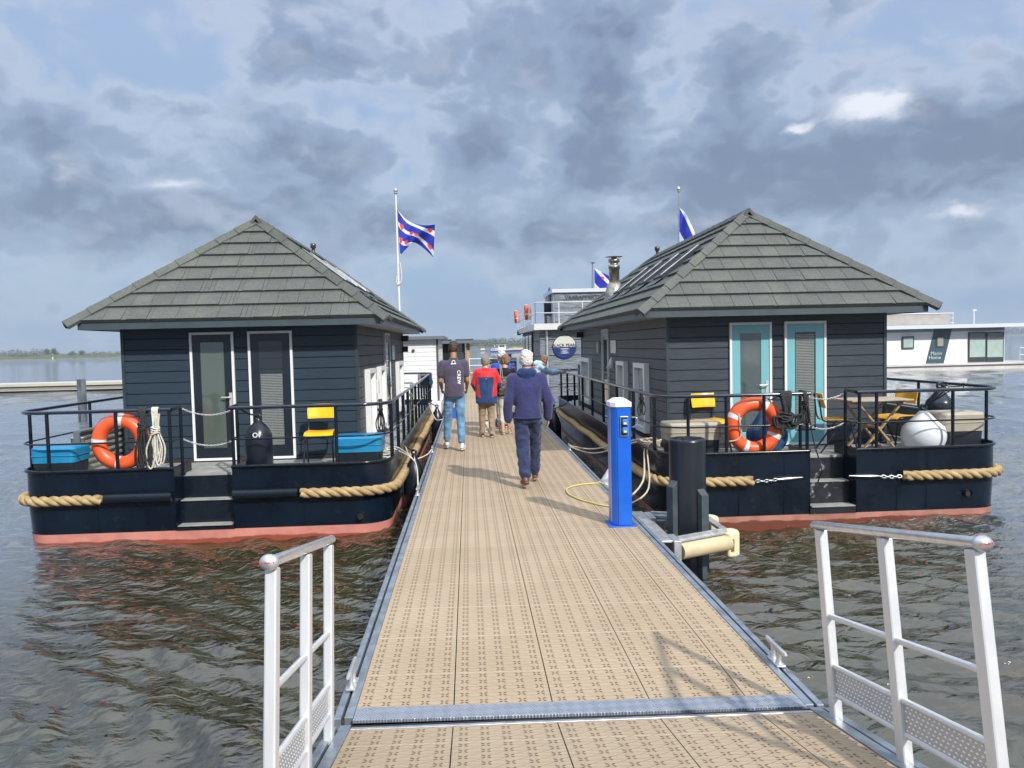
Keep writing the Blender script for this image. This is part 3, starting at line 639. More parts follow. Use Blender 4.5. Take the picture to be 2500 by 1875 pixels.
def tile_mat():
    m = bpy.data.materials.new('stone_chip_tiles'); m.use_nodes = True; nt = NT(m.node_tree); b = m.node_tree.nodes['Principled BSDF']
    tcn = nt.n('ShaderNodeTexCoord').outputs['Object']; g = nt.n('ShaderNodeNewGeometry')
    n1 = nt.noise(tcn, 38, 5, .75); n2 = nt.noise(tcn, 2.2, 4, .6); n3 = nt.noise(tcn, 11, 5, .7)
    f = nt.math('ADD', nt.math('MULTIPLY', nt.smooth(n1.outputs[0], .3, .7), .55), nt.math('MULTIPLY', g.outputs['Random Per Island'], .16))
    c = nt.mix(f, (0.058, 0.066, 0.062), (0.155, 0.168, 0.155))
    c = nt.mix(nt.math('MULTIPLY', nt.smooth(n2.outputs[0], .45, .75), .45), c, (0.15, 0.155, 0.12))
    c = nt.mix(nt.math('MULTIPLY', nt.smooth(n3.outputs[0], .60, .74), .55), c, (0.070, 0.085, 0.055))
    nt.set(b, 'Base Color', c); nt.set(b, 'Roughness', 0.82)
    bp = nt.n('ShaderNodeBump'); nt.set(bp, 'Distance', 0.0022); nt.set(bp, 'Height', n1.outputs[0]); nt.set(b, 'Normal', bp); return m
tile_m = tile_mat()
def clip_poly(poly, clip):
    """Sutherland-Hodgman, both counter-clockwise 2D"""
    out = poly
    for i in range(len(clip)):
        a, c = clip[i], clip[(i + 1) % len(clip)]; inp, out = out, []
        def side(p): return (c[0] - a[0]) * (p[1] - a[1]) - (c[1] - a[1]) * (p[0] - a[0])
        for j in range(len(inp)):
            p, q = inp[j], inp[(j + 1) % len(inp)]; sp_, sq = side(p), side(q)
            if sp_ >= 0: out.append(p)
            if (sp_ >= 0) != (sq >= 0):
                t_ = sp_ / (sp_ - sq); out.append((p[0] + (q[0] - p[0]) * t_, p[1] + (q[1] - p[1]) * t_))
        if not out: return []
    return out
def tiled_plane(mb, corners, ncourse, rnd, holes=()):
    """corners: bottom-left, bottom-right, top-right, top-left (3D) seen from outside; shingle panels laid in courses"""
    BL, BR, TR, TLc = [Vector(c) for c in corners]
    u = (BR - BL).normalized(); nrm = u.cross(TLc - BL).normalized(); v = nrm.cross(u)
    to2 = lambda p: ((p - BL).dot(u), (p - BL).dot(v)); poly = [to2(p) for p in (BL, BR, TR, TLc)]
    if (TR - TLc).length < 0.01: poly = poly[:3]
    Ls = poly[2][1]; dv = Ls / ncourse; U1 = max(p[0] for p in poly)
    P3 = lambda p, h: BL + u * p[0] + v * p[1] + nrm * h
    for i in range(ncourse):
        v0, v1 = i * dv - 0.004, (i + 1) * dv + 0.03; x = -rnd.random() * .3
        while x < U1:
            w = rnd.choice((.25, .29, .34, .27, .07, .05, .31)); hl = rnd.uniform(.042, .046) if w > .1 else .036
            pl = clip_poly([(x, v0), (x + w - .0055, v0), (x + w - .0055, v1), (x, v1)], poly); x += w
            if len(pl) < 3: continue
            cx_ = sum(p[0] for p in pl) / len(pl); 
            if any(h[0] < cx_ < h[1] and h[2] < (v0 + v1) / 2 < h[3] for h in holes): continue
            hs = [hl - (hl - .004) * (p[1] - v0) / (v1 - v0) for p in pl]; n = len(pl)
            vs = [P3(p, h) for p, h in zip(pl, hs)] + [P3(p, -.015) for p in pl]
            mb.add(vs, [tuple(range(n))] + [(k, (k + 1) % n + 0, (k + 1) % n + n, k + n)[::-1] for k in range(n)])
    vs = [P3(p, .0) for p in poly]; mb.add(vs, [tuple(range(len(vs)))])
    return BL, u, v, nrm
def hip_caps(mb, a, b, n1, n2, seg=.36, wdt=.070, th=.024):
    a, b = Vector(a), Vector(b); L = (b - a).length; d = (b - a) / L; up = (Vector(n1) + Vector(n2)).normalized()
    s1 = d.cross(Vector(n1)).normalized(); s2 = d.cross(Vector(n2)).normalized()
    if s1.dot(n2) > 0: s1 = -s1
    if s2.dot(n1) > 0: s2 = -s2
    # s1 runs down over plane 1, s2 over plane 2
    n = max(1, int(round(L / seg)))
    for i in range(n):
        p0, p1 = a + d * (L * i / n - .02), a + d * (L * (i + 1) / n); h0, h1 = .082, .070
        vs = []
        for p, h, k in ((p0, h0, 1.06), (p1, h1, .96)):
            top = p + up * h; 
            vs += [p + s1 * wdt * k + Vector(n1) * (h - .030), top + up * .012, p + s2 * wdt * k + Vector(n2) * (h - .030), p + s2 * wdt * k, top - up * .05, p + s1 * wdt * k]
        mb.add(vs, [(0, 6, 7, 1), (1, 7, 8, 2), (2, 8, 9, 3), (5, 11, 6, 0), (0, 1, 4, 5), (1, 2, 3, 4), (6, 11, 10, 7), (7, 10, 9, 8)])
def rrect(x0, x1, y0, y1, r, n=8):
    """outline counter-clockwise from the middle of the front (low y) edge: (x, y, nx, ny)"""
    P = []
    def arc(cx_, cy_, a0): 
        for k in range(n + 1): a = a0 + PI / 2 * k / n; P.append((cx_ + r * math.cos(a), cy_ + r * math.sin(a), math.cos(a), math.sin(a)))
    arc(x1 - r, y0 + r, -PI / 2); arc(x1 - r, y1 - r, 0); arc(x0 + r, y1 - r, PI / 2); arc(x0 + r, y0 + r, PI)
    return P

def houseboat(c):
    """c: dict of the dimensions that differ between the two boats"""
    X0, X1, Y0, Y1 = c['hull']; N0, N1 = c['notch']; gz = .35; dz = .24; R = .40
    hx0, hx1, hy0, hy1 = c['house']; wz0, wz1 = dz, 2.24
    B = World('houseboat', ((X0 + X1) / 2, Y0, WZ), c['label'], 'houseboat', None)
    out = rrect(X0, X1, Y0, Y1, R)
    # outline opened at the boarding notch
    path = [(N1, Y0, 0, -1)] + out + [(N0, Y0, 0, -1)]
    redz = c['redz']
    def rows(P, zs, closed):
        vs, n = [], len(P)
        for z, o in zs: vs += [(x + nx * o, y + ny * o, z) for x, y, nx, ny in P]
        fs = []
        for j in range(len(zs) - 1):
            for i in range(n if closed else n - 1): i2 = (i + 1) % n; fs.append((j * n + i, j * n + i2, (j + 1) * n + i2, (j + 1) * n + i))
        return vs, fs
    m = MB(); vs, fs = rows(path, [(redz, -.025), (-.05, 0), (gz, 0)], False); m.add(vs, fs, 0, True)
    vs, fs = rows(path, [(gz, 0), (gz + .003, -.035), (dz - .02, -.04)], False); m.add(vs, [f[::-1] for f in fs][:0] + fs, 0, False)
    vs, fs = rows([(N0, Y0, 0, -1), (N1, Y0, 0, -1)], [(redz, -.025), (-.40, -.025)], False); m.add(vs, fs, 0)
    for x in (N0, N1): m.add([(x, Y0, redz), (x, Y0 + .62, redz), (x, Y0 + .62, gz), (x, Y0, gz)], [(0, 1, 2, 3)])       # cheeks of the notch
    m.box(N0 - .03, N0 - .001, Y0 + .001, Y0 + .62, dz - .02, gz + .02); m.box(N1 + .001, N1 + .03, Y0 + .001, Y0 + .62, dz - .02, gz + .02)
    hull = B.part('hull', m, hull_m)
    m = MB(); vs, fs = rows(out, [(-1.1, -.06), (redz - .13, -.03), (redz, -.018)], True); m.add(vs, fs, 0, True)
    rm = c['red'].copy(); nt = NT(rm.node_tree); bb = rm.node_tree.nodes['Principled BSDF']      # darker, wet weedy band with an uneven edge at the waterline
    tcn = nt.n('ShaderNodeTexCoord').outputs['Object']; sz = nt.n('ShaderNodeSeparateXYZ'); nt.set(sz, 0, tcn)
    nzz = nt.noise(nt.vmath('MULTIPLY', tcn, (1, 1, 3)), 2.4, 4, .6)
    wet = nt.smooth(nt.math('ADD', sz.outputs[2], nt.math('MULTIPLY', nt.math('SUBTRACT', nzz.outputs[0], .5), -.10)), .060, .040)
    old = bb.inputs['Base Color'].links[0].from_socket
    nt.set(bb, 'Base Color', nt.mix(wet, old, c['wet'])); nt.set(bb, 'Roughness', nt.math('SUBTRACT', .55, nt.math('MULTIPLY', wet, .35)))
    B.part('waterline_band', m, rm, hull)
    m = MB(); cap = [(x + nx * .012, y + ny * .012, gz + .012) for x, y, nx, ny in path]; m.tube(cap, .021, 8); B.part('gunwale', m, blackp, hull)
    for xw in (X0 + 1.0, N0 - .35, N1 + .55, X1 - 1.1):          # vertical weld beads on the bow plating
        m = MB(); m.tube([(xw, Y0 - .002, -.06), (xw, Y0 - .001, gz - .02)], .003, 5); m.tube([(xw, Y0 + .016, redz + .005), (xw, Y0 + .002, -.06)], .003, 5); B.part('weld_bead', m, hull_m, hull)
    # weld lettering on the bow, faint under the paint
    m = MB(); add_text(m, c['weld'], .085, c['weldc'], (1, 0, 0), (0, 0, 1), depth=.002); B.part('welded_lettering', m, hull_m, hull)
    if c.get('pipe'):
        px_, pz_ = c['pipe']; m = MB(); m.tube([(px_, Y0 + .02, pz_), (px_, Y0 - .045, pz_)], .048, 14, caps=False); m.tube([(px_, Y0 - .02, pz_), (px_, Y0 - .022, pz_)], .046, 14); B.part('drain_pipe', m, blackm, hull)
    # deck and boarding steps
    m = MB(); e = .04; ys = Y0 + c['stepd'] * 2 + .03
    m.add([(X0 + e, Y0 + R, dz), (N0 - .02, Y0 + R, dz), (N0 - .02, Y0 + e, dz), (X0 + R * .8, Y0 + e, dz), (X0 + e + .08, Y0 + .16, dz)], [(0, 1, 2, 3, 4)][:1])
    m.add([(N1 + .02, Y0 + e, dz), (N1 + .02, Y0 + R, dz), (X1 - e, Y0 + R, dz), (X1 - e - .08, Y0 + .16, dz), (X1 - R * .8, Y0 + e, dz)], [(0, 4, 3, 2, 1)])
    m.add([(X0 + e, Y0 + R, dz), (X1 - e, Y0 + R, dz), (X1 - e, Y1 - R, dz), (X0 + e, Y1 - R, dz)], [(0, 1, 2, 3)]); m.add([(X0 + R, Y1 - R, dz), (X1 - R, Y1 - R, dz), (X1 - R, Y1 - e, dz), (X0 + R, Y1 - e, dz)], [(0, 1, 2, 3)])
    m.box(N0, N1, ys, Y0 + R, dz - .03, dz + .001)
    B.part('deck', m, deckg)
    st = MB(); d = c['stepd']; stepm = c.get('stepm', blackp)
    for k, z in enumerate((-.385, -.085)):
        st.box(N0 + .002, N1 - .002, Y0 + .01 + d * k, Y0 + .62, z - .30 if k else redz, z - .001, 0)
        st.box(N0 + .02, N1 - .02, Y0 - .015 + d * k, Y0 + d * (k + 1) + .01, z, z + .012, 1)
    st.box(N0 + .002, N1 - .002, Y0 + .02 + d * 2, Y0 + .62, -.10, dz - .032, 0)
    B.part('boarding_steps', st, [stepm, deckg])
    # heavy rope fender round the hull
    def fender_path(xa, xb):
        P = []; zr = c['ropez']
        full = [(xa, Y0, 0, -1)] + ([p for p in out] if xa > (X0 + X1) / 2 else list(reversed(out)))
        half = full[:1 + (len(out)) // 2]
        for x, y, nx, ny in half: P.append((x + nx * .055, y + ny * .055, zr))
        P[-1] = (P[-1][0], Y1 - R, zr); Q = [P[0]]
        for a, b2 in zip(P, P[1:]):
            n = max(1, int(math.dist(a, b2) / .5))
            for i in range(1, n + 1): f = i / n; y = a[1] + (b2[1] - a[1]) * f; Q.append((a[0] + (b2[0] - a[0]) * f, y, zr - (.035 * abs(math.sin((y - Y0 - .4) * PI / 2.6)) if y > Y0 + .5 else 0)))
        return Q
    for xa in (c['rope'][0], c['rope'][1]):
        m = MB(); m.rope(fender_path(xa, 0), .067, .40, n=8); B.part('rope_fender', m, rope_m, label='thick twisted manila rope fender')
    if c.get('covers'):
        for a, b2 in c['covers']:
            m = MB(); m.tube([(a, Y0 - .045, c['ropez'] + .01), (b2, Y0 - .045, c['ropez'] + .01)], .066, 14); B.part('rope_cover', m, blackp)
    if c.get('chains'):
        for a, b2 in c['chains']:
            m = MB(); m.chain((a, Y0 - .06, c['ropez']), (a + (b2 - a) * .45, Y0 - .05, c['ropez'] + .01), .01, .07, .007); m.tube([(a + (b2 - a) * .45, Y0 - .05, c['ropez'] + .01), (a + (b2 - a) * .6, Y0 - .05, c['ropez'] + .012), (b2, Y0 - .02, c['ropez'] + .02)], [.012, .018, .006], 8)
            B.part('rope_lashing', m, chain_m)
    # railing
    rl = World('railing', B.o, '', ''); bpy.data.objects.remove(rl.root)
    rt = 1.11; rm_ = .71
    front = [(x + nx * .01, y + ny * .01) for x, y, nx, ny in path]
    m = MB(); m.tube([(x, y, rt) for x, y in front], .024, 10); rail = B.part('railing', m, M('rail_paint', (0.007, 0.011, 0.026), 0.12, spec=.7, coat=.5))
    m = MB(); m.tube([(x, y, rm_) for x, y in front], .012, 6); B.part('mid_rail', m, blackp, rail)
    def post(x, y, z0=gz, z1=rt, w=.022, flat=None):
        m = MB()
        if flat: m.box(x - flat[0] / 2, x + flat[0] / 2, y - flat[1] / 2, y + flat[1] / 2, z0, z1)
        else: m.tube([(x, y, z0), (x, y, z1)], w, 10)
        m.box(x - .035, x + .035, y - .02, y + .02, z0, z0 + .012)
        B.part('post', m, blackp, rail)
    for x in c['posts']: post(x, Y0 + .0)
    for x in (X0, X1):
        y = Y0 + .42
        while y < Y1 - .3: post(x, y, flat=(.05, .012) if abs(x) < 3 else None); y += c['pspace'] if abs(x) < 3 else 1.6
    for i in range(3): post(X0 + 1.1 * (i + 1), Y1 - .0)
    for x, s in ((N0, 1), (N1, -1)):             # rails turn inboard beside the steps
        post(x, Y0 + .30, dz, rt); m = MB(); m.tube([(x, Y0, rt), (x, Y0 + .30, rt + .012)], .024, 8); B.part('return_rail', m, blackp, rail); m = MB(); m.tube([(x, Y0, rm_), (x, Y0 + .30, rm_)], .010, 6); B.part('return_rail', m, blackp, rail)
    for z in (1.08, .68):
        m = MB(); m.chain((N0 + .02, Y0 + .3, z + .02), (N1 - .02, Y0 + .30, z), .085, .036, .0042); B.part('gate_chain', m, chain_m, label='chain across the boarding gap')
    # house: boards, corner trims
    W_ = MB(); Wb = MB(); sds = (MB(), MB()); rnd = random.Random(c['seed']); bh = .158; z = wz0 + .06
    core = MB(); core.box(hx0 + .03, hx1 - .03, hy0 + .03, hy1 - .03, wz0, wz1 - .05); core.box(hx0 - .02, hx1 + .02, hy0 - .02, hy1 + .02, wz0 + .001, wz0 + .055)
    while z < wz1 - .02:
        z1 = min(z + bh - .010, wz1)
        W_.box(hx0 + .012, hx1 - .012, hy0, hy0 + .028, z, z1); Wb.box(hx0 + .012, hx1 - .012, hy1 - .028, hy1, z, z1)
        for sx in (0, 1):
            y = hy0 + .012 + 0; k = rnd.uniform(1.0, 3.0)
            while y < hy1 - .05:
                y2 = min(y + k, hy1 - .012); xa = hx0 if sx == 0 else hx1 - .028; sds[sx].box(xa, xa + .028, y, y2 - .004, z, z1); y = y2; k = 3.0
        z += bh
    B.part('wall_core', core, dark_in)
    wall = B.part('front_wall', W_, c['clad'], bev=.003, seg=1)
    for q in sds: B.part('side_wall', q, c['clads'], bev=.003, seg=1)
    B.part('back_wall', Wb, c['clads'])
    for x in (hx0, hx1):
        for y in (hy0, hy1): m = MB(); m.box(x - .014 if x == hx0 else x - .03, x + .03 if x == hx0 else x + .014, y - .012 if y == hy0 else y - .03, y + .03 if y == hy0 else y + .012, wz0 + .06, wz1 - .01); B.part('corner_trim', m, trim_m)
    # doors on the front
    def fbox(mb, a, b2, z0, z1, d0, d1, face, mi=0):
        if face == 'F': mb.box(a, b2, hy0 - d0, hy0 - d1, z0, z1, mi)
        elif face == 'R': mb.box(hx1 + d0, hx1 + d1, a, b2, z0, z1, mi)
        else: mb.box(hx0 - d0, hx0 - d1, a, b2, z0, z1, mi)
    def opening(name, a, b2, z0, z1, face, leaf, glass=None, fw=.035, fr=white, lw=.11, handle=None, blinds=None, deep=0.0):
        e = MB()
        for q in ((a, a + fw, z0, z1), (b2 - fw, b2, z0, z1), (a + fw, b2 - fw, z1 - fw, z1), (a + fw, b2 - fw, z0, z0 + fw)): fbox(e, *q, -.01, .032 + deep, face)
        if name == 'door' or leaf:
            l = MB(); A, C_, Z0, Z1 = a + fw, b2 - fw, z0 + fw, z1 - fw; bw = lw * 1.35
            for q in ((A, A + lw, Z0, Z1), (C_ - lw, C_, Z0, Z1), (A + lw, C_ - lw, Z1 - lw, Z1), (A + lw, C_ - lw, Z0, Z0 + bw)): fbox(l, *q, .002, .018, face)
            d_ = B.part(name, l, leaf, bev=.003); B.part('frame', e, fr, d_, bev=.003)
            ga, gb, g0, g1 = A + lw, C_ - lw, Z0 + bw, Z1 - lw
        else:
            d_ = B.part(name, e, fr, bev=.003); ga, gb, g0, g1 = a + fw, b2 - fw, z0 + fw, z1 - fw
        p = MB(); fbox(p, ga, gb, g0, g1, .007, .010, face); B.part('pane', p, glass or glass_door, d_)
        if blinds:
            s = MB(); z = g0 + .02; top = g0 + (g1 - g0) * blinds
            while z < top: fbox(s, ga + .015, gb - .015, z, z + .0155, .0015, .0045, face); z += .0235
            B.part('blind', s, blind_m, d_)
        if handle:
            hx = handle; zc = (z0 + z1) / 2 - .06; s = MB(); fbox(s, hx - .022, hx + .022, zc - .11, zc + .11, .018, .028, face); dirn = -1
            s.tube([(hx, hy0 - .028, zc + .045), (hx, hy0 - .065, zc + .045), (hx - .02, hy0 - .068, zc + .045), (hx - .125, hy0 - .066, zc + .047)] if face == 'F' else [(hx1 + .02, hx, zc), (hx1 + .07, hx, zc), (hx1 + .07, hx - .1, zc)] if face == 'R' else [(hx0 - .02, hx, zc), (hx0 - .07, hx, zc), (hx0 - .07, hx - .1, zc)], .010, 8)
            B.part('handle', s, steel if face != 'F' else M('satin_handle', (0.6, 0.6, 0.56), .35, metal=.4), d_)
        return d_
    for o in c['openings']: opening(**o)
    # small fittings
    for nm, fc, a, b2, z0, z1, d0, mt in c['fittings']:
        m = MB(); fbox(m, a, b2, z0, z1, .0, d0, fc); B.part(nm, m, mt, bev=.004)
    # roof
    ov = .43; ex0, ex1, ey0, ey1 = hx0 - ov, hx1 + ov, hy0 - ov, hy1 + ov; ez = 2.27; cx_ = (hx0 + hx1) / 2; ya, yb, az_ = c['apexy'], ey1 - (c['apexy'] - ey0), c['apexz']
    A_, B_ = Vector((cx_, ya, az_)), Vector((cx_, yb, az_)); E = [Vector(p) for p in ((ex0, ey0, ez), (ex1, ey0, ez), (ex1, ey1, ez), (ex0, ey1, ez))]
    m = MB(); rr = random.Random(c['seed'] + 1)
    sky_u = c['sky_u']; L_side = (Vector((ex1, 0, ez)) - Vector((cx_, 0, az_))).length; sv0, sv1 = L_side * .36, L_side * .68
    front = tiled_plane(m, (E[0], E[1], A_, A_), 8, rr)
    right = tiled_plane(m, (E[1], E[2], B_, A_), 8, rr, [(y - ey0 - .05, y - ey0 + .60, sv0 - .05, sv1 + .02) for y in sky_u] if c['skyside'] == 'R' else ())
    tiled_plane(m, (E[2], E[3], B_, B_), 8, rr)
    left = tiled_plane(m, (E[3], E[0], A_, B_), 8, rr, [(ey1 - y - .60, ey1 - y + .05, sv0 - .05, sv1 + .02) for y in sky_u] if c['skyside'] == 'L' else ())
    roof = B.part('roof', m, tile_m)
    nf, nr, nb, nl = [Vector(v).normalized() for v in (front[3], right[3], (0, -front[3].y, front[3].z), left[3])]
    m = MB(); tip = .10
    for e, n1, n2, top in ((E[0], nf, nl, A_), (E[1], nf, nr, A_), (E[2], nb, nr, B_), (E[3], nb, nl, B_)):
        d_ = (top - e).normalized(); hip_caps(m, e - d_ * tip, top - d_ * .04, n1, n2)
    hip_caps(m, A_ - Vector((0, .10, 0)), B_ + Vector((0, .10, 0)), nr, nl)
    B.part('ridge_caps', m, tile_m, roof)
    m = MB(); fz0, fz1 = ez - .105, ez + .004; t_ = .022
    m.box(ex0 + .03, ex1 - .03, ey0 + .02, ey0 + .02 + t_, fz0, fz1); m.box(ex0 + .03, ex1 - .03, ey1 - .02 - t_, ey1 - .02, fz0, fz1)
    m.box(ex0 + .03, ex0 + .03 + t_, ey0 + .02 + t_, ey1 - .02 - t_, fz0, fz1); m.box(ex1 - .03 - t_, ex1 - .03, ey0 + .02 + t_, ey1 - .02 - t_, fz0, fz1)
    B.part('fascia', m, M('slate_fascia', (0.050, 0.070, 0.082), .45, var=.2, vs=4), roof)
    m = MB(); q = fz0 + .012; m.box(ex0 + .055, ex1 - .055, ey0 + .045, hy0 + .01, q, q + .012); m.box(ex0 + .055, ex1 - .055, hy1 - .01, ey1 - .045, q, q + .012)
    m.box(ex0 + .055, hx0 + .01, hy0 + .012, hy1 - .012, q, q + .012); m.box(hx1 - .01, ex1 - .055, hy0 + .012, hy1 - .012, q, q + .012); B.part('soffit', m, soffit_m, roof)
    # skylights
    BL, u, v, n = right if c['skyside'] == 'R' else left
    for y in sky_u:
        ua = (y - ey0) if c['skyside'] == 'R' else (ey1 - y - .55)
        P = lambda a, b2, h: BL + u * a + v * b2 + n * h
        def sl(mb, a0, a1, b0, b1, h0, h1):
            mb.add([P(a0, b0, h0), P(a1, b0, h0), P(a1, b1, h0), P(a0, b1, h0), P(a0, b0, h1), P(a1, b0, h1), P(a1, b1, h1), P(a0, b1, h1)], [(0, 3, 2, 1), (4, 5, 6, 7), (0, 1, 5, 4), (1, 2, 6, 5), (2, 3, 7, 6), (3, 0, 4, 7)])
        m = MB()
        for a0, a1, b0, b1 in ((ua, ua + .05, sv0, sv1), (ua + .50, ua + .55, sv0, sv1), (ua + .05, ua + .5, sv0, sv0 + .06), (ua + .05, ua + .5, sv1 - .10, sv1)): sl(m, a0, a1, b0, b1, -.01, .085)
        sk = B.part('skylight', m, M('skylight_frame', (0.07, 0.08, 0.09), .3, metal=.6, var=.3, vs=8), bev=.006)
        g = MB(); sl(g, ua + .05, ua + .5, sv0 + .06, sv1 - .1, .05, .055); B.part('pane', g, glass_dark, sk)
        g = MB(); sl(g, ua + .51, ua + .545, sv0 + .02, sv1 - .02, .086, .10); B.part('glazing_bar', g, alu, sk)
        g = MB(); rr2 = random.Random(int(y * 10)); ns = 10
        vs = []
        for j in range(2):
            for i in range(ns + 1): vs.append(P(ua - .10 + .75 * i / ns, sv0 - (.0 if j == 0 else .17 + .02 * math.sin(i * 2.1)), .045 + .012 * math.sin(i * 1.9 + j)))
        g.add(vs, [(i, i + 1, i + ns + 2, i + ns + 1) for i in range(ns)]); B.part('lead_apron', g, M('lead', (0.13, 0.145, 0.155), .5, metal=.4), sk)
    for yy in c['vents']:
        m = MB(); m.lathe([(.055, 0), (.055, .07), (.035, .09), (.035, .16), (.06, .18), (.06, .26), (.045, .27), (.0, .28)], (cx_, yy, az_ - .02), 14); B.part('roof_vent', m, M('dark_vent', (0.10, 0.085, 0.075), .3, metal=.7), roof)
    return B, dict(fz=fz0, rail=rail, deck=dz, gz=gz)
hL = dict(label='left dark blue houseboat with black doors and blue-lidded bins on its foredeck', hull=(-5.74, -1.06, 9.93, 21.6), notch=(-3.77, -3.05), house=(-4.94, -1.62, 11.3, 19.1),
    redz=-.44, red=red_m, wet=(0.30, 0.075, 0.045), weld='LE7-SHUDSPUS', weldc=(-1.95, 9.915, -.05), pipe=(-1.44, -.32), stepd=.14, ropez=.0, rope=(-2.18, -4.66),
    covers=[(-4.62, -3.79), (-3.03, -2.22)], posts=[-5.30, -4.46, -3.80, -3.02, -1.72], pspace=.95, seed=5, clad=clad_blue, clads=clad_side, apexy=12.5, apexz=3.86,
    sky_u=(12.3, 13.5, 14.7), skyside='R', vents=(16.9,),
    openings=[dict(name='door', a=-3.99, b2=-3.37, z0=.26, z1=2.11, face='F', leaf=M('black_door', (0.010, 0.016, 0.026), .35, var=.2, vs=4), handle=-3.435),
              dict(name='door', a=-3.17, b2=-2.54, z0=.26, z1=2.11, face='F', leaf=M('black_door', (0.010, 0.016, 0.026), .35), blinds=.68, glass=glass_clear),
              dict(name='window', a=12.05, b2=12.85, z0=.40, z1=1.50, face='R', leaf=None, glass=pane_pale, fw=.07, deep=.05), dict(name='window', a=13.6, b2=14.35, z0=.40, z1=1.50, face='R', leaf=None, glass=pane_pale, fw=.07, deep=.05),
              dict(name='door', a=14.9, b2=15.8, z0=.27, z1=2.12, face='R', leaf=M('black_door', (0.010, 0.016, 0.026), .35), lw=.15, handle=15.7),
              dict(name='window', a=17.1, b2=18.3, z0=.42, z1=1.52, face='R', leaf=None, glass=pane_pale, fw=.09, deep=.05)],
    fittings=[('wall_lamp', 'R', 14.66, 14.76, 1.62, 1.86, .06, steel), ('glass_sign', 'R', 16.2, 16.7, 1.58, 1.88, .03, M('acrylic', (0.30, 0.42, 0.42), .2)), ('meter_box', 'R', 13.30, 13.46, 1.05, 1.28, .06, white),
              ('floodlight', 'R', 18.85, 19.05, 1.98, 2.12, .16, blackm), ('wall_lamp', 'R', 18.9, 19.0, 1.72, 1.86, .14, blackm)])
BL_, infoL = houseboat(hL)
teal = M('turquoise_door', (0.17, 0.43, 0.49), .35, var=.08, vs=3, vcol=(0.20, 0.46, 0.52))
hR = dict(label='right grey clad houseboat with turquoise doors, wooden table and beige bins on its foredeck', hull=(2.46, 7.08, 9.75, 21.6), notch=(4.41, 5.03), house=(2.89, 6.17, 11.1, 19.6),
    redz=-.475, red=redbr, wet=(0.17, 0.055, 0.035), weld='NL PASSIOSPUS', weldc=(5.93, 9.735, -.08), pipe=(6.53, -.26), stepd=.17, ropez=.0, rope=(5.64, 3.62),
    chains=[(3.66, 4.30), (5.60, 4.92)], posts=[2.80, 3.66 - .36 - .0, 3.80, 4.37, 5.07, 5.30, 6.33], pspace=1.3, seed=9, clad=clad_grey, clads=clad_side_r, apexy=12.3, apexz=3.84, stepm=M('scuffed_black', (0.012, 0.014, 0.018), .35, var=.8, vs=6, spots=((0.35, 0.37, 0.40), 9, .60)),
    sky_u=(12.5, 13.7, 14.9, 16.1), skyside='L', vents=(18.2,),
    openings=[dict(name='door', a=3.81, b2=4.44, z0=.26, z1=2.08, face='F', leaf=teal, lw=.125, handle=4.365, glass=glassy('teal_door_glass', (0.09, 0.12, 0.12), .3)), dict(name='door', a=4.63, b2=5.26, z0=.26, z1=2.08, face='F', leaf=teal, lw=.125, blinds=.97, glass=glass_clear),
              dict(name='window', a=12.25, b2=13.1, z0=.35, z1=1.48, face='L', leaf=None, glass=pane_grey, fw=.08, deep=.05), dict(name='window', a=13.9, b2=14.65, z0=.35, z1=1.48, face='L', leaf=None, glass=pane_grey, fw=.08, deep=.05),
              dict(name='door', a=15.75, b2=16.5, z0=.27, z1=2.12, face='L', leaf=M('pale_teal_door', (0.16, 0.30, 0.33), .35), lw=.13, fw=.03, handle=15.85),
              dict(name='window', a=18.0, b2=19.4, z0=.38, z1=1.48, face='L', leaf=None, glass=pane_grey, fw=.10, deep=.05)],
    fittings=[('wall_lamp', 'L', 16.72, 16.84, 1.62, 1.86, .08, steel), ('name_plate', 'L', 14.95, 15.5, 1.62, 1.88, .02, white), ('floodlight', 'L', 19.35, 19.55, 1.98, 2.12, .16, blackm),
              ('steel_column', 'L', 19.62, 19.72, .24, 1.30, .10, alud)])
BR_, infoR = houseboat(hR)
# cone lamp and stove flue on the right boat
m = MB(); m.lathe([(.0, .0), (.105, .0), (.012, .21), (0, .215)], (2.80, 15.05, 1.33), 14); BR_.part('cone_lamp', m, white)
fl = MB(); fx, fy = 3.26, 17.0
fl.lathe([(.24, -.06), (.16, .32), (.135, .34), (.115, .36)], (fx, fy, 2.80), 20); fl.lathe([(.115, .34), (.115, .66), (.13, .66), (.13, .74), (.09, .75), (.09, .80), (.125, .81), (.125, .875), (.06, .88), (.06, .91), (.20, .925), (.0, .945)], (fx, fy, 2.80), 20)
BR_.part('stove_flue', fl, M('weathered_steel', (0.36, 0.34, 0.29), .3, metal=.85, var=.6, vs=12, vcol=(0.62, 0.58, 0.50)))
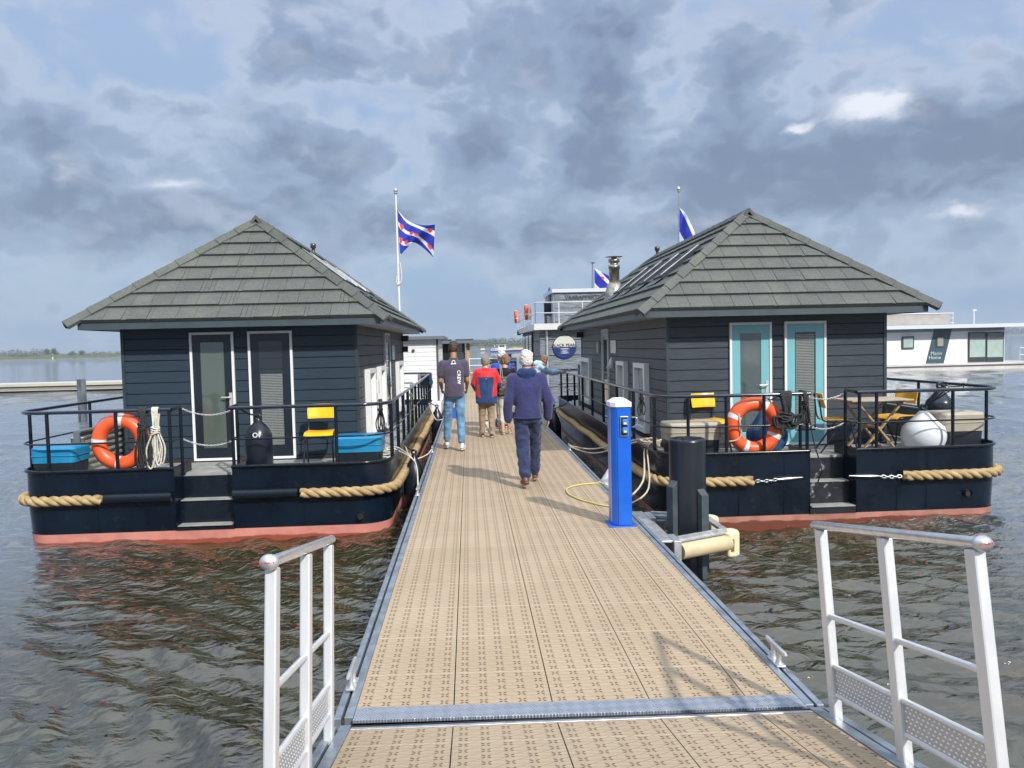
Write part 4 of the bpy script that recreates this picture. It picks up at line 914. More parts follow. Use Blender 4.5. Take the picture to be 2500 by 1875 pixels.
# ------------------------------------------------------------------ things on the decks, on the jetty and in the water
def P_(px, py, Y): return atY(px, py, Y)
DZ = .242
def storage_bin(x0, x1, y0, y1, ztop, lid, label, feet=False):
    e = thing('storage_bin', ((x0 + x1) / 2, (y0 + y1) / 2, DZ), label, 'bin', 'plastic storage bins on the foredecks'); w, d, h = (x1 - x0) / 2, (y1 - y0) / 2, ztop - DZ
    def rr(mb, wx, wy, z0, z1, r=.05, tp=.9, mi=0):
        o = rrect(-wx, wx, -wy, wy, r, 5); n = len(o); vs = [(x * tp, y * tp, z0) for x, y, _, _ in o] + [(x, y, z1) for x, y, _, _ in o]
        mb.add(vs, [(i, (i + 1) % n, (i + 1) % n + n, i + n) for i in range(n)], mi, True); mb.add(vs[:n], [tuple(reversed(range(n)))], mi); mb.add(vs[n:], [tuple(range(n))], mi)
    z0 = .05 if feet else .0
    m = MB(); rr(m, w * .93, d * .93, z0, h * .60, tp=.93); link('bin_body', m.finish('bin_body', black_pl), e)
    if feet:
        m = MB()
        for x in (-w * .75, w * .6): m.box(x - .07, x + .07, -d * .8, d * .8, 0, .05)
        link('support_block', m.finish('support_block', M('pale_block', (0.6, 0.6, 0.58), .7)), e)
    m = MB(); rr(m, w, d, h * .52, h * .93, .07, .97); o = rrect(-w, w, -d, d, .07, 5); n = len(o)
    vs = [(x, y, h * .93) for x, y, _, _ in o] + [(x * .96, y * .94, h * .985) for x, y, _, _ in o] + [(x * .5, y * .5, h) for x, y, _, _ in o]
    m.add(vs, [(j * n + i, j * n + (i + 1) % n, (j + 1) * n + (i + 1) % n, (j + 1) * n + i) for j in range(2) for i in range(n)], 0, True); m.add(vs[2 * n:], [tuple(range(n))], 0)
    m.tube([(x * 1.004, y * 1.004, h * (.74 + .03 * math.cos(x / w * 2.2))) for x, y, _, _ in o], .006, 5, closed=True)
    link('bin_lid', m.finish('bin_lid', lid), e)
storage_bin(-5.60, -5.04, 10.03, 10.50, .66, blue_lid, 'blue-lidded bin at the left rail corner of the left houseboat beside the orange ring')
storage_bin(-1.80, -1.17, 10.12, 10.62, .68, blue_lid, 'blue-lidded bin right of the yellow chair on the left houseboat', True)
storage_bin(2.62, 3.36, 10.05, 10.55, .74, beige_lid, 'beige-lidded bin left of the yellow chair behind the dark pile')
storage_bin(6.38, 6.98, 10.02, 10.52, .78, beige_lid, 'beige-lidded bin at the right rail corner behind the white fender')
storage_bin(2.95, 3.75, 20.6, 21.1, .80, beige_lid, 'far beige-lidded bin on the rear deck of the right houseboat')

def lifebuoy(c, rot, rmaj, rmin, label, rz=0.0, name='lifebuoy', group='orange life rings with white bands'):
    e = thing(name, (c[0], c[1], c[2] - rmaj - rmin), label, 'life ring', group, rz); cz = rmaj + rmin
    def ring(a0, a1, r, n, flat=.95):
        m = MB(); pts = [(math.cos(a) * rmaj, 0, cz + math.sin(a) * rmaj) for a in [a0 + (a1 - a0) * i / n for i in range(n + (0 if a1 - a0 > 6.2 else 1))]]
        m.tube(pts, r, 16, closed=(a1 - a0 > 6.2), caps=False); return m
    link('float_ring', ring(0, 2 * PI, rmin, 48).finish('float_ring', orange), e)
    for k in range(4):
        a = rot + k * PI / 2; link('white_band', ring(a - .095, a + .095, rmin * 1.025, 4).finish('white_band', M('reflective_band', (0.72, 0.73, 0.74), .35, var=.15, vs=20)), e)
    m = MB()
    for k in range(4):
        a0 = rot + k * PI / 2; pts = [(math.cos(a0 + (PI / 2) * f) * (rmaj + rmin * 1.02 + .012 * math.sin(PI * f)), .0, cz + math.sin(a0 + (PI / 2) * f) * (rmaj + rmin * 1.02 + .012 * math.sin(PI * f))) for f in [i / 8 for i in range(9)]]
        m.tube(pts, .004, 5)
    link('grab_line', m.finish('grab_line', M('orange_cord', (0.6, 0.12, 0.04), .7)), e); return e
lifebuoy((-4.46, 10.045, .705), PI / 2 - .09, .272, .088, 'orange life ring behind the railing of the left houseboat, beside the rope hanks')
eR = lifebuoy((3.72, 9.885, .690), PI / 2 - .45, .293, .090, 'orange life ring on the railing in front of the turquoise doors')
m = MB(); m.tube(smoothpath([(-.24, -.09, .56), (-.22, -.10, .40), (-.21, -.10, .30), (-.26, -.09, .22), (-.36, -.07, .20)], 5), .010, 6); link('line', m.finish('line', rope_t), eR)

def hank(c, w, h, mat, label, seed, nloop=7, r=.012, head=.2, tail=None, over=.06):
    """a coiled rope hung over the rail: loops gathered by a few turns"""
    rnd = random.Random(seed); e = World('rope_hank', (c[0], c[1], c[2] - h), label, 'rope', 'coils of rope hung on the railings'); m = MB()
    for i in range(nloop):
        f = (i + .5) / nloop - .5; x0 = c[0] + f * w * .5; dx = rnd.uniform(.6, 1.0) * w * .35; hh = h * rnd.uniform(.86, 1.0); y = c[1] + rnd.uniform(-.025, .025)
        neck = c[2] - h * head
        pts = [(x0, c[1] + .03, c[2] - .02), (x0, c[1], c[2] + .030), (x0, c[1] - .035, c[2] - .01), (c[0] + f * w * .3, y - .04, neck), (x0 - dx + f * w * .4, y - .035, c[2] - hh * .7), (x0 - dx * .5 + f * w * .5, y - .03, c[2] - hh), (x0 + dx * .4 + f * w * .5, y - .03, c[2] - hh * .985), (x0 + dx + f * w * .4, y - .03, c[2] - hh * .7), (c[0] + f * w * .3 + .01, y - .02, neck), (x0 + .01, c[1] + .02, c[2] - .02)]
        m.rope(smoothpath(pts, 5), r, r * 6, strands=3, n=5, step=r * 1.6)
    B_ = []
    for k in range(4 if nloop > 3 else 2):
        z = c[2] - h * head - k * r * 1.9 + .02
        m.rope([(c[0] + math.cos(a) * w * .30, c[1] - .035 + math.sin(a) * .045, z + .012 * math.sin(a * 2 + k)) for a in [2 * PI * q / 14 for q in range(15)]], r, r * 6, strands=3, n=5, step=r * 1.6)
    if tail: m.rope(smoothpath(tail, 6), r, r * 6, n=5, step=r * 1.8)
    e.part('coil', m, mat)
hank((-4.12, 9.93, 1.11), .17, .73, rope_k, 'black rope hank hanging right of the orange ring on the left railing', 1, 9, .013, .26)
hank((-3.965, 9.93, 1.11), .16, .72, rope_w, 'white rope hank on the left railing next to the black one', 2, 5, .012, .34)
hank((4.08, 9.75, 1.11), .27, .44, rope_k, 'thick black rope hank draped on the railing right of the orange ring', 3, 13, .016, .62)
hank((4.33, 9.75, 1.11), .10, .40, rope_k, 'thinner black rope hung at the rail end by the boarding steps of the right houseboat', 4, 4, .011, .3,
     tail=[(4.36, 9.72, 1.08), (4.37, 9.69, .85), (4.42, 9.67, .5), (4.50, 9.62, .15), (4.51, 9.70, .02), (4.50, 9.74, -.07)])
hank((-1.20, 10.36, 1.11), .10, .40, rope_k, 'black cord tied round the right rail corner of the left houseboat', 5, 3, .010, .3)
hank((2.46, 10.95, 1.11), .09, .33, rope_k, 'short black strap tied on the side rail left of the beige bin', 6, 3, .011, .3)
hank((-1.07, 14.2, 1.11), .08, .80, M('green_fleck_rope', (0.10, 0.13, 0.05), .8, var=.8, vs=60, vcol=(0.35, 0.38, 0.2)), 'green flecked rope hanging from the side rail facing the jetty', 7, 2, .016, .2)
hank((-1.06, 20.7, 1.11), .12, .30, M('blue_rope', (0.02, 0.05, 0.14), .8, var=.4, vs=60), 'dark blue rope bundle tied at the far rail corner of the left houseboat', 8, 4, .016, .3)

def ball_fender(c, r, mat, label, rope_to=None, cone=.55, group='round mooring buoys', eye=None, squash=1.0, name='ball_fender'):
    e = World(name, (c[0], c[1], c[2] - r * squash), label, 'fender', group); m = MB(); pr = []
    for i in range(13): a = -PI / 2 + (PI / 2 + .45) * i / 12; pr.append((r * math.cos(a) + (1e-5 if i == 0 else 0), r * squash * math.sin(a)))
    z1 = r * (1 + cone); r1 = r * .13; (ra, za) = pr[-1]
    for k in range(1, 6): f = k / 5; pr.append((ra + (r1 - ra) * (f ** .9), za + (z1 - za) * f))
    m.lathe(pr, c, 28); b_ = e.part('float', m, mat)
    m = MB(); zt = c[2] + z1
    m.lathe([(r * .30, -.10), (r * .17, 0), (r * .15, .03)], (c[0], c[1], zt - .02), 14)
    m.tube([(c[0] + math.cos(a) * .038, c[1], zt + .035 + math.sin(a) * .038) for a in [2 * PI * k / 14 for k in range(14)]], .017, 7, closed=True)
    e.part('eye', m, eye or rubber)
    if rope_to:
        for k, t_ in enumerate(rope_to):
            m = MB(); t_ = Vector(t_); a = Vector((c[0], c[1], zt + .05)); md = (a + t_) / 2 + Vector((.02 * (k - .5), 0, -.02)); m.rope(smoothpath([a, md, t_, t_ + Vector((0, .03, .03)), t_ + Vector((0, .03, -.03))], 5), .010, .06, n=5, step=.02); e.part('lanyard', m, rope_k)
    return e
ball_fender((4.02, 10.22, .52), .275, M('blue_vinyl', (0.012, 0.060, 0.17), .25, var=.7, vs=5, vcol=(0.03, 0.14, 0.30), coat=.3), 'dark blue round buoy on deck behind the orange ring of the right houseboat', [(4.02, 9.77, 1.10)], squash=.97)
ball_fender((6.17, 10.14, .47), .285, M('white_vinyl', (0.70, 0.72, 0.75), .35, var=.15, vs=6, vcol=(0.6, 0.58, 0.52)), 'big white teardrop fender standing between table and beige bin', [(6.30, 9.77, 1.10), (6.24, 9.77, 1.12)], cone=.22, squash=.98)
ball_fender((6.80, 10.78, .80), .195, M('black_vinyl_ball', (0.015, 0.022, 0.035), .25, var=.5, vs=5, coat=.2), 'black round buoy hanging above the right-hand beige bin', [(7.06, 11.0, 1.10), (7.06, 10.6, 1.10)], cone=.35)
def long_fender(c, r, L, label, mat=rubber, rope_to=None, mark=False):
    e = World('cylinder_fender', (c[0], c[1], c[2]), label, 'fender', 'black cylindrical fenders'); x, y, z = c
    m = MB(); m.lathe([(r * .30, 0), (r * .8, .03), (r, .10), (r, L * .62), (r * .97, L * .70), (r * .80, L * .80), (r * .52, L * .89), (r * .26, L * .95), (r * .2, L)], (x, y, z), 28); f = e.part('body', m, mat)
    m = MB(); m.tube([(x + math.cos(a) * .035, y, z + L + .02 + math.sin(a) * .035) for a in [2 * PI * k / 12 for k in range(12)]], .016, 7, closed=True); e.part('eye', m, mat)
    if rope_to: m = MB(); m.rope(smoothpath([(x, y, z + L + .04), ((x + rope_to[0]) / 2, (y + rope_to[1]) / 2 - .02, (z + L + rope_to[2]) / 2), rope_to], 6), .014, .07, n=5, step=.025); e.part('lanyard', m, rope_k)
    if mark:
        m = MB(); add_text(m, 'Ov', .085, (x + .02, y - r - .003, z + .50), (1, 0, 0), (0, 0, 1), depth=.001, bold=True); e.part('painted_mark', m, white)
long_fender((-2.77, 10.20, DZ), .172, .70, 'tall black fender standing on deck in front of the door with the blind', rope_to=(-2.92, 9.93, 1.10), mark=True)
long_fender((-.875, 11.75, -.95), .168, 1.16, 'nearest black fender hanging between the left houseboat and the jetty', rope_to=(-1.05, 11.9, .37))
long_fender((-.875, 20.3, -.90), .165, 1.15, 'far black fender between the stern of the left houseboat and the jetty', rope_to=(-1.05, 20.4, .37))
long_fender((2.07, 18.9, -.95), .17, 1.15, 'large black fender between the jetty and the far part of the right houseboat', rope_to=(2.42, 19.0, .37))
ball_fender((2.08, 11.35, -.34), .20, M('white_vinyl', (0.70, 0.72, 0.75)), 'white fender squeezed between jetty and right houseboat below the mooring lines', [(2.43, 11.5, .36)], cone=.6)

# school chairs
def make_chair(seat_m):
    e = thing('chair', (0, 0, 0), 'x', 'chair', 'yellow tubular school chairs on the foredecks')
    def shell(fn, th, name):
        nu, nv = 8, 6; T, B2 = [], []
        for j in range(nv + 1):
            for i in range(nu + 1): p, n = fn(i / nu * 2 - 1, j / nv); T.append(p + n * th / 2); B2.append(p - n * th / 2)
        N = len(T); q = lambda i, j: j * (nu + 1) + i; fs = []
        for j in range(nv):
            for i in range(nu): fs += [(q(i, j), q(i + 1, j), q(i + 1, j + 1), q(i, j + 1)), (q(i, j + 1) + N, q(i + 1, j + 1) + N, q(i + 1, j) + N, q(i, j) + N)]
        for i in range(nu): fs += [(q(i + 1, 0), q(i, 0), q(i, 0) + N, q(i + 1, 0) + N), (q(i, nv), q(i + 1, nv), q(i + 1, nv) + N, q(i, nv) + N)]
        for j in range(nv): fs += [(q(0, j), q(0, j + 1), q(0, j + 1) + N, q(0, j) + N), (q(nu, j + 1), q(nu, j), q(nu, j) + N, q(nu, j + 1) + N)]
        m = MB(); m.add(T + B2, fs, 0, True); link(name, m.finish(name, seat_m), e, bev=.002)
    def seat(u, v):   # front at -y, front edge rolled down
        y = -.20 + .40 * v; z = .445 - .035 * max(0, (.25 - v) / .25) ** 2 + .012 * u * u; return Vector((u * (.195 - .01 * v), y, z)), Vector((0, 0, 1))
    def back(u, v):
        z = .62 + .20 * v; return Vector((u * (.19 - .015 * abs(v - .5)), .215 + .045 * v - .04 * u * u * 1.0, z)), Vector((0, -1, .2)).normalized()
    shell(seat, .012, 'seat'); shell(back, .012, 'backrest')
    tm = M('chair_tube', (0.012, 0.016, 0.024), .3, spec=.6)
    for s in (-1, 1):
        m = MB(); m.tube(smoothpath([(s * .18, .16, .43), (s * .182, .205, .45), (s * .182, .23, .52), (s * .180, .245, .66), (s * .178, .262, .80)], 4), .011, 8); link('back_tube', m.finish('back_tube', tm), e)
        m = MB(); m.tube([(s * .175, -.15, .43), (s * .20, -.24, .0)], .012, 8); link('leg', m.finish('leg', tm), e)
        m = MB(); m.tube([(s * .175, -.05, .43), (s * .205, .24, .0)], .012, 8); link('leg', m.finish('leg', tm), e)
    m = MB(); m.tube([(-.175, -.16, .425), (.175, -.16, .425), (.178, .16, .425), (-.178, .16, .425)], .010, 8, closed=True); link('seat_frame', m.finish('seat_frame', tm), e)
    return e
ch = make_chair(yellow); ch.location = (P_(781, 1050, 10.72).x, 10.72, DZ); ch.rotation_euler = (0, 0, .06); ch['label'] = 'bright yellow chair on the left houseboat between black fender and blue bin'
c2 = copy_tree(ch); c2.location = (3.42, 10.80, DZ); c2.rotation_euler = (0, 0, .20); c2['label'] = 'bright yellow chair on the right houseboat left of the turquoise doors'
c3 = make_chair(mustard); c3.location = (5.10, 10.45, DZ); c3.rotation_euler = (0, 0, 1.32); c3['label'] = 'mustard chair on the left side of the wooden table'
c4 = copy_tree(c3); c4.location = (6.10, 10.70, DZ); c4.rotation_euler = (0, 0, -1.25); c4['label'] = 'mustard chair on the right side of the wooden table'
# folding table
T_ = World('folding_table', (5.55, 10.32, DZ), 'slatted folding wooden table with crossed legs on the right foredeck', 'table')
m = MB()
for k in range(6): y = 10.04 + k * .098; m.box(5.12, 5.98, y, y + .085, .955, .975)
T_.part('tabletop', m, woodg, bev=.004)
m = MB(); m.box(5.22, 5.26, 10.06, 10.6, .915, .954); m.box(5.84, 5.88, 10.06, 10.6, .915, .954); T_.part('batten', m, wood)
for y in (10.12, 10.54):
    for a, b2 in ((5.24, 5.80), (5.86, 5.28)): m = MB(); o_ = .012 if a > 5.5 else -.012; m.bar((a, y + o_, .93), (b2, y + o_, DZ + .01), .022, .045, up=(0, 1, 0)); T_.part('leg', m, wood)
m = MB(); m.box(5.53, 5.57, 10.12, 10.54, .57, .60); T_.part('stretcher', m, wood)

def corrugated(x, y0, y1, z0, z1, label, ribs_h=True, face=1):
    m = MB(); n = 56; vs = []
    mt = M('zinc_panel', (0.36, 0.35, 0.31), .4, metal=.4, var=.4, vs=6, bump=.001, bs=40)
    if ribs_h:
        for i in range(n + 1):
            z = z0 + (z1 - z0) * i / n; o = .018 * (math.sin(i / n * 2 * PI * 6))
            vs += [(x + face * o, y0, z), (x + face * o, y1, z)]
        m.add(vs, [(2 * i, 2 * i + 1, 2 * i + 3, 2 * i + 2) for i in range(n)], 0, True)
    else:
        m.box(x - .01, x + .01, y0, y1, z0, z1)
        y = y0 + .03
        while y < y1 - .03: m.box(x - .022, x + .022, y, y + .012, z0 + .04, z1 - .04); y += .032
    m.box(x - .045, x - .025, y0, y1, z0, z1, 1); m.box(x - .04, x + .04, y0 - .02, y0, z0 - .01, z1 + .01, 1); m.box(x - .04, x + .04, y1, y1 + .02, z0 - .01, z1 + .01, 1); m.box(x - .05, x + .05, y0, y1, z1 + .01, z1 + .03, 1)
    solo('ribbed_panel', m, [mt, M('grey_frame', (0.16, 0.17, 0.17), .45, metal=.3)], label, 'panel')
corrugated(-5.25, 10.55, 11.9, .26, .78, 'corrugated zinc panel box seen through the left orange ring')
corrugated(6.72, 10.95, 13.0, .26, .72, 'ribbed grey panel box along the right side deck behind the chair', False, -1)
# deck bollards with rope turns
def bollard(c, label, rm):
    e = World('deck_bollard', c, label, 'bollard', 'deck bollards'); x, y, z = c
    m = MB(); m.box(x - .10, x + .10, y - .05, y + .05, z, z + .02)
    for s in (-.055, .055): m.lathe([(.032, 0), (.032, .16), (.042, .165), (.042, .18), (0, .182)], (x + s, y, z), 14)
    e.part('posts', m, M('bollard_paint', (0.35, 0.36, 0.36), .4, metal=.4))
    if rm:
        rnd = random.Random(int(x * 100)); m = MB()
        for k in range(5):
            a0 = rnd.random() * 6; m.rope([(x + math.cos(a) * (.10 + .01 * k) * 1.1, y + math.sin(a) * (.055 + .008 * k), z + .05 + k * .024 + .012 * math.sin(a * 2 + a0)) for a in [2 * PI * q / 18 for q in range(19)]], .013, .08, n=5, step=.022)
        m.rope(smoothpath([(x - .1, y, z + .14), (x, y - .05, z + .19), (x + .12, y - .02, z + .08), (x + .05, y - .1, z + .04)], 6), .013, .08, n=5, step=.022)
        e.part('rope_turns', m, rm)
bollard((-1.24, 10.95, DZ), 'bollard with white rope turns behind the right-hand blue bin', rope_w)
bollard((2.62, 11.05, DZ), 'bollard with tan rope turns at the rail corner left of the beige bin', rope_t)
bollard((-5.28, 10.62, DZ + .30), 'small bollard on the left rail side above the blue-lidded bin', None)
def line(name, pts, r, mat, label, cat, group=None, k=8, tw=True):
    m = MB(); sp_ = smoothpath(pts, k)
    if tw: m.rope(sp_, r, r * 6, n=5, step=r * 2)
    else: m.tube(sp_, r, 6)
    return solo(name, m, mat, label, cat, group)
cl3, cl2, cl4 = atZ(1017, 1210), atZ(1398, 1100), atZ(1051, 1105)
g_ = 'mooring lines between jetty cleats and hulls'
line('mooring_line', [(-.665, cl3.y, .09), (-.82, 11.15, .17), (-1.05, 10.95, .375), (-1.16, 10.95, .40)], .011, rope_w, 'white mooring line from the nearest left cleat up to the left houseboat', 'mooring line', g_)
line('mooring_line', [(-.665, cl3.y + .05, .08), (-.84, 11.35, .14), (-1.04, 11.15, .375), (-1.17, 11.0, .42)], .011, rope_w, 'second white mooring line just beside the first at the left cleat', 'mooring line', g_)
line('mooring_line', [(-.665, cl4.y, .09), (-.75, 12.9, .02), (-.95, 12.3, .05), (-1.05, 12.2, .30)], .012, rope_w, 'white line from the second left cleat passing behind the near black fender', 'mooring line', g_)
line('mooring_line', [(-.70, 19.2, .02), (-.85, 18.6, .10), (-1.06, 19.9, .40), (-1.1, 20.4, .55)], .014, rope_w, 'pale line dropping from the far rail corner of the left houseboat', 'mooring line', g_)
line('mooring_line', [(1.665, cl2.y, .09), (2.0, cl2.y - .6, .10), (2.42, 11.35, .36), (2.58, 11.08, .42)], .013, rope_t, 'tan mooring line from the right cleat to the bollard of the right houseboat', 'mooring line', g_)
line('mooring_line', [(1.665, cl2.y - .05, .08), (2.0, cl2.y - .75, .05), (2.43, 11.15, .36), (2.60, 11.02, .36)], .013, rope_t, 'lower tan mooring line running beside the other from the right cleat', 'mooring line', g_)
line('mooring_line', [(2.58, 10.98, .40), (2.42, 10.6, .30), (2.1, 9.3, .12), (1.68, 8.4, .05)], .014, rope_t, 'tan line from the right bollard down behind the blue pedestal', 'mooring line', g_)
line('mooring_line', [(2.64, 10.95, .38), (2.44, 10.5, .34), (2.12, 9.1, .06), (1.68, 8.3, .03)], .012, rope_t, 'second tan line slanting down behind the blue pedestal', 'mooring line', g_)
hose = [atZ(px, py, .012) for px, py in ((1500, 1177), (1462, 1179), (1425, 1182), (1398, 1187), (1384, 1194), (1388, 1206), (1412, 1218), (1440, 1226), (1468, 1233), (1505, 1238))]
hose[0] = Vector((2.0, hose[0].y + .1, -.15)); hose.insert(1, Vector((1.66, hose[1].y, .02)))
line('yellow_cord', hose, .009, M('yellow_cord', (0.62, 0.50, 0.16), .6), 'thin yellow cord lying in a loop on the jetty beside the blue pedestal', 'cord', k=8, tw=False)

# blue service pedestal
PB = atZ(1521, 1286); bx, by = PB.x, PB.y + .12
SP = World('service_pedestal', (bx, by, 0.0), 'bright blue power pedestal with white cap on the right edge of the jetty', 'power pedestal')
blue = M('pedestal_blue', (0.004, 0.115, 0.62), .28, var=.18, vs=5, vcol=(0.01, 0.17, 0.75), coat=.3, bump=.001, bs=12, spots=((0.003, 0.06, 0.33), 16, .68))
hexp = [(-.094, -.07), (-.052, -.12), (.094, -.12), (.094, .10), (.052, .13), (-.094, .13)]
m = MB(); m.prism([(bx + x, by + y) for x, y in hexp], 2, .012, 1.195); SP.part('column', m, blue, bev=.006)
m = MB(); m.box(bx - .046, bx - .040, by - .123, by - .1195, .02, 1.19); SP.part('groove', m, M('groove', (0.002, 0.02, 0.16), .5))
m = MB(); m.box(bx - .0975, bx - .0945, by - .045, by - .02, .03, 1.16); SP.part('side_strip', m, M('pale_strip', (0.55, 0.62, 0.75), .3, metal=.3))
m = MB(); m.box(bx - .135, bx + .13, by - .145, by + .15, 0, .011); SP.part('base_plate', m, blue, bev=.003)
m = MB(); o = [(bx + x * 1.09, by + y * 1.09) for x, y in hexp]; n = len(o)
vs = [(x, y, 1.19) for x, y in o] + [(x, y, 1.235) for x, y in o] + [(bx + .0 + (x - bx) * .45, by + (y - by) * .45, 1.275) for x, y in o]
m.add(vs, [(j * n + i, j * n + (i + 1) % n, (j + 1) * n + (i + 1) % n, (j + 1) * n + i) for j in range(2) for i in range(n)] + [tuple(range(2 * n, 3 * n)), tuple(reversed(range(n)))]); SP.part('cap', m, M('white_cap', (0.80, 0.80, 0.80), .35), bev=.004)
sx0, sx1, sz0, sz1 = bx - .015, bx + .068, .90, 1.10
m = MB(); m.box(sx0, sx1, by - .135, by - .1195, sz0, sz1); pl = SP.part('socket_panel', m, M('panel_metal', (0.42, 0.42, 0.43), .3, metal=.8), bev=.003)
m = MB(); m.box(sx0 + .010, sx1 - .010, by - .1375, by - .135, sz0 + .012, sz1 - .012); SP.part('panel_back', m, blackm, pl)
for z in (.965, 1.045):
    m = MB(); m.tube([(bx + .027, by - .136, z), (bx + .027, by - .168, z - .004)], .026, 16); m.box(bx + .005, bx + .049, by - .176, by - .168, z - .026, z + .028); so_ = SP.part('socket', m, M('socket_blue', (0.03, 0.25, 0.75), .3), bev=.003)
    m = MB(); m.box(bx + .014, bx + .04, by - .178, by - .1762, z - .02, z - .002); SP.part('socket_label', m, white, so_)
m = MB(); m.tube(smoothpath([(bx + .105, by - .10, 1.085), (bx + .15, by - .12, 1.08), (bx + .165, by - .12, 1.03), (bx + .13, by - .12, .995), (bx + .105, by - .10, .99)], 4), .007, 6); SP.part('cable_hook', m, steel)

# mooring pile with guide collar
pc = (2.205, 7.72)
PL = World('mooring_pile', (pc[0], pc[1], WZ - 1.2), 'thick black-capped round pile right of the blue pedestal', 'pile')
m = MB(); m.lathe([(.185, -1.8), (.185, .80), (.180, .825), (.165, .835), (.12, .828), (.05, .838), (0, .835)], (pc[0], pc[1], 0), 32)
pm = M('pile_sleeve', (0.007, 0.011, 0.018), .30, var=.6, vs=3, vcol=(0.028, 0.032, 0.038), bump=.004, bs=3, stretch=(1, 1, .3), spec=.45); PL.part('pile', m, pm)
m = MB(); rnd = random.Random(2)
for k in range(9): a = rnd.random() * 6.28; b2 = a + rnd.uniform(-.8, .8); m.tube([(pc[0] + math.cos(a) * .17, pc[1] + math.sin(a) * .17, .83), (pc[0] + math.cos(b2) * .03, pc[1] + math.sin(b2) * .03, .845)], [.008, .004], 5)
PL.part('cap_folds', m, pm)
fm = M('guide_strip', (0.055, 0.075, 0.085), .5, var=.5, vs=5, bump=.002, bs=30)
for a, zt in ((math.radians(208), .36), (math.radians(-62), .28)):
    R_ = Matrix.Rotation(a, 3, 'Z'); m = MB(); c = Vector((pc[0], pc[1], 0)) + R_ @ Vector((.215, 0, 0)); m.obox(c + Vector((0, 0, (zt - 1.6) / 2)), (.065, .095, zt + 1.6), R_)
    m.add([c + R_ @ Vector(v) for v in ((.0325, -.0475, zt - .8 + .8), (.0325, .0475, zt), (-.0325, .0475, zt), (-.0325, -.0475, zt), (-.0325, -.0475, zt + .06), (-.0325, .0475, zt + .06))], [(0, 1, 5, 4), (0, 4, 3), (1, 2, 5), (2, 3, 4, 5), (0, 3, 2, 1)]); PL.part('guide_strip', m, fm, bev=.005)
cream = M('cream_fender', (0.56, 0.46, 0.28), .5, var=.3, vs=5, vcol=(0.64, 0.55, 0.38)); cream2 = M('pale_bumper', (0.72, 0.65, 0.42), .5, var=.2, vs=5)
PG = World('pile_guide', (1.72, 7.6, -.2), 'aluminium pile guide with cream bumpers clasping the black pile', 'pile guide')
m = MB(); m.box(1.722, 1.86, 7.02, 8.32, -.055, -.035); m.box(1.722, 1.735, 7.02, 8.32, -.22, -.055); PG.part('mounting_plate', m, alu, bev=.003)
m = MB(); m.box(1.862, 1.93, 6.98, 7.25, -.22, -.03); m.box(1.862, 1.93, 7.95, 8.25, -.22, -.03); m.box(1.862, 1.90, 7.25, 7.95, -.20, -.06); PG.part('bracket', m, alu, bev=.003)
for (y0_, y1_, nm) in ((7.10, 7.36, 'n'), (8.20, 8.02, 'f')):
    a, b2 = Vector((1.93, y0_, -.055)), Vector((2.48, y1_, -.055)); m = MB(); m.bar(a, b2, .085, .02); m.bar(a + Vector((0, 0, -.02)), b2 + Vector((0, 0, -.02)), .03, .12); PG.part('arm', m, alu, bev=.003)
    m = MB(); o_ = Vector((0, -.05 if nm == 'n' else .05, -.095)); m.tube([a + o_, b2 + o_], .078, 18); PG.part('fender_tube', m, cream)
    m = MB(); c = b2 + Vector((.03, 0, -.09)); pr = [(-.07, -.05), (-.04, -.105), (.03, -.10), (.085, -.05), (.10, .02), (.085, .09), (.05, .12), (-.01, .11), (-.01, .04), (-.06, .02)]
    if nm == 'f': pr = [(x, -y) for x, y in pr][::-1]
    m.prism([(c.x + x, c.y + y) for x, y in pr], 2, c.z - .14, c.z + .10); bp_ = PG.part('bumper', m, cream2, bev=.018, seg=3)
    if nm == 'n': m = MB(); m.box(c.x - .015, c.x + .015, c.y - .112, c.y - .104, c.z - .08, c.z + .04); PG.part('slot', m, M('slot_brown', (0.20, 0.13, 0.04), .7), bp_, bev=.008)
m = MB(); m.bar((2.48, 7.42, -.056), (2.48, 7.98, -.056), .07, .03); PG.part('cross_arm', m, alu, bev=.003)
for p in ((2.02, 7.35), (2.02, 8.1), (2.46, 8.1)): m = MB(); m.tube([(p[0], p[1], -.20), (p[0], p[1], -.09)], .05, 14); PG.part('roller', m, M('roller', (0.25, 0.26, 0.28), .5, metal=.4))

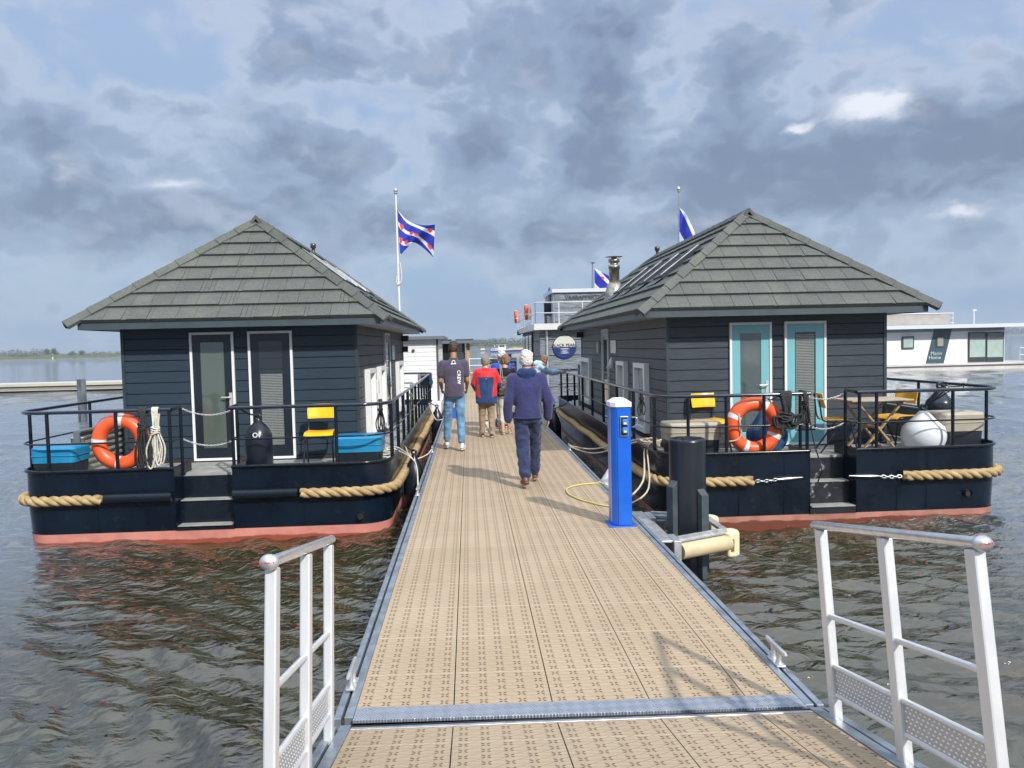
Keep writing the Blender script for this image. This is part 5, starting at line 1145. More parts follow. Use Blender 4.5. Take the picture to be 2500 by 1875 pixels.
# flags
flag_b = M('flag_blue', (0.006, 0.022, 0.34), .7); flag_w = M('flag_white', (0.62, 0.64, 0.72), .7); flag_r = M('flag_red', (0.70, 0.055, 0.03), .7)
def flag(pole_a, pole_b, top, bot, Yc, hearts, c0, slope, ns, label_p, label_f, seed, mirror=1, sag=0, pole_r=.03, pw=white, ball=True):
    a, b2 = Vector(pole_a), Vector(pole_b)
    PO = World('flagpole', a, label_p, 'flagpole', 'flagpoles'); m = MB(); m.tube([a, a.lerp(b2, .5), b2], [pole_r, pole_r * .92, pole_r * .7], 12); po = PO.part('pole', m, pw)
    if ball: m = MB(); m.lathe([(.02, 0), (.06, .02), (.03, .04), (.055, .07), (.058, .10), (.04, .13), (.0, .18)], b2, 14); PO.part('finial', m, steel)
    else: m = MB(); m.lathe([(.05, 0), (.11, .02), (.11, .04), (0, .06)], b2, 14); PO.part('finial', m, blackm)
    nu, nv = 90, 66; rnd = random.Random(seed); vs = []
    def cr(P, f):
        P = [Vector((p[0], p[1], 0)) for p in P]; k = f * (len(P) - 1); i = min(int(k), len(P) - 2); g = k - i
        p0, p1, p2, p3 = P[max(i - 1, 0)], P[i], P[i + 1], P[min(i + 2, len(P) - 1)]
        return .5 * ((2 * p1) + (p2 - p0) * g + (2 * p0 - 5 * p1 + 4 * p2 - p3) * g * g + (3 * p1 - p0 - 3 * p2 + p3) * g ** 3)
    for j in range(nv + 1):
        t_ = j / nv
        for i in range(nu + 1):
            s = i / nu; q = cr(top, s).lerp(cr(bot, s), t_); yy = Yc + (.16 * math.sin(s * 6.5 + t_ * 2.0 + seed) + .05 * math.sin(s * 15 + t_ * 5)) * min(1, s * 3) 
            vs.append(atY(q.x, q.y, yy))
    fs, mi = [], []
    for j in range(nv):
        for i in range(nu):
            s, t_ = (i + .5) / nu, (j + .5) / nv; c = (t_ - slope * s) / (c0 + ns * s); col = 0 if (c - math.floor(c)) < .70 else 1
            for hs, ht in hearts:      # water-lily leaf: two lobes and a point
                dx, dy = (s - hs) * 1.35, (t_ - ht); x2, y2 = dx / .095, dy / .095
                if (x2 * x2 + y2 * y2 - .55) ** 3 - x2 * x2 * (-y2) ** 3 * .9 < 0: col = 2
            fs.append((j * (nu + 1) + i, j * (nu + 1) + i + 1, (j + 1) * (nu + 1) + i + 1, (j + 1) * (nu + 1) + i)); mi.append(col)
    m = MB(); 
    for f, k in zip(fs, mi): m.f.append(f); m.m.append(k); m.s.append(True)
    m.v = [tuple(v) for v in vs]
    o = solo('flag', m, [flag_b, flag_w, flag_r], label_f, 'flag', 'blue and white striped flags with red leaves')
    sm_ = o.modifiers.new('thickness', 'SOLIDIFY'); sm_.thickness = .003
Yf = 20.6
flag(atY(980, 905, Yf), atY(966, 474, Yf), [(970, 512), (992, 536), (1018, 547), (1040, 550), (1062, 548)], [(977, 624), (993, 606), (1010, 592), (1034, 606), (1058, 628)], Yf,
     [(.12, .35), (.07, .70), (.24, .81), (.40, .51), (.53, .59), (.88, .79), (.86, .21)], 0.35, .38, .25, 'tall white flagpole behind the left houseboat roof', 'flag of blue and white diagonal stripes flying right of the left roof', 0)
m = MB(); l_ = [atY(px, py, Yf - .05) for px, py in ((976, 640), (980, 668), (979, 688), (971, 695), (968, 684), (972, 668))]; m.tube(smoothpath(l_, 6), .018, 6); solo('halyard_loop', m, rope_w, 'loose halyard loop hanging on the white flagpole below the flag', 'rope')
Yg = 20.9
flag(atY(1657, 720, Yg), atY(1657, 470, Yg), [(1659, 508), (1672, 520), (1686, 545), (1700, 578), (1706, 620)], [(1658, 600), (1670, 606), (1684, 612), (1696, 622), (1702, 640)], Yg,
     [(.32, .90), (.7, .97)], 0.85, .5, .3, 'silver flagpole rising behind the roof of the right houseboat', 'flag half hidden by the right roof', 1, pole_r=.028, pw=steel)
flag(atY(1447, 730, 42), atY(1447, 643, 42), [(1451, 655), (1468, 664), (1484, 672), (1500, 682), (1512, 690)], [(1452, 716), (1468, 716), (1486, 716), (1504, 712), (1516, 712)], 42,
     [(.30, .28), (.12, .86), (.42, .78), (.62, .18), (.72, .62), (.9, .75)], 0.80, 1.0, .1, 'thin grey flagpole behind the flat-roofed upper cabin', 'small flag by the steel stove flue', 2, pole_r=.06, pw=M('grey_pole', (0.2, 0.22, 0.25), .4), ball=False)
# ------------------------------------------------------------------ people and the dog
def V(*a): return Vector(a)
def cap_(m, a, ra, b, rb, n=14, fx=1.0, axis=None):
    """closed tapered capsule; fx flattens it along the given axis"""
    a, b = Vector(a), Vector(b); d = b - a; L = d.length; d = d / L if L > 1e-6 else V(0, 0, 1); pts = []; k = 5
    ps = [(a - d * ra * math.cos(PI / 2 * i / k), ra * math.sin(PI / 2 * i / k) + 1e-4) for i in range(k)] + [(a, ra), (b, rb)] + [(b + d * rb * math.sin(PI / 2 * i / k), rb * math.cos(PI / 2 * i / k) + 1e-4) for i in range(1, k + 1)]
    o = len(m.v); m.tube([p for p, _ in ps], [r for _, r in ps], n)
    if axis is not None:
        ax = Vector(axis).normalized()
        for i in range(o, len(m.v)):
            p = Vector(m.v[i]); t_ = max(0, min(1, (p - a).dot(d) / max(L, 1e-6))); q = a.lerp(b, t_); w = (p - q).dot(ax); m.v[i] = tuple(p - ax * w * (1 - fx))
def ell(m, c, r, rz=0.0, n=16, tilt=0.0):
    R = Matrix.Rotation(rz, 3, 'Z') @ Matrix.Rotation(tilt, 3, 'X'); vs = []; k = 10
    c = Vector(c)
    for j in range(k + 1):
        a = -PI / 2 + PI * j / k; q = max(math.cos(a), 1e-3)
        for i in range(n): b = 2 * PI * i / n; vs.append(c + R @ V(r[0] * q * math.cos(b), r[1] * q * math.sin(b), r[2] * math.sin(a)))
    m.add(vs, [(j * n + i, j * n + (i + 1) % n, (j + 1) * n + (i + 1) % n, (j + 1) * n + i) for j in range(k) for i in range(n)] + [tuple(reversed(range(n))), tuple(range(k * n, k * n + n))], 0, True)
def loft(m, rings, n=22, sq=2.4):
    """rings: (centre, half width x, half depth y, yaw) ; superellipse sections"""
    vs = []
    for c, rx, ry, yaw in rings:
        for i in range(n):
            a = 2 * PI * i / n; ca, sa = math.cos(a), math.sin(a); x = rx * math.copysign(abs(ca) ** (2 / sq), ca); y = ry * math.copysign(abs(sa) ** (2 / sq), sa)
            vs.append(Vector(c) + V(x * math.cos(yaw) - y * math.sin(yaw), x * math.sin(yaw) + y * math.cos(yaw), 0))
    k = len(rings); m.add(vs, [(j * n + i, j * n + (i + 1) % n, (j + 1) * n + (i + 1) % n, (j + 1) * n + i) for j in range(k - 1) for i in range(n)] + [tuple(reversed(range(n))), tuple(range((k - 1) * n, k * n))], 0, True)
def skin_(name, m, mats, parent, voxel=.010, it=3, fold=0.0, fs=7.0, stretch=(1, 1, .45), pick=None, seed=0):
    me = m.finish('tmp', []); o = bpy.data.objects.new('tmp', me); COL.objects.link(o)
    r = o.modifiers.new('r', 'REMESH'); r.mode = 'VOXEL'; r.voxel_size = voxel; r.use_smooth_shade = True
    s = o.modifiers.new('s', 'SMOOTH'); s.factor = .5; s.iterations = it
    dg = bpy.context.evaluated_depsgraph_get(); dg.update(); me2 = bpy.data.meshes.new_from_object(o.evaluated_get(dg)); bpy.data.objects.remove(o); bpy.data.meshes.remove(me)
    me2.name = name
    if fold:
        ns = [v.normal.copy() for v in me2.vertices]; off = V(seed * 3.1, seed * 1.7, 0)
        for v, n in zip(me2.vertices, ns):
            p = V(v.co.x * stretch[0], v.co.y * stretch[1], v.co.z * stretch[2]) * fs + off
            q = 1 - abs(noise.noise(p)) * 2; q2 = noise.noise(p * 2.3)
            v.co += n * fold * (q * .8 + q2 * .5 - .4)
    me2.materials.clear()
    for mt in (mats if isinstance(mats, (list, tuple)) else [mats]): me2.materials.append(mt)
    for p in me2.polygons: p.use_smooth = True; p.material_index = pick(p.center, p.normal) if pick else 0
    me2.update(); return link(name, me2, parent)
def fabric(name, col, rough=.85, weave=.0006, var=.25, vs=9, vcol=None): return M(name, col, rough, var=var, vs=vs, vcol=vcol, bump=weave, bs=420, sheen=.25, spec=.25)
skin_m = M('skin', (0.55, 0.31, 0.21), .5, var=.2, vs=14, vcol=(0.62, 0.36, 0.27)); skin_t = M('tanned_skin', (0.36, 0.18, 0.10), .5, var=.2, vs=14)
def hand(m, w, el, side, curl=.55, open_=False):
    """w wrist, el elbow: palm, four fingers of different length, thumb from the side of the palm"""
    w, el = Vector(w), Vector(el); d = (w - el).normalized(); fwd = V(0, 1, 0); pn = V(-side, 0, 0)      # palm faces the thigh
    ac = d.cross(pn).normalized(); pn = ac.cross(d).normalized() if True else pn
    if ac.dot(fwd) < 0: ac = -ac
    pn = V(-side, 0, 0) - d * V(-side, 0, 0).dot(d); pn.normalize()
    P = w + d * .05; cap_(m, w + d * .012, .026, w + d * .075, .036, 12, .5, pn)
    for k, (o, L) in enumerate(((.030, .066), (.011, .075), (-.009, .070), (-.028, .055))):
        b0 = w + d * .088 + ac * o; d1 = (d + pn * curl * .6).normalized(); b1 = b0 + d1 * L * .5; d2 = (d + pn * curl * 2.0).normalized(); b2 = b1 + d2 * L * .5
        cap_(m, b0 - d * .02, .0092, b1, .0085, 8); cap_(m, b1, .0085, b2, .0072, 8)
    t0 = w + d * .03 + ac * .026; t1 = t0 + (ac * .7 + d * .6 + pn * .4).normalized() * .034; t2 = t1 + (d * .9 + pn * .45 + ac * .15).normalized() * .028
    cap_(m, t0, .013, t1, .0105, 8); cap_(m, t1, .0105, t2, .008, 8)
def person(name, loc, label, rz, J, skin, top, legs, shoes, hair, group, voxel=.010, scale=1.0):
    e = thing(name, loc, label, 'person', group, rz); e.scale = (scale,) * 3
    hd = Vector(J['head']); hy = J.get('hyaw', 0); hp = J.get('hpitch', 0); HR = Matrix.Rotation(hy, 3, 'Z') @ Matrix.Rotation(hp, 3, 'X')
    H_ = lambda x, y, z: hd + HR @ V(x, y, z)
    # --- body, one continuous surface
    m = MB()
    ell(m, H_(0, -.012, .02), (.074, .092, .098), hy, 18, hp); cap_(m, H_(0, .02, -.03), .058, H_(0, .045, -.072), .040)         # skull, jaw
    cap_(m, H_(0, .088, .0), .010, H_(0, .104, -.030), .014, 8); cap_(m, H_(-.02, .082, -.058), .009, H_(.02, .082, -.058), .009, 8)   # nose, lips
    for s in (-1, 1): ell(m, H_(s * .077, -.005, -.008), (.012, .020, .032), hy, 10); cap_(m, H_(s * .03, .078, .012), .010, H_(s * .034, .078, .016), .008, 6)
    cap_(m, H_(0, -.015, -.05), .056, J['neck'], .060)
    ch, pv = Vector(J['chest']), Vector(J['pelvis']); tw = J.get('tw', 0)
    loft(m, [(pv + V(0, 0, -.10), .14, .10, tw), (pv, .155, .105, tw), (pv.lerp(ch, .5), .135, .095, tw), (ch, .16, .105, tw), (ch + V(0, 0, .13), .13, .08, tw), (Vector(J['neck']) + V(0, 0, -.01), .06, .055, tw)])
    for s, k in ((-1, 'L'), (1, 'R')):
        sh, el_, wr = J['sh' + k], J['el' + k], J['wr' + k]; cap_(m, sh, .050, el_, .038); cap_(m, el_, .038, wr, .026); hand(m, wr, el_, s if k == 'R' else -1, J.get('curl', .55))
        hp_, kn, an, to = J['hip' + k], J['kn' + k], J['an' + k], J['toe' + k]; cap_(m, hp_, .078, kn, .052); cap_(m, kn, .050, an, .036); cap_(m, an, .036, to, .028)
    skin_('body', m, skin, e, voxel=J.get('vb', .0075), it=2)
    # --- eyes
    if J.get('face'):
        for s in (-1, 1): m = MB(); ell(m, H_(s * .030, .083, .014), (.011, .008, .007), hy, 10); link('eye', m.finish('eye', M('eye_dark', (0.02, 0.015, 0.012), .2)), e)
    top(e, J, H_); legs(e, J); shoes(e, J); hair(e, J, H_)
    return e
def hair_fn(mat, full=1.0, bald=False, lift=.012, low=-.05, seed=1, fluff=.012):
    def f(e, J, H_):
        m = MB(); hy = J.get('hyaw', 0); hp = J.get('hpitch', 0)
        ell(m, H_(0, -.022, .030), (.079 + lift * .35, .094 + lift * .5, .096 + lift), hy, 20, hp); ell(m, H_(0, -.045, low + .03), (.072 + lift * .5, .060 + lift * .5, .068), hy, 16, hp)
        rnd = random.Random(seed)
        for k in range(30):
            a, b = rnd.uniform(0, 2 * PI), rnd.uniform(-.4, 1.45); r = V(.083 * math.cos(b) * math.cos(a), .093 * math.cos(b) * math.sin(a), .105 * math.sin(b) + .02)
            if r.y > .05 and r.z < .07: continue
            ell(m, H_(r.x, r.y - .022, r.z + .01), (rnd.uniform(.010, .019),) * 3, 0, 8)
        o = skin_('hair', m, mat, e, voxel=.007, it=2, fold=fluff, fs=42, stretch=(1, 1, 1), seed=seed)
    return f
def hairmat(name, a, b):
    m = bpy.data.materials.new(name); m.use_nodes = True; nt = NT(m.node_tree); bb = m.node_tree.nodes['Principled BSDF']; tcn = nt.n('ShaderNodeTexCoord').outputs['Object']
    nz = nt.noise(nt.vmath('MULTIPLY', tcn, (1, 1, .35)), 120, 3, .7, 1.0); n2 = nt.noise(tcn, 22, 3, .6)
    nt.set(bb, 'Base Color', nt.mix(nt.math('MULTIPLY', nt.math('ADD', nt.smooth(nz.outputs[0], .35, .65), nt.smooth(n2.outputs[0], .35, .65)), .5), a, b)); nt.set(bb, 'Roughness', .6)
    bp = nt.n('ShaderNodeBump'); nt.set(bp, 'Distance', .003); nt.set(bp, 'Height', nz.outputs[0]); nt.set(bb, 'Normal', bp); return m
def legs_fn(mat, r0=.098, r1=.068, r2=.058, hem=.10, fold=.012, seed=0, waist=None, seat=.0):
    def f(e, J):
        m = MB(); pv = Vector(J['pelvis']); tw = J.get('tw', 0)
        loft(m, [(pv + V(0, 0, -.12), .135, .115, tw), (pv + V(0, -seat, -.04), .178, .135 + seat, tw), (pv + V(0, -seat * .6, .05), .165, .120, tw), (pv + V(0, 0, .12), .155, .108, tw)])
        for k in 'LR':
            hp_, kn, an = Vector(J['hip' + k]), Vector(J['kn' + k]), Vector(J['an' + k]); lo = kn.lerp(an, 1 - (hem - .06) / max((kn - an).length, .1)) if hem > .1 else an + (an - kn).normalized() * .02
            cap_(m, hp_, r0, kn.lerp(hp_, .05), r1 * 1.08); cap_(m, kn, r1 * 1.08, kn.lerp(lo, .5), (r1 + r2) / 2); cap_(m, kn.lerp(lo, .5), (r1 + r2) / 2, lo, r2)
        skin_('trousers', m, mat, e, voxel=.011, it=4, fold=fold, fs=9, stretch=(1, 1, 1.1), seed=seed)
    return f
def shoes_fn(mat, sole, flat=True, L=.26):
    def f(e, J):
        for k in 'LR':
            an, to = Vector(J['an' + k]), Vector(J['toe' + k]); d = (to - an); d.z = 0; d = d.normalized() if d.length > 1e-3 else V(0, 1, 0); pit = J.get('pit' + k, 0.0)
            up = V(0, 0, 1); dd = (d * math.cos(pit) - up * math.sin(pit)).normalized(); uu = (up * math.cos(pit) + d * math.sin(pit)).normalized(); heel = an - uu * .055 - dd * .045
            m = MB(); cap_(m, heel + uu * .03, .036, heel + dd * (L - .10) + uu * .018, .040, 14, .72, uu); cap_(m, heel + dd * .02 + uu * .03, .036, an + uu * .015, .044); cap_(m, heel + dd * .08 + uu * .035, .038, heel + dd * (L - .09) + uu * .02, .034, 12, .8, uu)
            s = skin_('shoe', m, mat, e, voxel=.008, it=2)
            m = MB(); w = .040; o = []
            for i in range(18): a = 2 * PI * i / 18; o.append(heel + dd * ((L - .06) / 2 + math.cos(a) * L * .47) + d.cross(up) * math.sin(a) * w - uu * .012)
            n = len(o); m.add([p + uu * .0 for p in o] + [p + uu * .024 for p in o], [(i, (i + 1) % n, (i + 1) % n + n, i + n) for i in range(n)] + [tuple(range(n)), tuple(reversed(range(n, 2 * n)))], 0, False); link('sole', m.finish('sole', sole), s)
    return f
def top_fn(mat, name='jacket', r=(.185, .125), hem=-.06, sl=(.075, .062, .050), sleeve=1.0, fold=.010, seed=0, extra=None, pick=None, hemw=.19, fs=7, belly=0.0, vox=.011):
    def f(e, J, H_):
        m = MB(); pv, ch, nk = Vector(J['pelvis']), Vector(J['chest']), Vector(J['neck']); tw = J.get('tw', 0); hz = V(0, 0, hem)
        hem_c = pv + hz
        loft(m, [(hem_c, hemw, .125 + belly, tw), (hem_c + V(0, 0, .03), hemw, .13 + belly, tw), (pv.lerp(ch, .35), hemw * .95, .125 + belly, tw), (pv.lerp(ch, .75), r[0] * .98, r[1], tw), (ch + V(0, 0, .03), r[0], r[1] * 1.02, tw), (ch + V(0, 0, .12), r[0] * .86, r[1] * .82, tw), (nk + V(0, -.005, -.015), .085, .075, tw), (nk + V(0, -.005, .02), .066, .062, tw)])
        for k in 'LR':
            sh, el_, wr = Vector(J['sh' + k]), Vector(J['el' + k]), Vector(J['wr' + k]); cap_(m, sh.lerp(ch + V(0, 0, .08), .35), sl[0] * 1.05, sh, sl[0])
            if sleeve >= 1: cap_(m, sh, sl[0], el_, sl[1]); cap_(m, el_, sl[1], wr.lerp(el_, .02), sl[2])
            else: cap_(m, sh, sl[0], sh.lerp(el_, sleeve), sl[1] * 1.12)
        o = skin_(name, m, mat, e, voxel=vox, it=4, fold=fold, fs=fs, pick=pick, seed=seed)
        if extra: extra(e, J, H_, o)
    return f

def pose(h=1.75, lean=(0, 0), step=.45, lead='R', spread=.09, arms=None, knee=.0, head=(0, 0), hyaw=0, hpitch=0, feet=None, stoop=0):
    k = h / 1.75; z = lambda v: v * k; s = step / 2 * k
    yl, yr = (-s, s) if lead == 'R' else (s, -s)
    pv = V(0, 0, z(.96)); ch = V(lean[0] * .6, lean[1] * .6, z(1.28) - stoop * .4); nk = V(lean[0], lean[1], z(1.475) - stoop * .7); hd = V(lean[0] * 1.25 + head[0], lean[1] * 1.3 + head[1] + .012, z(1.635) - stoop)
    J = dict(pelvis=pv, chest=ch, neck=nk, head=hd, hyaw=hyaw, hpitch=hpitch)
    for nm, sg, y in (('L', -1, yl), ('R', 1, yr)):
        fx, fy, fz = (feet[nm] if feet else (sg * spread, y, 0))
        an = V(fx, fy, z(.085) + fz); hp_ = V(sg * .085 * k, 0, z(.90)); mid = (an + hp_) / 2; kn = mid + V(0, knee + .03 + (.04 if fy < 0 else .0), .03)
        J['hip' + nm] = hp_; J['kn' + nm] = kn; J['an' + nm] = an; J['toe' + nm] = an + V(sg * .03, .15, -.05)
        sh = ch + V(sg * .175 * k, lean[1] * .3, z(.125)); J['sh' + nm] = sh
        a = (arms or {}).get(nm)
        if a: J['el' + nm] = sh + V(*a[0]) * k; J['wr' + nm] = J['el' + nm] + V(*a[1]) * k
        else: J['el' + nm] = sh + V(sg * .05, -.02, -.285) * k; J['wr' + nm] = J['el' + nm] + V(sg * .0, .07, -.245) * k
    return J
GP = 'people walking along the jetty'
# 1  old man in navy fleece
fl_m = fabric('navy_fleece', (0.034, 0.038, 0.120), .95, .0015, .3, 30, (0.055, 0.058, 0.165)); hood_m = fabric('blue_hood', (0.012, 0.035, 0.12), .8); navy_tr = fabric('navy_trousers', (0.022, 0.034, 0.090), .8, var=.35, vcol=(0.045, 0.065, 0.15))
J1 = pose(1.73, (0, .03), .5, 'R', arms={'L': ((-.075, -.05, -.28), (.0, .045, -.235)), 'R': ((.085, -.03, -.275), (.01, .075, -.23))}, head=(0, .02), hpitch=-.12, feet={'L': (-.055, -.10, .02), 'R': (.115, .40, .015)})
J1['pitR'] = .0; J1['vb'] = .006
def hood(e, J, H_, o):
    m = MB(); nk = Vector(J['neck']); 
    loft(m, [(nk + V(0, -.06, -.085), .045, .030, 0), (nk + V(0, -.062, -.05), .095, .05, 0), (nk + V(0, -.05, .0), .128, .075, 0), (nk + V(0, -.035, .035), .120, .080, 0), (nk + V(0, -.012, .07), .092, .082, 0)], sq=2.2)
    skin_('hood', m, hood_m, e, voxel=.009, it=3, fold=.012, fs=12, seed=4)
    m = MB(); pv = Vector(J['pelvis']); o2 = [(pv.x + .178 * math.copysign(abs(math.cos(a)) ** .83, math.cos(a)), pv.y + .158 * math.copysign(abs(math.sin(a)) ** .83, math.sin(a)), pv.z - .050) for a in [2 * PI * k / 40 for k in range(40)]]
    m.tube(o2, .009, 8, closed=True); link('hem_band', m.finish('hem_band', fl_m), o)
fa = atZ(1290, 1193)
person('person', (fa.x + .02, 9.78, 0.003), 'white haired man in navy fleece walking away in the middle of the jetty', .02, J1, skin_m,
       top_fn(fl_m, 'fleece_jacket', (.190, .14), -.06, (.080, .068, .055), 1.0, .016, 1, hood, hemw=.172, fs=5.5, belly=.03), legs_fn(navy_tr, .102, .083, .076, .14, .015, 2, seat=.006),
       shoes_fn(M('brown_leather', (0.13, 0.05, 0.03), .45, var=.3, vs=20), M('tan_sole', (0.30, 0.22, 0.15), .7)), hair_fn(hairmat('white_hair', (0.50, 0.46, 0.42), (0.72, 0.70, 0.66)), lift=.018, low=-.045, seed=3), GP)
# 2  young man with crew shirt
tee = fabric('crew_shirt', (0.075, 0.062, 0.098), .9, .0006, .25, 12, (0.10, 0.085, 0.125)); jean = fabric('blue_jeans', (0.10, 0.25, 0.44), .85, .001, .6, 7, (0.22, 0.40, 0.60))
J2 = pose(1.90, (0, .035), .30, 'L', spread=.16, arms={'L': ((-.040, -.02, -.275), (.01, .17, -.13)), 'R': ((.040, -.02, -.275), (-.01, .17, -.14))}, head=(0, .03), hpitch=-.30, feet={'L': (-.155, .22, .01), 'R': (.11, -.12, 0)}); J2['vb'] = .008
def crew(e, J, H_, o):
    m = MB(); c = Vector(J['chest']); 
    from mathutils.bvhtree import BVHTree
    bm = bmesh.new(); bm.from_mesh(o.data); tr = BVHTree.FromBMesh(bm)
    def wrap(mb, off=.004):
        for i, p in enumerate(mb.v):
            hit = tr.ray_cast(Vector((p[0], -1.0, p[2])), V(0, 1, 0)); 
            if hit[0] is not None: mb.v[i] = (p[0], hit[0].y - off, p[2])
    add_text(m, 'CREW', .080, (.085, 0, c.z - .10), (0, 0, -1), (1, 0, 0), depth=0, bold=True, sx=1.0, spacing=1.1)
    bm2 = bmesh.new(); me = m.finish('t', []); bm2.from_mesh(me); bmesh.ops.triangulate(bm2, faces=bm2.faces); bmesh.ops.subdivide_edges(bm2, edges=bm2.edges, cuts=2, use_grid_fill=True)
    m2 = MB(); m2.v = [tuple(v.co) for v in bm2.verts]; m2.f = [tuple(v.index for v in f.verts) for f in bm2.faces]; m2.m = [0] * len(m2.f); m2.s = [False] * len(m2.f); wrap(m2)
    link('back_print', m2.finish('back_print', M('print_white', (0.75, 0.75, 0.78), .7)), o)
    m = MB(); z0 = c.z + .165       # small round emblem above a bar between the shoulders
    def strip(pts, w):
        for a, b in zip(pts, pts[1:]):
            a, b = Vector(a), Vector(b); n_ = V(0, 1, 0).cross((b - a).normalized()) * w; m.add([a - n_, b - n_, b + n_, a + n_], [(0, 1, 2, 3)])
    strip([(math.cos(a) * .026, 0, z0 + math.sin(a) * .028) for a in [-.5 + (PI + 1.0) * k / 12 for k in range(13)]], .005); strip([(-.045, 0, z0 - .03), (-.02, 0, z0 - .03), (.02, 0, z0 - .03), (.045, 0, z0 - .03)], .007); wrap(m)
    link('emblem', m.finish('emblem', M('print_white', (0.75, 0.75, 0.78))), o)
    for k, s in (('L', -1), ('R', 1)): pass
    m = MB(); nk = Vector(J['neck']); m.tube([(nk.x + math.cos(a) * .066, nk.y + math.sin(a) * .062, nk.z + .022 + .006 * math.sin(a)) for a in [2 * PI * k / 24 for k in range(24)]], .009, 8, closed=True); link('collar', m.finish('collar', tee), o)
f2 = atZ(1110, 1101)
person('person', (f2.x + .02, 13.5, 0.003), 'tall young man in dark crew shirt and light blue jeans at the left edge', .02, J2, skin_t,
       top_fn(tee, 't_shirt', (.188, .125), -.10, (.074, .066, .055), .62, .009, 5, crew, hemw=.176, belly=.032), legs_fn(jean, .098, .074, .064, .15, .009, 6, seat=.008),
       shoes_fn(M('white_sneaker', (0.55, 0.55, 0.53), .6, var=.2, vs=12), M('white_sole', (0.6, 0.6, 0.58), .7), L=.30), hair_fn(hairmat('brown_hair', (0.030, 0.014, 0.010), (0.085, 0.038, 0.024)), lift=.010, low=-.035, seed=5), GP)
# 3  person in red and blue jacket
red_j = fabric('red_jacket', (0.58, 0.022, 0.030), .6, .0004, .25, 8); blu_j = fabric('navy_panel', (0.014, 0.045, 0.135), .65, .0004, .3, 8)
J3 = pose(1.60, (.0, .05), .16, 'L', spread=.10, arms={'L': ((-.075, .02, -.24), (.04, .15, -.12)), 'R': ((.10, .03, -.22), (.02, .17, -.10))}, head=(0, .035), hpitch=-.2, hyaw=-.15)
def pj(c, n):
    z, x = c.z, abs(c.x)
    if z > 1.205: return 0
    if z < .80 + .5 * max(0, x - .12): return 1
    if x < .125 + .10 * (z - .9): return 1
    if x > .235 and z < 1.08: return 1
    return 0
def jcollar(e, J, H_, o):
    m = MB(); nk = Vector(J['neck']); loft(m, [(nk + V(0, -.01, -.03), .10, .085, 0), (nk + V(0, -.01, .0), .088, .082, 0), (nk + V(0, -.008, .035), .078, .076, 0)]); skin_('collar', m, red_j, e, voxel=.009, it=2, fold=.006, fs=14)
    m = MB(); m.lathe([(.0, 0), (.009, .001), (.0, .002)], (0, -.150, 1.17), 8, mat3=Matrix(((1, 0, 0), (0, 0, -1), (0, 1, 0)))); link('badge', m.finish('badge', white), o)
f3 = atZ(1190, 1068)
person('person', (f3.x, 15.35, 0.003), 'stooped walker in red and navy rain jacket and beige trousers holding a dog lead', .0, J3, skin_m,
       top_fn([red_j, blu_j], 'rain_jacket', (.205, .15), -.20, (.088, .075, .062), 1.0, .014, 7, jcollar, pj, hemw=.220, belly=.03, fs=6.5), legs_fn(fabric('beige_trousers', (0.30, 0.22, 0.15), .85), .095, .068, .056, .09, .011, 8),
       shoes_fn(M('brown_sneaker', (0.06, 0.03, 0.022), .6), M('cream_sole', (0.55, 0.52, 0.46), .7)), hair_fn(hairmat('grey_hair', (0.13, 0.11, 0.095), (0.33, 0.30, 0.27)), lift=.012, seed=8), GP)
# 4  woman in black with a bag
J4 = pose(1.60, (0, .03), .12, 'R', spread=.07, head=(0, .02), hyaw=1.15, arms={'L': ((-.05, .0, -.26), (.05, .15, -.10)), 'R': ((.06, .0, -.26), (.0, .08, -.20))}); J4['face'] = 1
blk = fabric('black_knit', (0.008, 0.008, 0.012), .85)
def bag(e, J, H_, o):
    m = MB(); m.box(-.14, .10, -.235, -.165, .90, 1.19); link('shoulder_bag', m.finish('shoulder_bag', M('patterned_bag', (0.035, 0.033, 0.035), .6, var=1.0, vs=22, vcol=(0.22, 0.21, 0.20))), e, bev=.02)
    m = MB(); m.tube(smoothpath([(-.10, -.20, 1.17), (-.10, -.17, 1.30), (-.10, -.10, 1.415), (-.11, .0, 1.42)], 5), .012, 8); m.tube(smoothpath([(-.06, -.20, 1.17), (-.07, -.17, 1.30), (-.08, -.10, 1.42), (-.09, .0, 1.425)], 5), .010, 8); link('strap', m.finish('strap', M('grey_strap', (0.22, 0.21, 0.20), .6)), e)
    m = MB(); hd = H_(0, 0, 0); m.tube([H_(-.055, .085, .015), H_(-.05, .096, .016), H_(.05, .096, .016), H_(.055, .085, .015)], .006, 6); m.tube([H_(-.072, .075, .015), H_(-.078, .0, .012)], .003, 5); m.tube([H_(.072, .075, .015), H_(.078, .0, .012)], .003, 5); link('glasses', m.finish('glasses', blackp), e)
f4 = atZ(1237, 1062)
person('person', (f4.x + .0, 15.75, 0.003), 'short haired woman in black top with patterned shoulder bag, head turned left', .0, J4, skin_m,
       top_fn(blk, 'black_top', (.190, .13), -.10, (.078, .066, .052), 1.0, .009, 9, bag, hemw=.195), legs_fn(fabric('cream_trousers', (0.55, 0.52, 0.47), .85), .09, .064, .058, .26, .009, 10),
       shoes_fn(M('beige_shoe', (0.38, 0.27, 0.19), .7), M('cream_sole', (0.5, 0.45, 0.38), .7), L=.24), hair_fn(hairmat('auburn_hair', (0.12, 0.065, 0.040), (0.30, 0.19, 0.13)), lift=.020, low=-.04, seed=11, fluff=.016), GP)
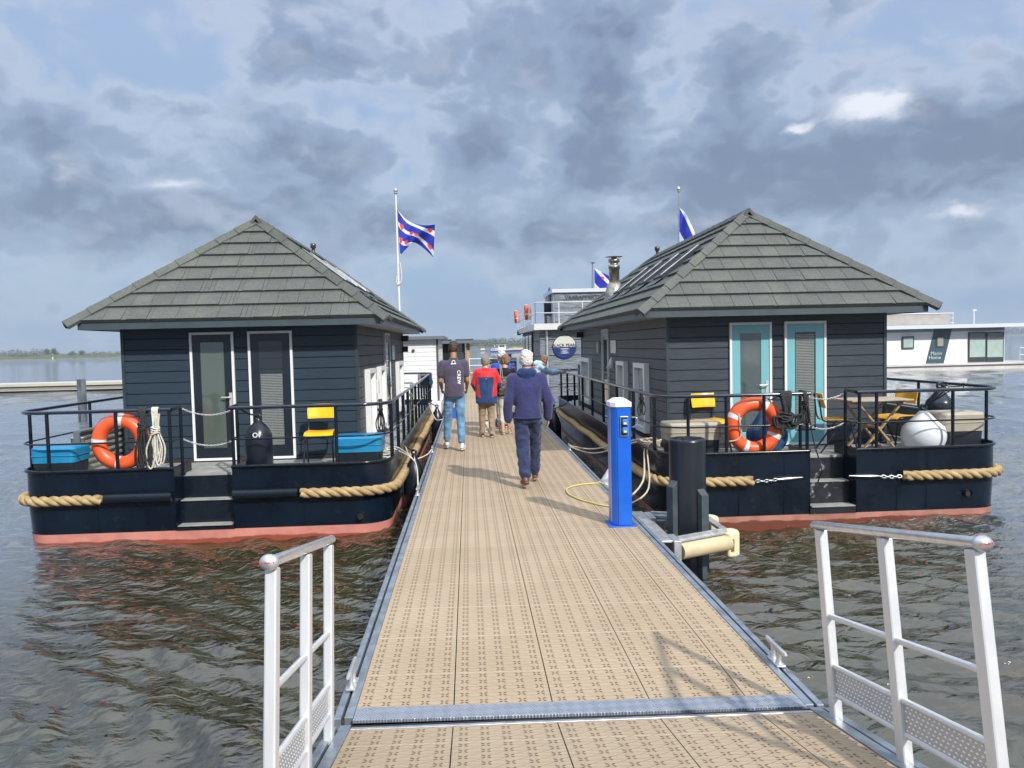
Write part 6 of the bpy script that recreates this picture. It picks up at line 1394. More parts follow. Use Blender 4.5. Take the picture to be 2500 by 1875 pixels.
# 5  man in blue jacket behind her
J5 = pose(1.70, (0, .02), .18, 'R', spread=.10, hyaw=.3, hpitch=.0)
f5 = atZ(1232, 1052)
person('person', (f5.x + .0, 16.9, 0.003), 'balding man in bright blue jacket mostly hidden behind the woman in black', .5, J5, skin_m,
       top_fn(fabric('bright_blue_jacket', (0.018, 0.075, 0.42), .7), 'jacket', (.215, .14), -.08, (.085, .074, .062), 1.0, .012, 12, hemw=.20), legs_fn(fabric('stone_trousers', (0.33, 0.27, 0.21), .85), .098, .07, .06, .09, .011, 13),
       shoes_fn(M('dark_sneaker', (0.02, 0.02, 0.035), .6), white), hair_fn(hairmat('silver_hair', (0.50, 0.47, 0.45), (0.70, 0.69, 0.68)), lift=.004, low=-.04, seed=14, fluff=.006), GP)
# 6  woman in light blue hoodie leaning over the rail
J6 = dict(pelvis=V(0, 0, .90), chest=V(0, .17, 1.17), neck=V(0, .28, 1.325), head=V(0, .385, 1.43), hyaw=0.0, hpitch=-.55, face=1, curl=.9)
for nm, sg in (('L', -1), ('R', 1)):
    J6['hip' + nm] = V(sg * .08, 0, .84); J6['kn' + nm] = V(sg * .09, .04, .48); J6['an' + nm] = V(sg * .10, -.03 + .10 * (sg > 0), .085); J6['toe' + nm] = J6['an' + nm] + V(0, .15, -.05); J6['sh' + nm] = V(sg * .165, .24, 1.27)
J6['elL'] = V(-.24, .50, 1.13); J6['wrL'] = V(-.22, .78, 1.14); J6['elR'] = V(.21, .50, 1.12); J6['wrR'] = V(.18, .78, 1.14)
lb = fabric('light_blue_hoodie', (0.34, 0.52, 0.74), .85)
def top6(e, J, H_):
    m = MB(); pv, ch, nk = J['pelvis'], J['chest'], J['neck']; cap_(m, pv + V(0, .0, .02), .155, ch, .165, 18, .78, (0, .7, -.7)); cap_(m, ch, .165, nk + V(0, -.05, -.02), .11, 18, .8, (0, .7, -.7))
    for k in 'LR': cap_(m, J['sh' + k].lerp(ch, .3), .08, J['sh' + k], .074); cap_(m, J['sh' + k], .074, J['el' + k], .062); cap_(m, J['el' + k], .062, J['wr' + k], .045)
    skin_('hooded_jacket', m, lb, e, voxel=.011, it=3, fold=.013, fs=7, stretch=(1, 1, 1), seed=15)
    m = MB(); cap_(m, nk + V(0, -.10, .05), .09, nk + V(0, -.01, .05), .075, 16, .7, (0, .6, -.8)); skin_('hood', m, fabric('pale_hood', (0.45, 0.60, 0.74), .85), e, voxel=.010, it=3, fold=.01, fs=10)
def legs6(e, J):
    m = MB(); cap_(m, V(0, -.03, .87), .135, V(0, -.01, .93), .13)
    for k in 'LR': cap_(m, J['hip' + k], .092, J['kn' + k], .066); cap_(m, J['kn' + k], .066, J['an' + k], .054)
    skin_('trousers', m, navy_tr, e, voxel=.011, it=3, fold=.011, fs=9, seed=16)
person('person', (1.47, 18.7, 0.003), 'woman in light blue hooded jacket bending over the rail of the right houseboat', -1.25, J6, skin_m, top6, legs6,
       shoes_fn(M('dark_sneaker', (0.02, 0.02, 0.035), .6), white, L=.24), hair_fn(hairmat('dark_blond_hair', (0.10, 0.065, 0.038), (0.27, 0.19, 0.12)), lift=.012, low=-.04, seed=17), GP)
# dog on a lead
D_ = thing('dog', (.49, 16.15, 0.003), 'small white terrier with brown head on a lead between the walkers', 'dog', rz=-.12)
m = MB()      # faces +x; deep chest, tucked belly
cap_(m, V(.10, 0, .205), .075, V(-.06, 0, .21), .062, 16, .82, (0, 1, 0)); cap_(m, V(-.06, 0, .21), .062, V(-.16, 0, .205), .058, 16, .85, (0, 1, 0)); cap_(m, V(.13, 0, .21), .066, V(.20, 0, .245), .046)
cap_(m, V(.20, 0, .25), .046, V(.235, 0, .262), .044); cap_(m, V(.245, 0, .255), .034, V(.305, 0, .225), .020)
for y in (-.035, .035):
    cap_(m, V(.12, y, .17), .030, V(.112, y, .10), .018); cap_(m, V(.112, y, .10), .016, V(.118, y, .022), .013); cap_(m, V(.118, y, .016), .015, V(.138, y, .012), .012)
    cap_(m, V(-.15, y, .18), .040, V(-.125, y, .11), .024); cap_(m, V(-.125, y, .11), .020, V(-.185, y, .075), .013); cap_(m, V(-.185, y, .075), .013, V(-.170, y, .02), .012); cap_(m, V(-.170, y, .016), .015, V(-.150, y, .012), .012)
cap_(m, V(-.20, 0, .225), .016, V(-.235, 0, .28), .010)
dog_w = M('white_fur', (0.58, 0.55, 0.50), .9, var=.2, vs=30, bump=.004, bs=120); dog_b = M('brown_fur', (0.11, 0.05, 0.028), .9, var=.3, vs=30, bump=.004, bs=120)
skin_('body', m, [dog_w, dog_b], D_, voxel=.006, it=2, fold=.003, fs=40, pick=lambda c, n: 1 if (c.x > .175 and c.z > .215 and c.x < .285) or (-.19 < c.x < -.12 and c.z > .235) else 0)
for y in (-.038, .038):
    m = MB(); cap_(m, V(.215, y, .285), .016, V(.235, y * 1.25, .235), .020, 10, .35, (0, 1, 0)); link('ear', m.finish('ear', dog_b), D_)
m = MB(); ell(m, V(.322, 0, .226), (.010, .012, .010)); link('nose', m.finish('nose', blackp), D_)
m = MB(); m.tube([(.165 + .018 * math.sin(a), math.cos(a) * .058, .225 + .055 * math.sin(a)) for a in [2 * PI * k / 18 for k in range(18)]], .008, 6, closed=True); m.tube([(.06, math.cos(a) * .068, .205 + .078 * math.sin(a)) for a in [2 * PI * k / 18 for k in range(18)]], .009, 6, closed=True); link('harness', m.finish('harness', M('harness_navy', (0.02, 0.03, 0.14), .6)), D_)
m = MB(); m.tube(smoothpath([(.55, 15.62, .87), (.56, 15.8, .60), (.56, 16.1, .30)], 6), .005, 6); solo('dog_lead', m, blackm, 'thin dark dog lead from the hand of the red jacket to the terrier', 'dog lead')
# blue bag standing on the jetty further on
m = MB(); bgp = atZ(1104, 1021); e = thing('carrier_bag', (bgp.x + .04, bgp.y, .003), 'blue carrier bag seen between the legs of the young man', 'bag')
vs = [(-.10, -.05, 0), (.10, -.05, 0), (.10, .05, 0), (-.10, .05, 0), (-.12, -.03, .27), (.11, -.03, .28), (.11, .03, .275), (-.12, .03, .265)]
m.add(vs, [(0, 3, 2, 1), (0, 1, 5, 4), (1, 2, 6, 5), (2, 3, 7, 6), (3, 0, 4, 7)]); link('sack', m.finish('sack', M('blue_bag', (0.01, 0.10, 0.55), .5)), e, bev=.01)
m = MB(); m.tube(smoothpath([(-.05, 0, .27), (-.04, 0, .36), (.04, 0, .36), (.05, 0, .27)], 5), .008, 6); link('bag_handle', m.finish('bag_handle', white), e)
# ------------------------------------------------------------------ boats and floating homes further away
def plankmat(name, c1, c2):
    m = bpy.data.materials.new(name); m.use_nodes = True; nt = NT(m.node_tree); b = m.node_tree.nodes['Principled BSDF']; tcn = nt.n('ShaderNodeTexCoord').outputs['Object']
    st = nt.noise(nt.vmath('MULTIPLY', tcn, (1.2, .6, 12)), 2.2, 6, .7, .6); f = nt.smooth(st.outputs[0], .36, .62)
    nt.set(b, 'Base Color', nt.mix(f, c1, c2)); nt.set(b, 'Roughness', .8); return m
grey_wood = plankmat('weathered_planks', (0.085, 0.10, 0.12), (0.25, 0.28, 0.32))
def boards(m, x0, x1, y, z0, z1, bh, th=.03, gap=.02, axis='x'):
    z = z0
    while z < z1 - .02:
        zz = min(z + bh - gap, z1)
        m.box(x0, x1, y - th, y, z, zz) if axis == 'x' else m.box(y, y + th, x0, x1, z, zz)
        z += bh
def rail_run(pts, z0, z1, n, r=.02, mid=1):
    m = MB()
    for z in [z1] + [z0 + (z1 - z0) * k / (mid + 1) for k in range(1, mid + 1)]: m.tube([(x, y, z) for x, y in pts], r, 8)
    for a, b2 in zip(pts, pts[1:]):
        for k in range(n + 1): f = k / n; x, y = a[0] + (b2[0] - a[0]) * f, a[1] + (b2[1] - a[1]) * f; m.tube([(x, y, z0), (x, y, z1)], r * .8, 6)
    return m
# --- grey wooden two-storey floating home with roof terrace
Yb = 30.0
def bp_(px, py, Y=Yb): return atY(px, py, Y)
xl = bp_(1302, 800).x; zt0, zt1 = bp_(1310, 806).z, bp_(1310, 791).z
BP = World('floating_apartment', (xl + 3, Yb, WZ), 'grey plank floating apartment with roof terrace and round blue and white sign', 'floating home')
m = MB(); m.box(xl + .24, xl + 6.4, Yb - .1, Yb + 10, WZ - .4, -.46); BP.part('pontoon_hull', m, M('grey_float', (0.2, 0.2, 0.2), .8))
m = MB(); m.box(xl + .28, xl + 6.2, Yb + .04, Yb + 9.8, -.45, zt0); BP.part('wall_core', m, dark_in)
m = MB(); boards(m, xl + .25, xl + 6.2, Yb + .03, -.45, zt0, .62, gap=.03); BP.part('front_wall', m, grey_wood)
m = MB(); boards(m, Yb + .1, Yb + 3.0, xl + .245, .12, zt0, .62, gap=.03, axis='y'); BP.part('side_wall', m, grey_wood)
for i, (y0, y1) in enumerate(((3.2, 4.8), (5.0, 6.9), (7.1, 8.9))):
    m = MB(); m.box(xl + .20, xl + .26, Yb + y0, Yb + y1, .2, zt0 - .05); w_ = BP.part('window', m, blackm)
    m = MB(); m.box(xl + .185, xl + .199, Yb + y0 + .12, Yb + y1 - .12, .3, zt0 - .15); BP.part('pane', m, glass_dark, w_)
    m = MB(); z = .5
    while z < zt0 - .2 and i < 2: m.box(xl + .178, xl + .184, Yb + y0 + .3, Yb + y1 - .3, z, z + .045); z += .085
    if i < 2: BP.part('shutter', m, white, w_)
m = MB(); m.box(xl, xl + 6.6, Yb - .35, Yb + 10.2, zt0, zt1); BP.part('terrace_edge', m, M('cream_fascia', (0.62, 0.62, 0.60), .5, var=.1))
m = MB(); m.tube([(xl + .52, Yb - .02, .1), (xl + .52, Yb - .02, zt0)], .05, 8); BP.part('drain_pipe', m, alu)
m = MB(); m.box(xl - .06, xl + .10, Yb + 8.8, Yb + 9.1, zt0 - .06, zt0 + .12); BP.part('floodlight', m, blackm)
zr = bp_(1302, 740).z
m = rail_run([(xl + 6.5, Yb - .28), (xl + .06, Yb - .28), (xl + .06, Yb + 10.1)], zt1, zr, 7, .022); BP.part('terrace_railing', m, white)
m = MB(); m.box(xl + .05, xl + .06, Yb + 1, Yb + 10, zt1 + .05, zr - .06); BP.part('glass_screen', m, glassy('screen_glass', (0.3, 0.34, 0.36), .55))
cxl, cz1 = bp_(1354, 706, Yb + .6).x, bp_(1354, 706, Yb + .6).z
m = MB(); m.box(cxl, cxl + 4.2, Yb + .66, Yb + 4.0, zt1 - .02, cz1 - .14); BP.part('cabin_core', m, dark_in)
m = MB(); boards(m, cxl - .0, cxl + 4.2, Yb + .64, zt1, cz1 - .14, .32, gap=.015); BP.part('cabin_front', m, grey_wood)
m = MB(); boards(m, Yb + .64, Yb + 4.0, cxl - .04, zt1, cz1 - .14, 2.2, gap=.015, axis='y'); BP.part('cabin_side', m, plankmat('side_planks', (0.30, 0.33, 0.36), (0.42, 0.45, 0.48)))
m = MB(); m.box(cxl - .12, cxl + 4.3, Yb + .52, Yb + 4.1, cz1 - .138, cz1); BP.part('cabin_roof', m, M('zinc_edge', (0.62, 0.65, 0.70), .4, metal=.3))
m = MB(); p = bp_(1386, 727, Yb + .6); add_text(m, 'VAARAPPARTEMENT', .215, (bp_(1380, 727, Yb + .6).x + .98, Yb + .60, p.z), (1, 0, 0), (0, 0, 1), depth=.01); BP.part('lettering', m, M('letter_black', (0.02, 0.02, 0.03), .5))
m = MB(); m.lathe([(0, 0), (.62, .0), (.62, .02), (0, .02)], (cxl - .045, Yb + 2.1, zt1 + .95), 28, mat3=Matrix(((0, 0, -1), (0, 1, 0), (1, 0, 0))), sc=(1.0, 1.0)); BP.part('round_emblem', m, M('navy_emblem', (0.01, 0.02, 0.08), .4))
sc_ = bp_(1378, 847); R_ = .45
SG = World('round_sign', (sc_.x, Yb - .06, sc_.z - R_), 'x', 'x'); bpy.data.objects.remove(SG.root)
m = MB()
def half(z0s, mi, up):
    pts = [(sc_.x + math.cos(a) * R_, sc_.z + math.sin(a) * R_) for a in [(0 if up else PI) + PI * k / 30 for k in range(31)]]
    m.prism(pts, 1, Yb - .05, Yb - .02, mi)
m2_ = MB(); m2_.lathe([(0, 0), (R_ + .02, 0), (R_ + .02, .02), (0, .02)], (sc_.x, Yb - .002, sc_.z), 40, mat3=Matrix(((1, 0, 0), (0, 0, -1), (0, 1, 0)))); sg = BP.part('round_sign', m2_, blackm)
half(0, 0, True); half(0, 1, False); BP.part('sign_face', m, [M('sign_cream', (0.60, 0.60, 0.55), .5), M('sign_blue', (0.008, 0.035, 0.16), .4, var=.3, vs=3)], sg)
m = MB(); add_text(m, 'BLACK PEARL', .158, (sc_.x, Yb - .056, sc_.z + .065), (1, 0, 0), (0, 0, 1), depth=.003, bold=True, sx=1.0); BP.part('sign_lettering', m, M('letter_black', (0.02, 0.02, 0.03)), sg)
m = MB()
for z, w in ((-.075, .22), (-.16, .17), (-.235, .20)):
    pts = [(sc_.x - w, sc_.z + z), (sc_.x - w * .2, sc_.z + z - .018), (sc_.x + w, sc_.z + z - .004), (sc_.x + w * .3, sc_.z + z + .016), (sc_.x - w * .4, sc_.z + z + .010)]; m.prism(pts, 1, Yb - .058, Yb - .051)
BP.part('sign_waves', m, white, sg)
# things on the terrace
for k, (px, py) in enumerate(((1260, 773), (1286, 762))):
    p = atX(px, py, xl + .0); e = lifebuoy((xl - .02, p.y, p.z), .3, .27, .075, ('orange life ring hung at the far end of the terrace railing', 'larger looking orange life ring hung nearer on the terrace railing')[k], rz=PI / 2, group='orange life rings on the roof terrace')
for k in range(2):
    x = xl + .9 + k * 1.2; e = thing('terrace_chair', (x, Yb + 1.6, zt1), ('dark terrace chair at the left behind the white terrace railing', 'dark terrace chair beside the upper cabin')[k], 'chair', 'terrace chairs'); c = M('dark_weave', (0.03, 0.03, 0.04), .7)
    m = MB(); m.box(-.28, .28, -.28, .28, .38, .46); link('seat', m.finish('seat', c), e); m = MB(); m.box(-.28, .28, .24, .30, .46, .92); link('backrest', m.finish('backrest', c), e)
    for a in (-.25, .25):
        for b2 in (-.25, .25): m = MB(); m.box(a - .02, a + .02, b2 - .02, b2 + .02, 0, .38); link('leg', m.finish('leg', c), e)
# --- white cabin behind the left boat
Yw = 27.0
a, b2 = atY(1068, 828, Yw), atY(1084, 820, Yw); ys = Yw + 4.6
WB = World('white_houseboat', (a.x - 2.5, Yw, WZ), 'white boarded houseboat cabin with grey flat roof behind the left houseboat', 'houseboat')
m = MB(); m.box(a.x - 5, a.x + .1, Yw - .8, ys + .5, WZ - .4, -.05); WB.part('hull', m, white)
m = MB(); m.box(a.x - 4.5, a.x - .02, Yw + .03, ys, -.05, a.z - .02); WB.part('wall_core', m, dark_in)
m = MB(); boards(m, a.x - 4.5, a.x - .05, Yw + .03, -.04, a.z, .155, gap=.008); wl = WB.part('front_wall', m, M('white_boards', (0.74, 0.75, 0.76), .6, var=.06))
m = MB(); boards(m, Yw + .03, ys, a.x - .02, -.04, a.z, .155, gap=.008, axis='y'); WB.part('side_wall', m, M('white_boards', (0.74, 0.75, 0.76)))
m = MB(); m.box(a.x - .05, a.x + .02, Yw - .02, Yw + .03, -.05, a.z); WB.part('corner_trim', m, M('dark_corner', (0.08, 0.07, 0.08), .6))
m = MB(); m.box(a.x - 4.8, b2.x, Yw - .25, ys + .2, a.z, b2.z); WB.part('roof', m, M('roof_edge', (0.13, 0.15, 0.18), .5))
p = atY(1009, 856, Yw); m = MB(); m.tube([(p.x, Yw + .02, p.z), (p.x, Yw - .04, p.z)], .055, 12); WB.part('vent', m, M('rust_vent', (0.10, 0.05, 0.045), .7))
p, q = atY(1024, 913, Yw), atY(1056, 945, Yw); m = MB(); m.box(p.x, q.x, Yw - .03, Yw + .02, q.z, p.z); w_ = WB.part('window', m, M('roof_edge', (0.13, 0.15, 0.18))); m = MB(); m.box(p.x + .06, q.x - .06, Yw - .038, Yw - .031, q.z + .06, p.z - .06); WB.part('pane', m, glass_dark, w_)
m = MB(); m.box(a.x - 1.45, a.x - 1.40, Yw - .5, Yw - .45, -.05, a.z); WB.part('pole', m, M('roof_edge', (0.13, 0.15, 0.18)))
m = MB(); m.tube([(a.x - 1.2, Yw - .4, -.05), (a.x - 1.2, Yw - .4, .9), (a.x - 1.15, Yw - .4, .95), (a.x - .72, Yw - .4, .95), (a.x - .67, Yw - .4, .9), (a.x - .67, Yw - .4, -.05)], .03, 8); WB.part('boarding_hoop', m, steel)
# --- houseboat with glass front lying across the end
Yt = 38.9
def tt(px, py): return atY(px, py, Yt)
GB = World('glass_fronted_houseboat', (-2.5, Yt, -.002), 'flat-roofed houseboat with dark glass front and timber post at the jetty end', 'houseboat')
r0, r1 = tt(1060, 835), tt(1188, 829)
m = MB(); m.box(-7.5, r1.x, Yt - .5, Yt + 3.2, r0.z - .10, r1.z - .02); rf = GB.part('roof', m, M('roof_edge', (0.13, 0.15, 0.18)))
for x0, x1 in ((-4.5, -3.2), (-2.1, -1.05), (-.95, .05)): m = MB(); m.box(x0 + .3, x1 + .2, Yt + .2, Yt + 1.6, r1.z - .01, r1.z + .05); GB.part('solar_panel', m, glass_dark, rf)
m = MB(); m.box(-7.3, -.2, Yt + .1, Yt + 3.0, .0, r0.z); GB.part('wall_core', m, dark_in)
for k in range(5):
    x0 = -7.2 + k * 1.4; m = MB(); m.box(x0, x0 + 1.34, Yt + .02, Yt + .09, .06, r0.z - .02); w_ = GB.part('window', m, M('anthracite', (0.04, 0.045, 0.05), .5)); m = MB(); m.box(x0 + .07, x0 + 1.27, Yt + .005, Yt + .018, .14, r0.z - .1); GB.part('pane', m, glass_dark, w_)
m = MB(); p = tt(1144, 900); m.box(p.x - .09, p.x + .09, Yt - .10, Yt + .06, -.002, r0.z); GB.part('timber_post', m, M('oak', (0.42, 0.25, 0.10), .6, var=.5, vs=5, stretch=(1, 1, .3)))
m = MB(); m.box(-.22 + .2, .20, Yt - .35, Yt + .1, .62 - .05, .66); m.box(-.15 + .2, .12 + .0, Yt - .3, Yt, .12, .16); m.box(-.0, .04, Yt - .3, Yt, 0, .6); m.box(.14, .18, Yt - .3, Yt, 0, .6); solo('wooden_bench', m, wood, 'small wooden bench under the timber post', 'bench')
# --- blue booth and outboard at the end
p = atY(1243, 862, 39.3)
BB = World('pump_station', (p.x + .2, 39.3, -.002), 'blue service booth with white cap and rental sign at the far jetty end', 'service booth')
m = MB(); m.box(p.x - .10, p.x + .12, 39.3, 39.5, -.002, p.z - .06); BB.part('column', m, blue); m = MB(); m.box(p.x - .15, p.x + .2, 39.26, 39.54, p.z - .06, p.z); BB.part('cap', m, white)
q0, q1 = atY(1244, 873, 39.2), atY(1259, 880, 39.2); m = MB(); m.box(q0.x, q1.x + .05, 39.18, 39.22, q1.z, q0.z); s_ = BB.part('sign_board', m, white); m = MB(); add_text(m, 'TE HUUR', .085, ((q0.x + q1.x) / 2 + .02, 39.175, (q0.z + q1.z) / 2), (1, 0, 0), (0, 0, 1), bold=True); BB.part('lettering', m, blackm, s_)
q0, q1 = atY(1245, 881, 39.2), atY(1259, 903, 39.2); m = MB(); m.box(q0.x, q1.x + .06, 39.19, 39.5, -.002, q0.z); BB.part('cabinet', m, blue); m = MB(); m.box(q0.x + .08, q1.x - .02, 39.175, 39.188, q1.z + .02, q1.z + .19); m.box(q0.x + .1, q1.x - .05, 39.175, 39.188, q1.z + .24, q1.z + .36); BB.part('notice', m, white)
oc = atY(1203, 868, 42.2)
OM = World('outboard_motor', (oc.x, 42.2, WZ), 'grey covered outboard motor standing up beyond the end railing', 'outboard motor')
m = MB(); ell(m, (oc.x + .05, 42.2, oc.z - .28), (.26, .34, .27)); ell(m, (oc.x - .16, 42.1, oc.z - .38), (.20, .26, .17)); skin_('cowl', m, M('grey_cowl', (0.13, 0.13, 0.13), .4, var=.5, vs=9), OM.root, voxel=.03); OM.root.children[0].location = -OM.o
m = MB(); m.box(oc.x - .12, oc.x + .20, 42.1, 42.35, WZ, oc.z - .5); OM.part('shaft', m, M('grey_leg', (0.16, 0.17, 0.16), .5, var=.3), bev=.03)
# blue tarpaulin bundle on the far rail of the right boat
m = MB(); p = atX(1348, 975, 2.44); ell(m, (2.42, p.y, p.z - .02), (.07, .55, .12), 0, 14, -.0); ell(m, (2.40, p.y - .5, p.z - .10), (.06, .4, .09)); e = thing('tarpaulin', (2.42, p.y, p.z - .2), 'blue tarpaulin bundle hanging on the hull side behind the walkers', 'tarpaulin'); o = skin_('cloth', m, M('tarp_blue', (0.01, 0.10, 0.50), .5), e, voxel=.02, fold=.01); o.location = -e.location
# --- white concrete floating breakwater on the left
Ym = 54.0
m = MB(); m.box(-33.3, -8, Ym, Ym + 3, WZ - .3, -.03); m.box(-33.3, -8, Ym - .25, Ym, -.20, -.02)
bw = World('breakwater', (-22, Ym, WZ), 'long pale concrete breakwater floating left beyond the dark pile', 'breakwater'); bw.part('float', m, M('pale_concrete', (0.56, 0.54, 0.47), .8, var=.35, vs=.6, vcol=(0.45, 0.42, 0.35)))
m = MB(); m.box(-33.3, -8, Ym - .30, Ym - .25, -.42, -.30); bw.part('waler', m, M('dark_waler', (0.25, 0.23, 0.19), .9)); m = MB(); m.box(-33.35, -8, Ym - .02, Ym + .3, WZ - .3, WZ + .09); bw.part('weed_line', m, M('weed', (0.05, 0.04, 0.025), .8))  # waler strip in one even tone, darker than the float
Yp = 30.0; p = atY(198, 926, Yp)
m = MB(); m.lathe([(.155, WZ - 1), (.155, p.z), (0, p.z + .005)], (p.x, Yp, 0), 16); solo('mooring_pile', m, M('worn_pile', (0.022, 0.035, 0.055), .7, var=.9, vs=7, vcol=(0.12, 0.14, 0.16), stretch=(1, 1, .15)), 'slim weathered pile standing in the water left of the left houseboat', 'pile')
# --- white floating home far right
Yq = 53.0
def mq(px, py): return atY(px, py, Yq)
X_l, X_r = mq(2120, 860).x, mq(2500, 900).x
MH = World('floating_home', ((X_l + X_r) / 2, Yq, WZ), 'long white floating home with slanted dark panel at the right of the photo', 'floating home')
hw = mq(2300, 887).z; m = MB(); m.prism([(X_l - 4, WZ - .4), (X_r - .1, WZ - .4), (X_r + .8, hw - .02), (X_r + .8, hw), (X_l - 4, hw)], 1, Yq - .9, Yq + 6); MH.part('hull', m, M('pale_hull', (0.58, 0.57, 0.53), .7, var=.2, vs=.8))
m = MB(); m.box(X_l - 4, X_r + .5, Yq - .93, Yq - .89, hw - .22, hw - .12); MH.part('rubbing_strake', m, M('strake', (0.10, 0.09, 0.12), .7))
zb, zt = hw, mq(2300, 802).z; xw = mq(2362, 850).x; xe = mq(2452, 850).x
m = MB(); m.box(X_l - 4, xe, Yq, Yq + 4.5, zb, zt); MH.part('wall', m, M('white_render', (0.80, 0.80, 0.80), .7, var=.05, vs=1))
m = MB(); m.box(X_l - 4, xe, Yq - .02, Yq - .003, zt - .22, zt); MH.part('grey_band', m, M('light_grey_band', (0.30, 0.33, 0.37), .6))
pts = [mq(2260, 887), mq(2303, 887), mq(2323, 804), mq(2281, 804)]
m = MB(); m.prism([(q.x, q.z) for q in pts], 1, Yq - .05, Yq - .022); MH.part('slanted_panel', m, M('slate_panel', (0.035, 0.075, 0.105), .5))
def win(x0, x1, z0, z1, pane, name='window', fr=None):
    m = MB(); m.box(x0, x1, Yq - .09, Yq - .001, z0, z1); w_ = MH.part(name, m, fr or M('anthracite', (0.04, 0.045, 0.05))); m = MB(); m.box(x0 + .09, x1 - .09, Yq - .10, Yq - .092, z0 + .09, z1 - .09); MH.part('pane', m, pane, w_); return w_
q0, q1 = mq(2201, 852), mq(2230, 821); win(q0.x, q1.x, q0.z, q1.z, glass_frost)
q0, q1 = mq(2284, 848), mq(2304, 820); win(q0.x, q1.x, q0.z, q1.z, M('sand_blind', (0.30, 0.30, 0.24), .7), fr=M('slate_frame', (0.04, 0.06, 0.075), .5))
q0, q1 = mq(2363, 884), mq(2405, 810); w_ = win(q0.x, q1.x, q0.z, q1.z, glass_dark, 'sliding_window'); q2, q3 = mq(2365, 872), mq(2403, 829); m = MB(); m.box(q2.x, q3.x, Yq - .108, Yq - .102, q2.z, q3.z); MH.part('screen', m, glass_frost, w_)
q0, q1 = mq(2406, 884), mq(2449, 810); w_ = win(q0.x, q1.x, q0.z, q1.z, glass_dark, 'sliding_window'); q2, q3 = mq(2408, 872), mq(2446, 829); m = MB(); m.box(q2.x, q3.x, Yq - .108, Yq - .102, q2.z, q3.z); MH.part('screen', m, glass_frost, w_)
q0, q1 = mq(2300, 804), mq(2498, 793); m = MB(); m.box(X_l - 4, q1.x, Yq - .9, Yq + 5, zt, zt + .26); MH.part('roof', m, M('roof_white', (0.60, 0.64, 0.68), .5))
zt2 = zt + .26; q0, q1 = mq(2140, 770), mq(2326, 765); m = MB(); m.box(X_l - 4, q1.x, Yq + .3, Yq + .36, zt2 + .07, q1.z); MH.part('terrace_screen', m, M('fabric_screen', (0.36, 0.34, 0.31), .8, var=.15, vs=2))
m = MB(); zz = q1.z + .03
m.tube([(X_l - 4, Yq + .28, zz), (q1.x + .25, Yq + .28, zz)], .03, 6)
for z in (zz - .35, zz - .68): m.tube([(q1.x, Yq + .28, z), (q1.x + .25, Yq + .28, z)], .02, 6)
m.tube([(q1.x + .2, Yq + .28, zt2), (q1.x + .2, Yq + .28, zz)], .02, 6); MH.part('terrace_rail', m, white)
q0 = mq(2400, 792); q1 = mq(2400, 756); m = MB(); m.tube([(q0.x, Yq + 1, zt2), (q0.x, Yq + 1, q1.z)], .035, 6); m.tube([(q0.x - .1, Yq + 1, q1.z), (q0.x + .18, Yq + 1, q1.z)], .05, 6); MH.part('mast', m, white)
m = MB(); c = mq(2283, 863); add_text(m, 'Marin', .36, (c.x + .05, Yq - .055, c.z), (1, 0, 0), (0, 0, 1), depth=.004); c = mq(2281, 873); add_text(m, 'Home', .36, (c.x, Yq - .055, c.z), (1, 0, 0), (0, 0, 1), depth=.004); MH.part('lettering', m, M('letter_grey', (0.5, 0.55, 0.6), .5))
xr = mq(2460, 890).x; m = rail_run([(xr + .3, Yq - .8), (xr + 1.8, Yq - .8)], hw, hw + 1.0, 3, .03); MH.part('deck_rail', m, white)
m = MB(); c = mq(2475, 885); x0 = c.x
m.prism([(x0 - .9, hw + .2), (x0 + 2.5, hw + .2), (x0 + 2.5, hw + .9), (x0 + 1.0, hw + 1.0), (x0 + .1, hw + .75)], 1, Yq + 5.5, Yq + 7.5); m.prism([(x0 + .6, hw + .9), (x0 + 2.5, hw + .9), (x0 + 2.4, hw + 1.45), (x0 + 1.0, hw + 1.4)], 1, Yq + 5.7, Yq + 7.3, 1); m.box(x0 - .9, x0 + 2.6, Yq + 5.5, Yq + 7.5, WZ - .2, hw + .2, 0)
solo('motor_cruiser', m, [M('grey_boat', (0.20, 0.22, 0.26), .5), glass_dark], 'grey motor boat partly cut off at the right edge of the photo', 'boat')
# --- barge, cruiser and buoy on the lake
Db = 300.0; s_ = Db / FOC
def bx_(px): return atY(px, 850, Db).x
wl_ = WZ
def bz(py_above): return wl_ + py_above * s_
BG = World('barge', (bx_(1240), Db, WZ), 'blue cargo barge with white wheelhouse and heap of sand on the lake', 'barge')
x0 = bx_(1196); x1 = bx_(1330); hull = [(x0 + .8, wl_ - .5), (x1, wl_ - .5), (x1, bz(4.6)), (bx_(1248), bz(4.6)), (bx_(1236), bz(3.4)), (bx_(1216), bz(3.6)), (x0, bz(3.0))]
m = MB(); m.prism(hull, 1, Db, Db + 7); BG.part('hull', m, M('barge_blue', (0.020, 0.045, 0.22), .5, var=.2))
m = MB(); m.prism([(bx_(1198), bz(3.0)), (bx_(1216), bz(3.0)), (bx_(1216), bz(10)), (bx_(1200), bz(9.0))], 1, Db + 1, Db + 6); BG.part('cabin', m, M('pale_cabin', (0.45, 0.52, 0.62), .5))
m = MB(); m.prism([(bx_(1214), bz(3.6)), (bx_(1236), bz(3.6)), (bx_(1236), bz(17.0)), (bx_(1218), bz(17.0)), (bx_(1217), bz(12))], 1, Db + 1.5, Db + 5.5); BG.part('wheelhouse', m, white)
for a_, b_, y_, z0_, z1_ in ((1220, 1232, 1.4, 12.6, 16.2), (1202, 1204, .9, 6, 8), (1206, 1208, .9, 6, 8)): m = MB(); m.box(bx_(a_), bx_(b_), Db + y_, Db + y_ + .09, bz(z0_), bz(z1_)); BG.part('window', m, glass_dark)
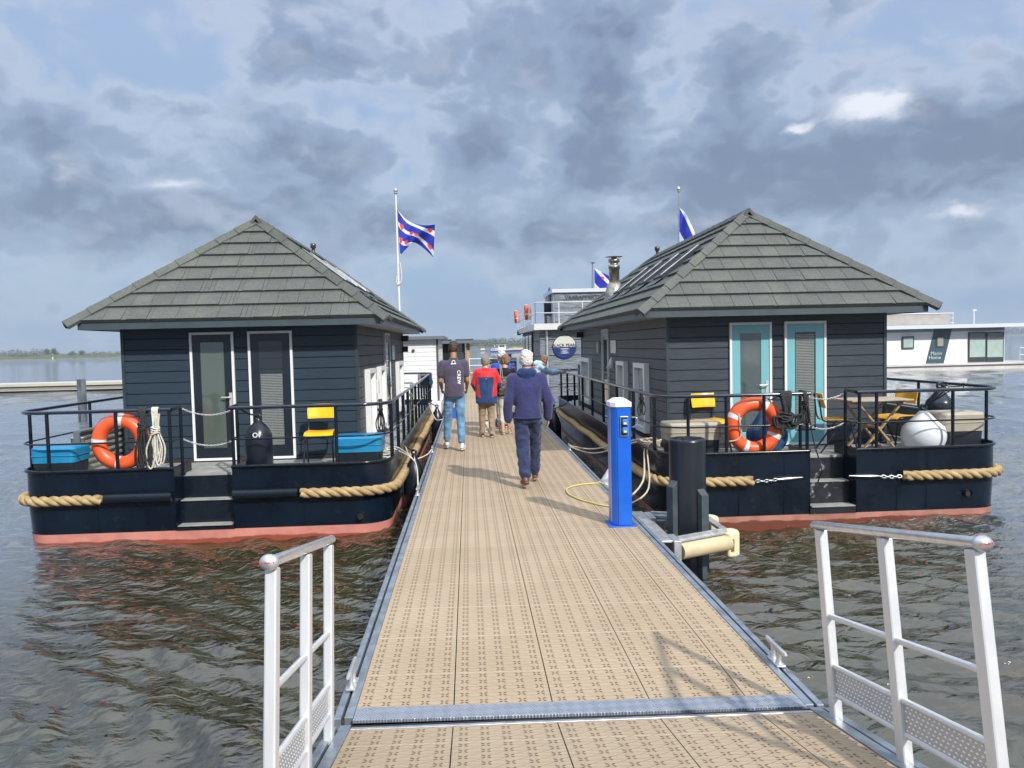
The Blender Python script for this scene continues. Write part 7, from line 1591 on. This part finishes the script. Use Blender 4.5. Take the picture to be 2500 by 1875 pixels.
m = MB(); m.box(bx_(1212), bx_(1238), Db + 1.2, Db + 5.8, bz(17.0), bz(17.8)); BG.part('wheelhouse_roof', m, white)
m = MB(); m.lathe([(0.01, -.25), (.25, 0), (0.01, .25)], (bx_(1208.5), Db + 3, bz(15.3)), 10); m.tube([(bx_(1208.5), Db + 3, bz(9)), (bx_(1208.5), Db + 3, bz(15))], .05, 5); BG.part('radar_dome', m, white)
sv = []; rnd = random.Random(5)
m = MB(); prof = [(1236, 4.5), (1240, 7.2), (1246, 8.4), (1251, 9.4), (1258, 11.2), (1268, 9.2), (1280, 10.6), (1300, 8.4), (1316, 4.5)]
for y, k in ((Db + .8, 0), (Db + 2, .75), (Db + 3.5, 1), (Db + 5, .8), (Db + 6.3, 0)): sv += [(bx_(px), y, bz(4.0 + (h - 4.0) * k)) for px, h in prof]
n = len(prof); m.add(sv, [(j * n + i, j * n + i + 1, (j + 1) * n + i + 1, (j + 1) * n + i) for j in range(4) for i in range(n - 1)], 0, True); BG.part('sand_heap', m, M('sand', (0.42, 0.33, 0.20), .95, var=.3, vs=.7))
Dc = 390.0; kc = Dc / FOC; cx0 = atY(1171, 850, Dc).x
m = MB(); m.prism([(cx0, wl_ - .2), (cx0 + 13 * kc, wl_ - .2), (cx0 + 14 * kc, wl_ + 3.2 * kc), (cx0 - 1 * kc, wl_ + 2.6 * kc)], 1, Dc, Dc + 3, 0); m.prism([(cx0 + 2 * kc, wl_ + 2.9 * kc), (cx0 + 13 * kc, wl_ + 2.9 * kc), (cx0 + 12.5 * kc, wl_ + 6.2 * kc), (cx0 + 3 * kc, wl_ + 5.8 * kc)], 1, Dc + .3, Dc + 2.6, 1); m.prism([(cx0 + 3.6 * kc, wl_ + 6.0 * kc), (cx0 + 12 * kc, wl_ + 6.2 * kc), (cx0 + 11 * kc, wl_ + 9.8 * kc), (cx0 + 5 * kc, wl_ + 9.6 * kc)], 1, Dc + .5, Dc + 2.4, 2)
solo('motor_yacht', m, [M('slate_hull', (0.14, 0.18, 0.22), .5), white, M('olive_canopy', (0.20, 0.18, 0.08), .8)], 'small motor yacht with white cabin and tan canopy crossing the lake', 'boat')
Dn = 265.0; kn = Dn / FOC; q = atY(1188.5, 857, Dn)
m = MB(); m.lathe([(2.2 * kn, -.2), (2.3 * kn, .5 * kn), (.9 * kn, 2.5 * kn), (.7 * kn, 6.0 * kn), (1.2 * kn, 6.3 * kn), (0.01, 8.6 * kn)], (q.x, Dn, WZ), 12); solo('channel_buoy', m, M('buoy_red', (0.60, 0.06, 0.05), .5), 'red channel buoy in the water left of the barge', 'buoy')
q = atY(129, 877, 700.0); m = MB(); m.lathe([(.5, -.2), (.6, .3), (.3, 1.2), (0.01, 1.7)], (q.x, 700, WZ), 8); solo('channel_buoy', m, white, 'tiny white buoy off the left shore', 'buoy')

# ------------------------------------------------------------------ damp air over the lake
m = MB(); m.box(-2600, 2600, -60, 2700, WZ - 3.0, 40); hz_ = m.finish('haze', [])
hm = bpy.data.materials.new('haze_air'); hm.use_nodes = True; nt = NT(hm.node_tree); hm.node_tree.nodes.remove(hm.node_tree.nodes['Principled BSDF'])
pv = nt.n('ShaderNodeVolumePrincipled'); nt.set(pv, 'Color', (0.80, 0.87, 0.97, 1)); nt.set(pv, 'Density', 0.00024); nt.set(pv, 'Anisotropy', 0.2)
nt.t.links.new(pv.outputs[0], nt.t.nodes['Material Output'].inputs['Volume']); hz_.materials.append(hm)
tag(link('haze', hz_), kind='stuff')
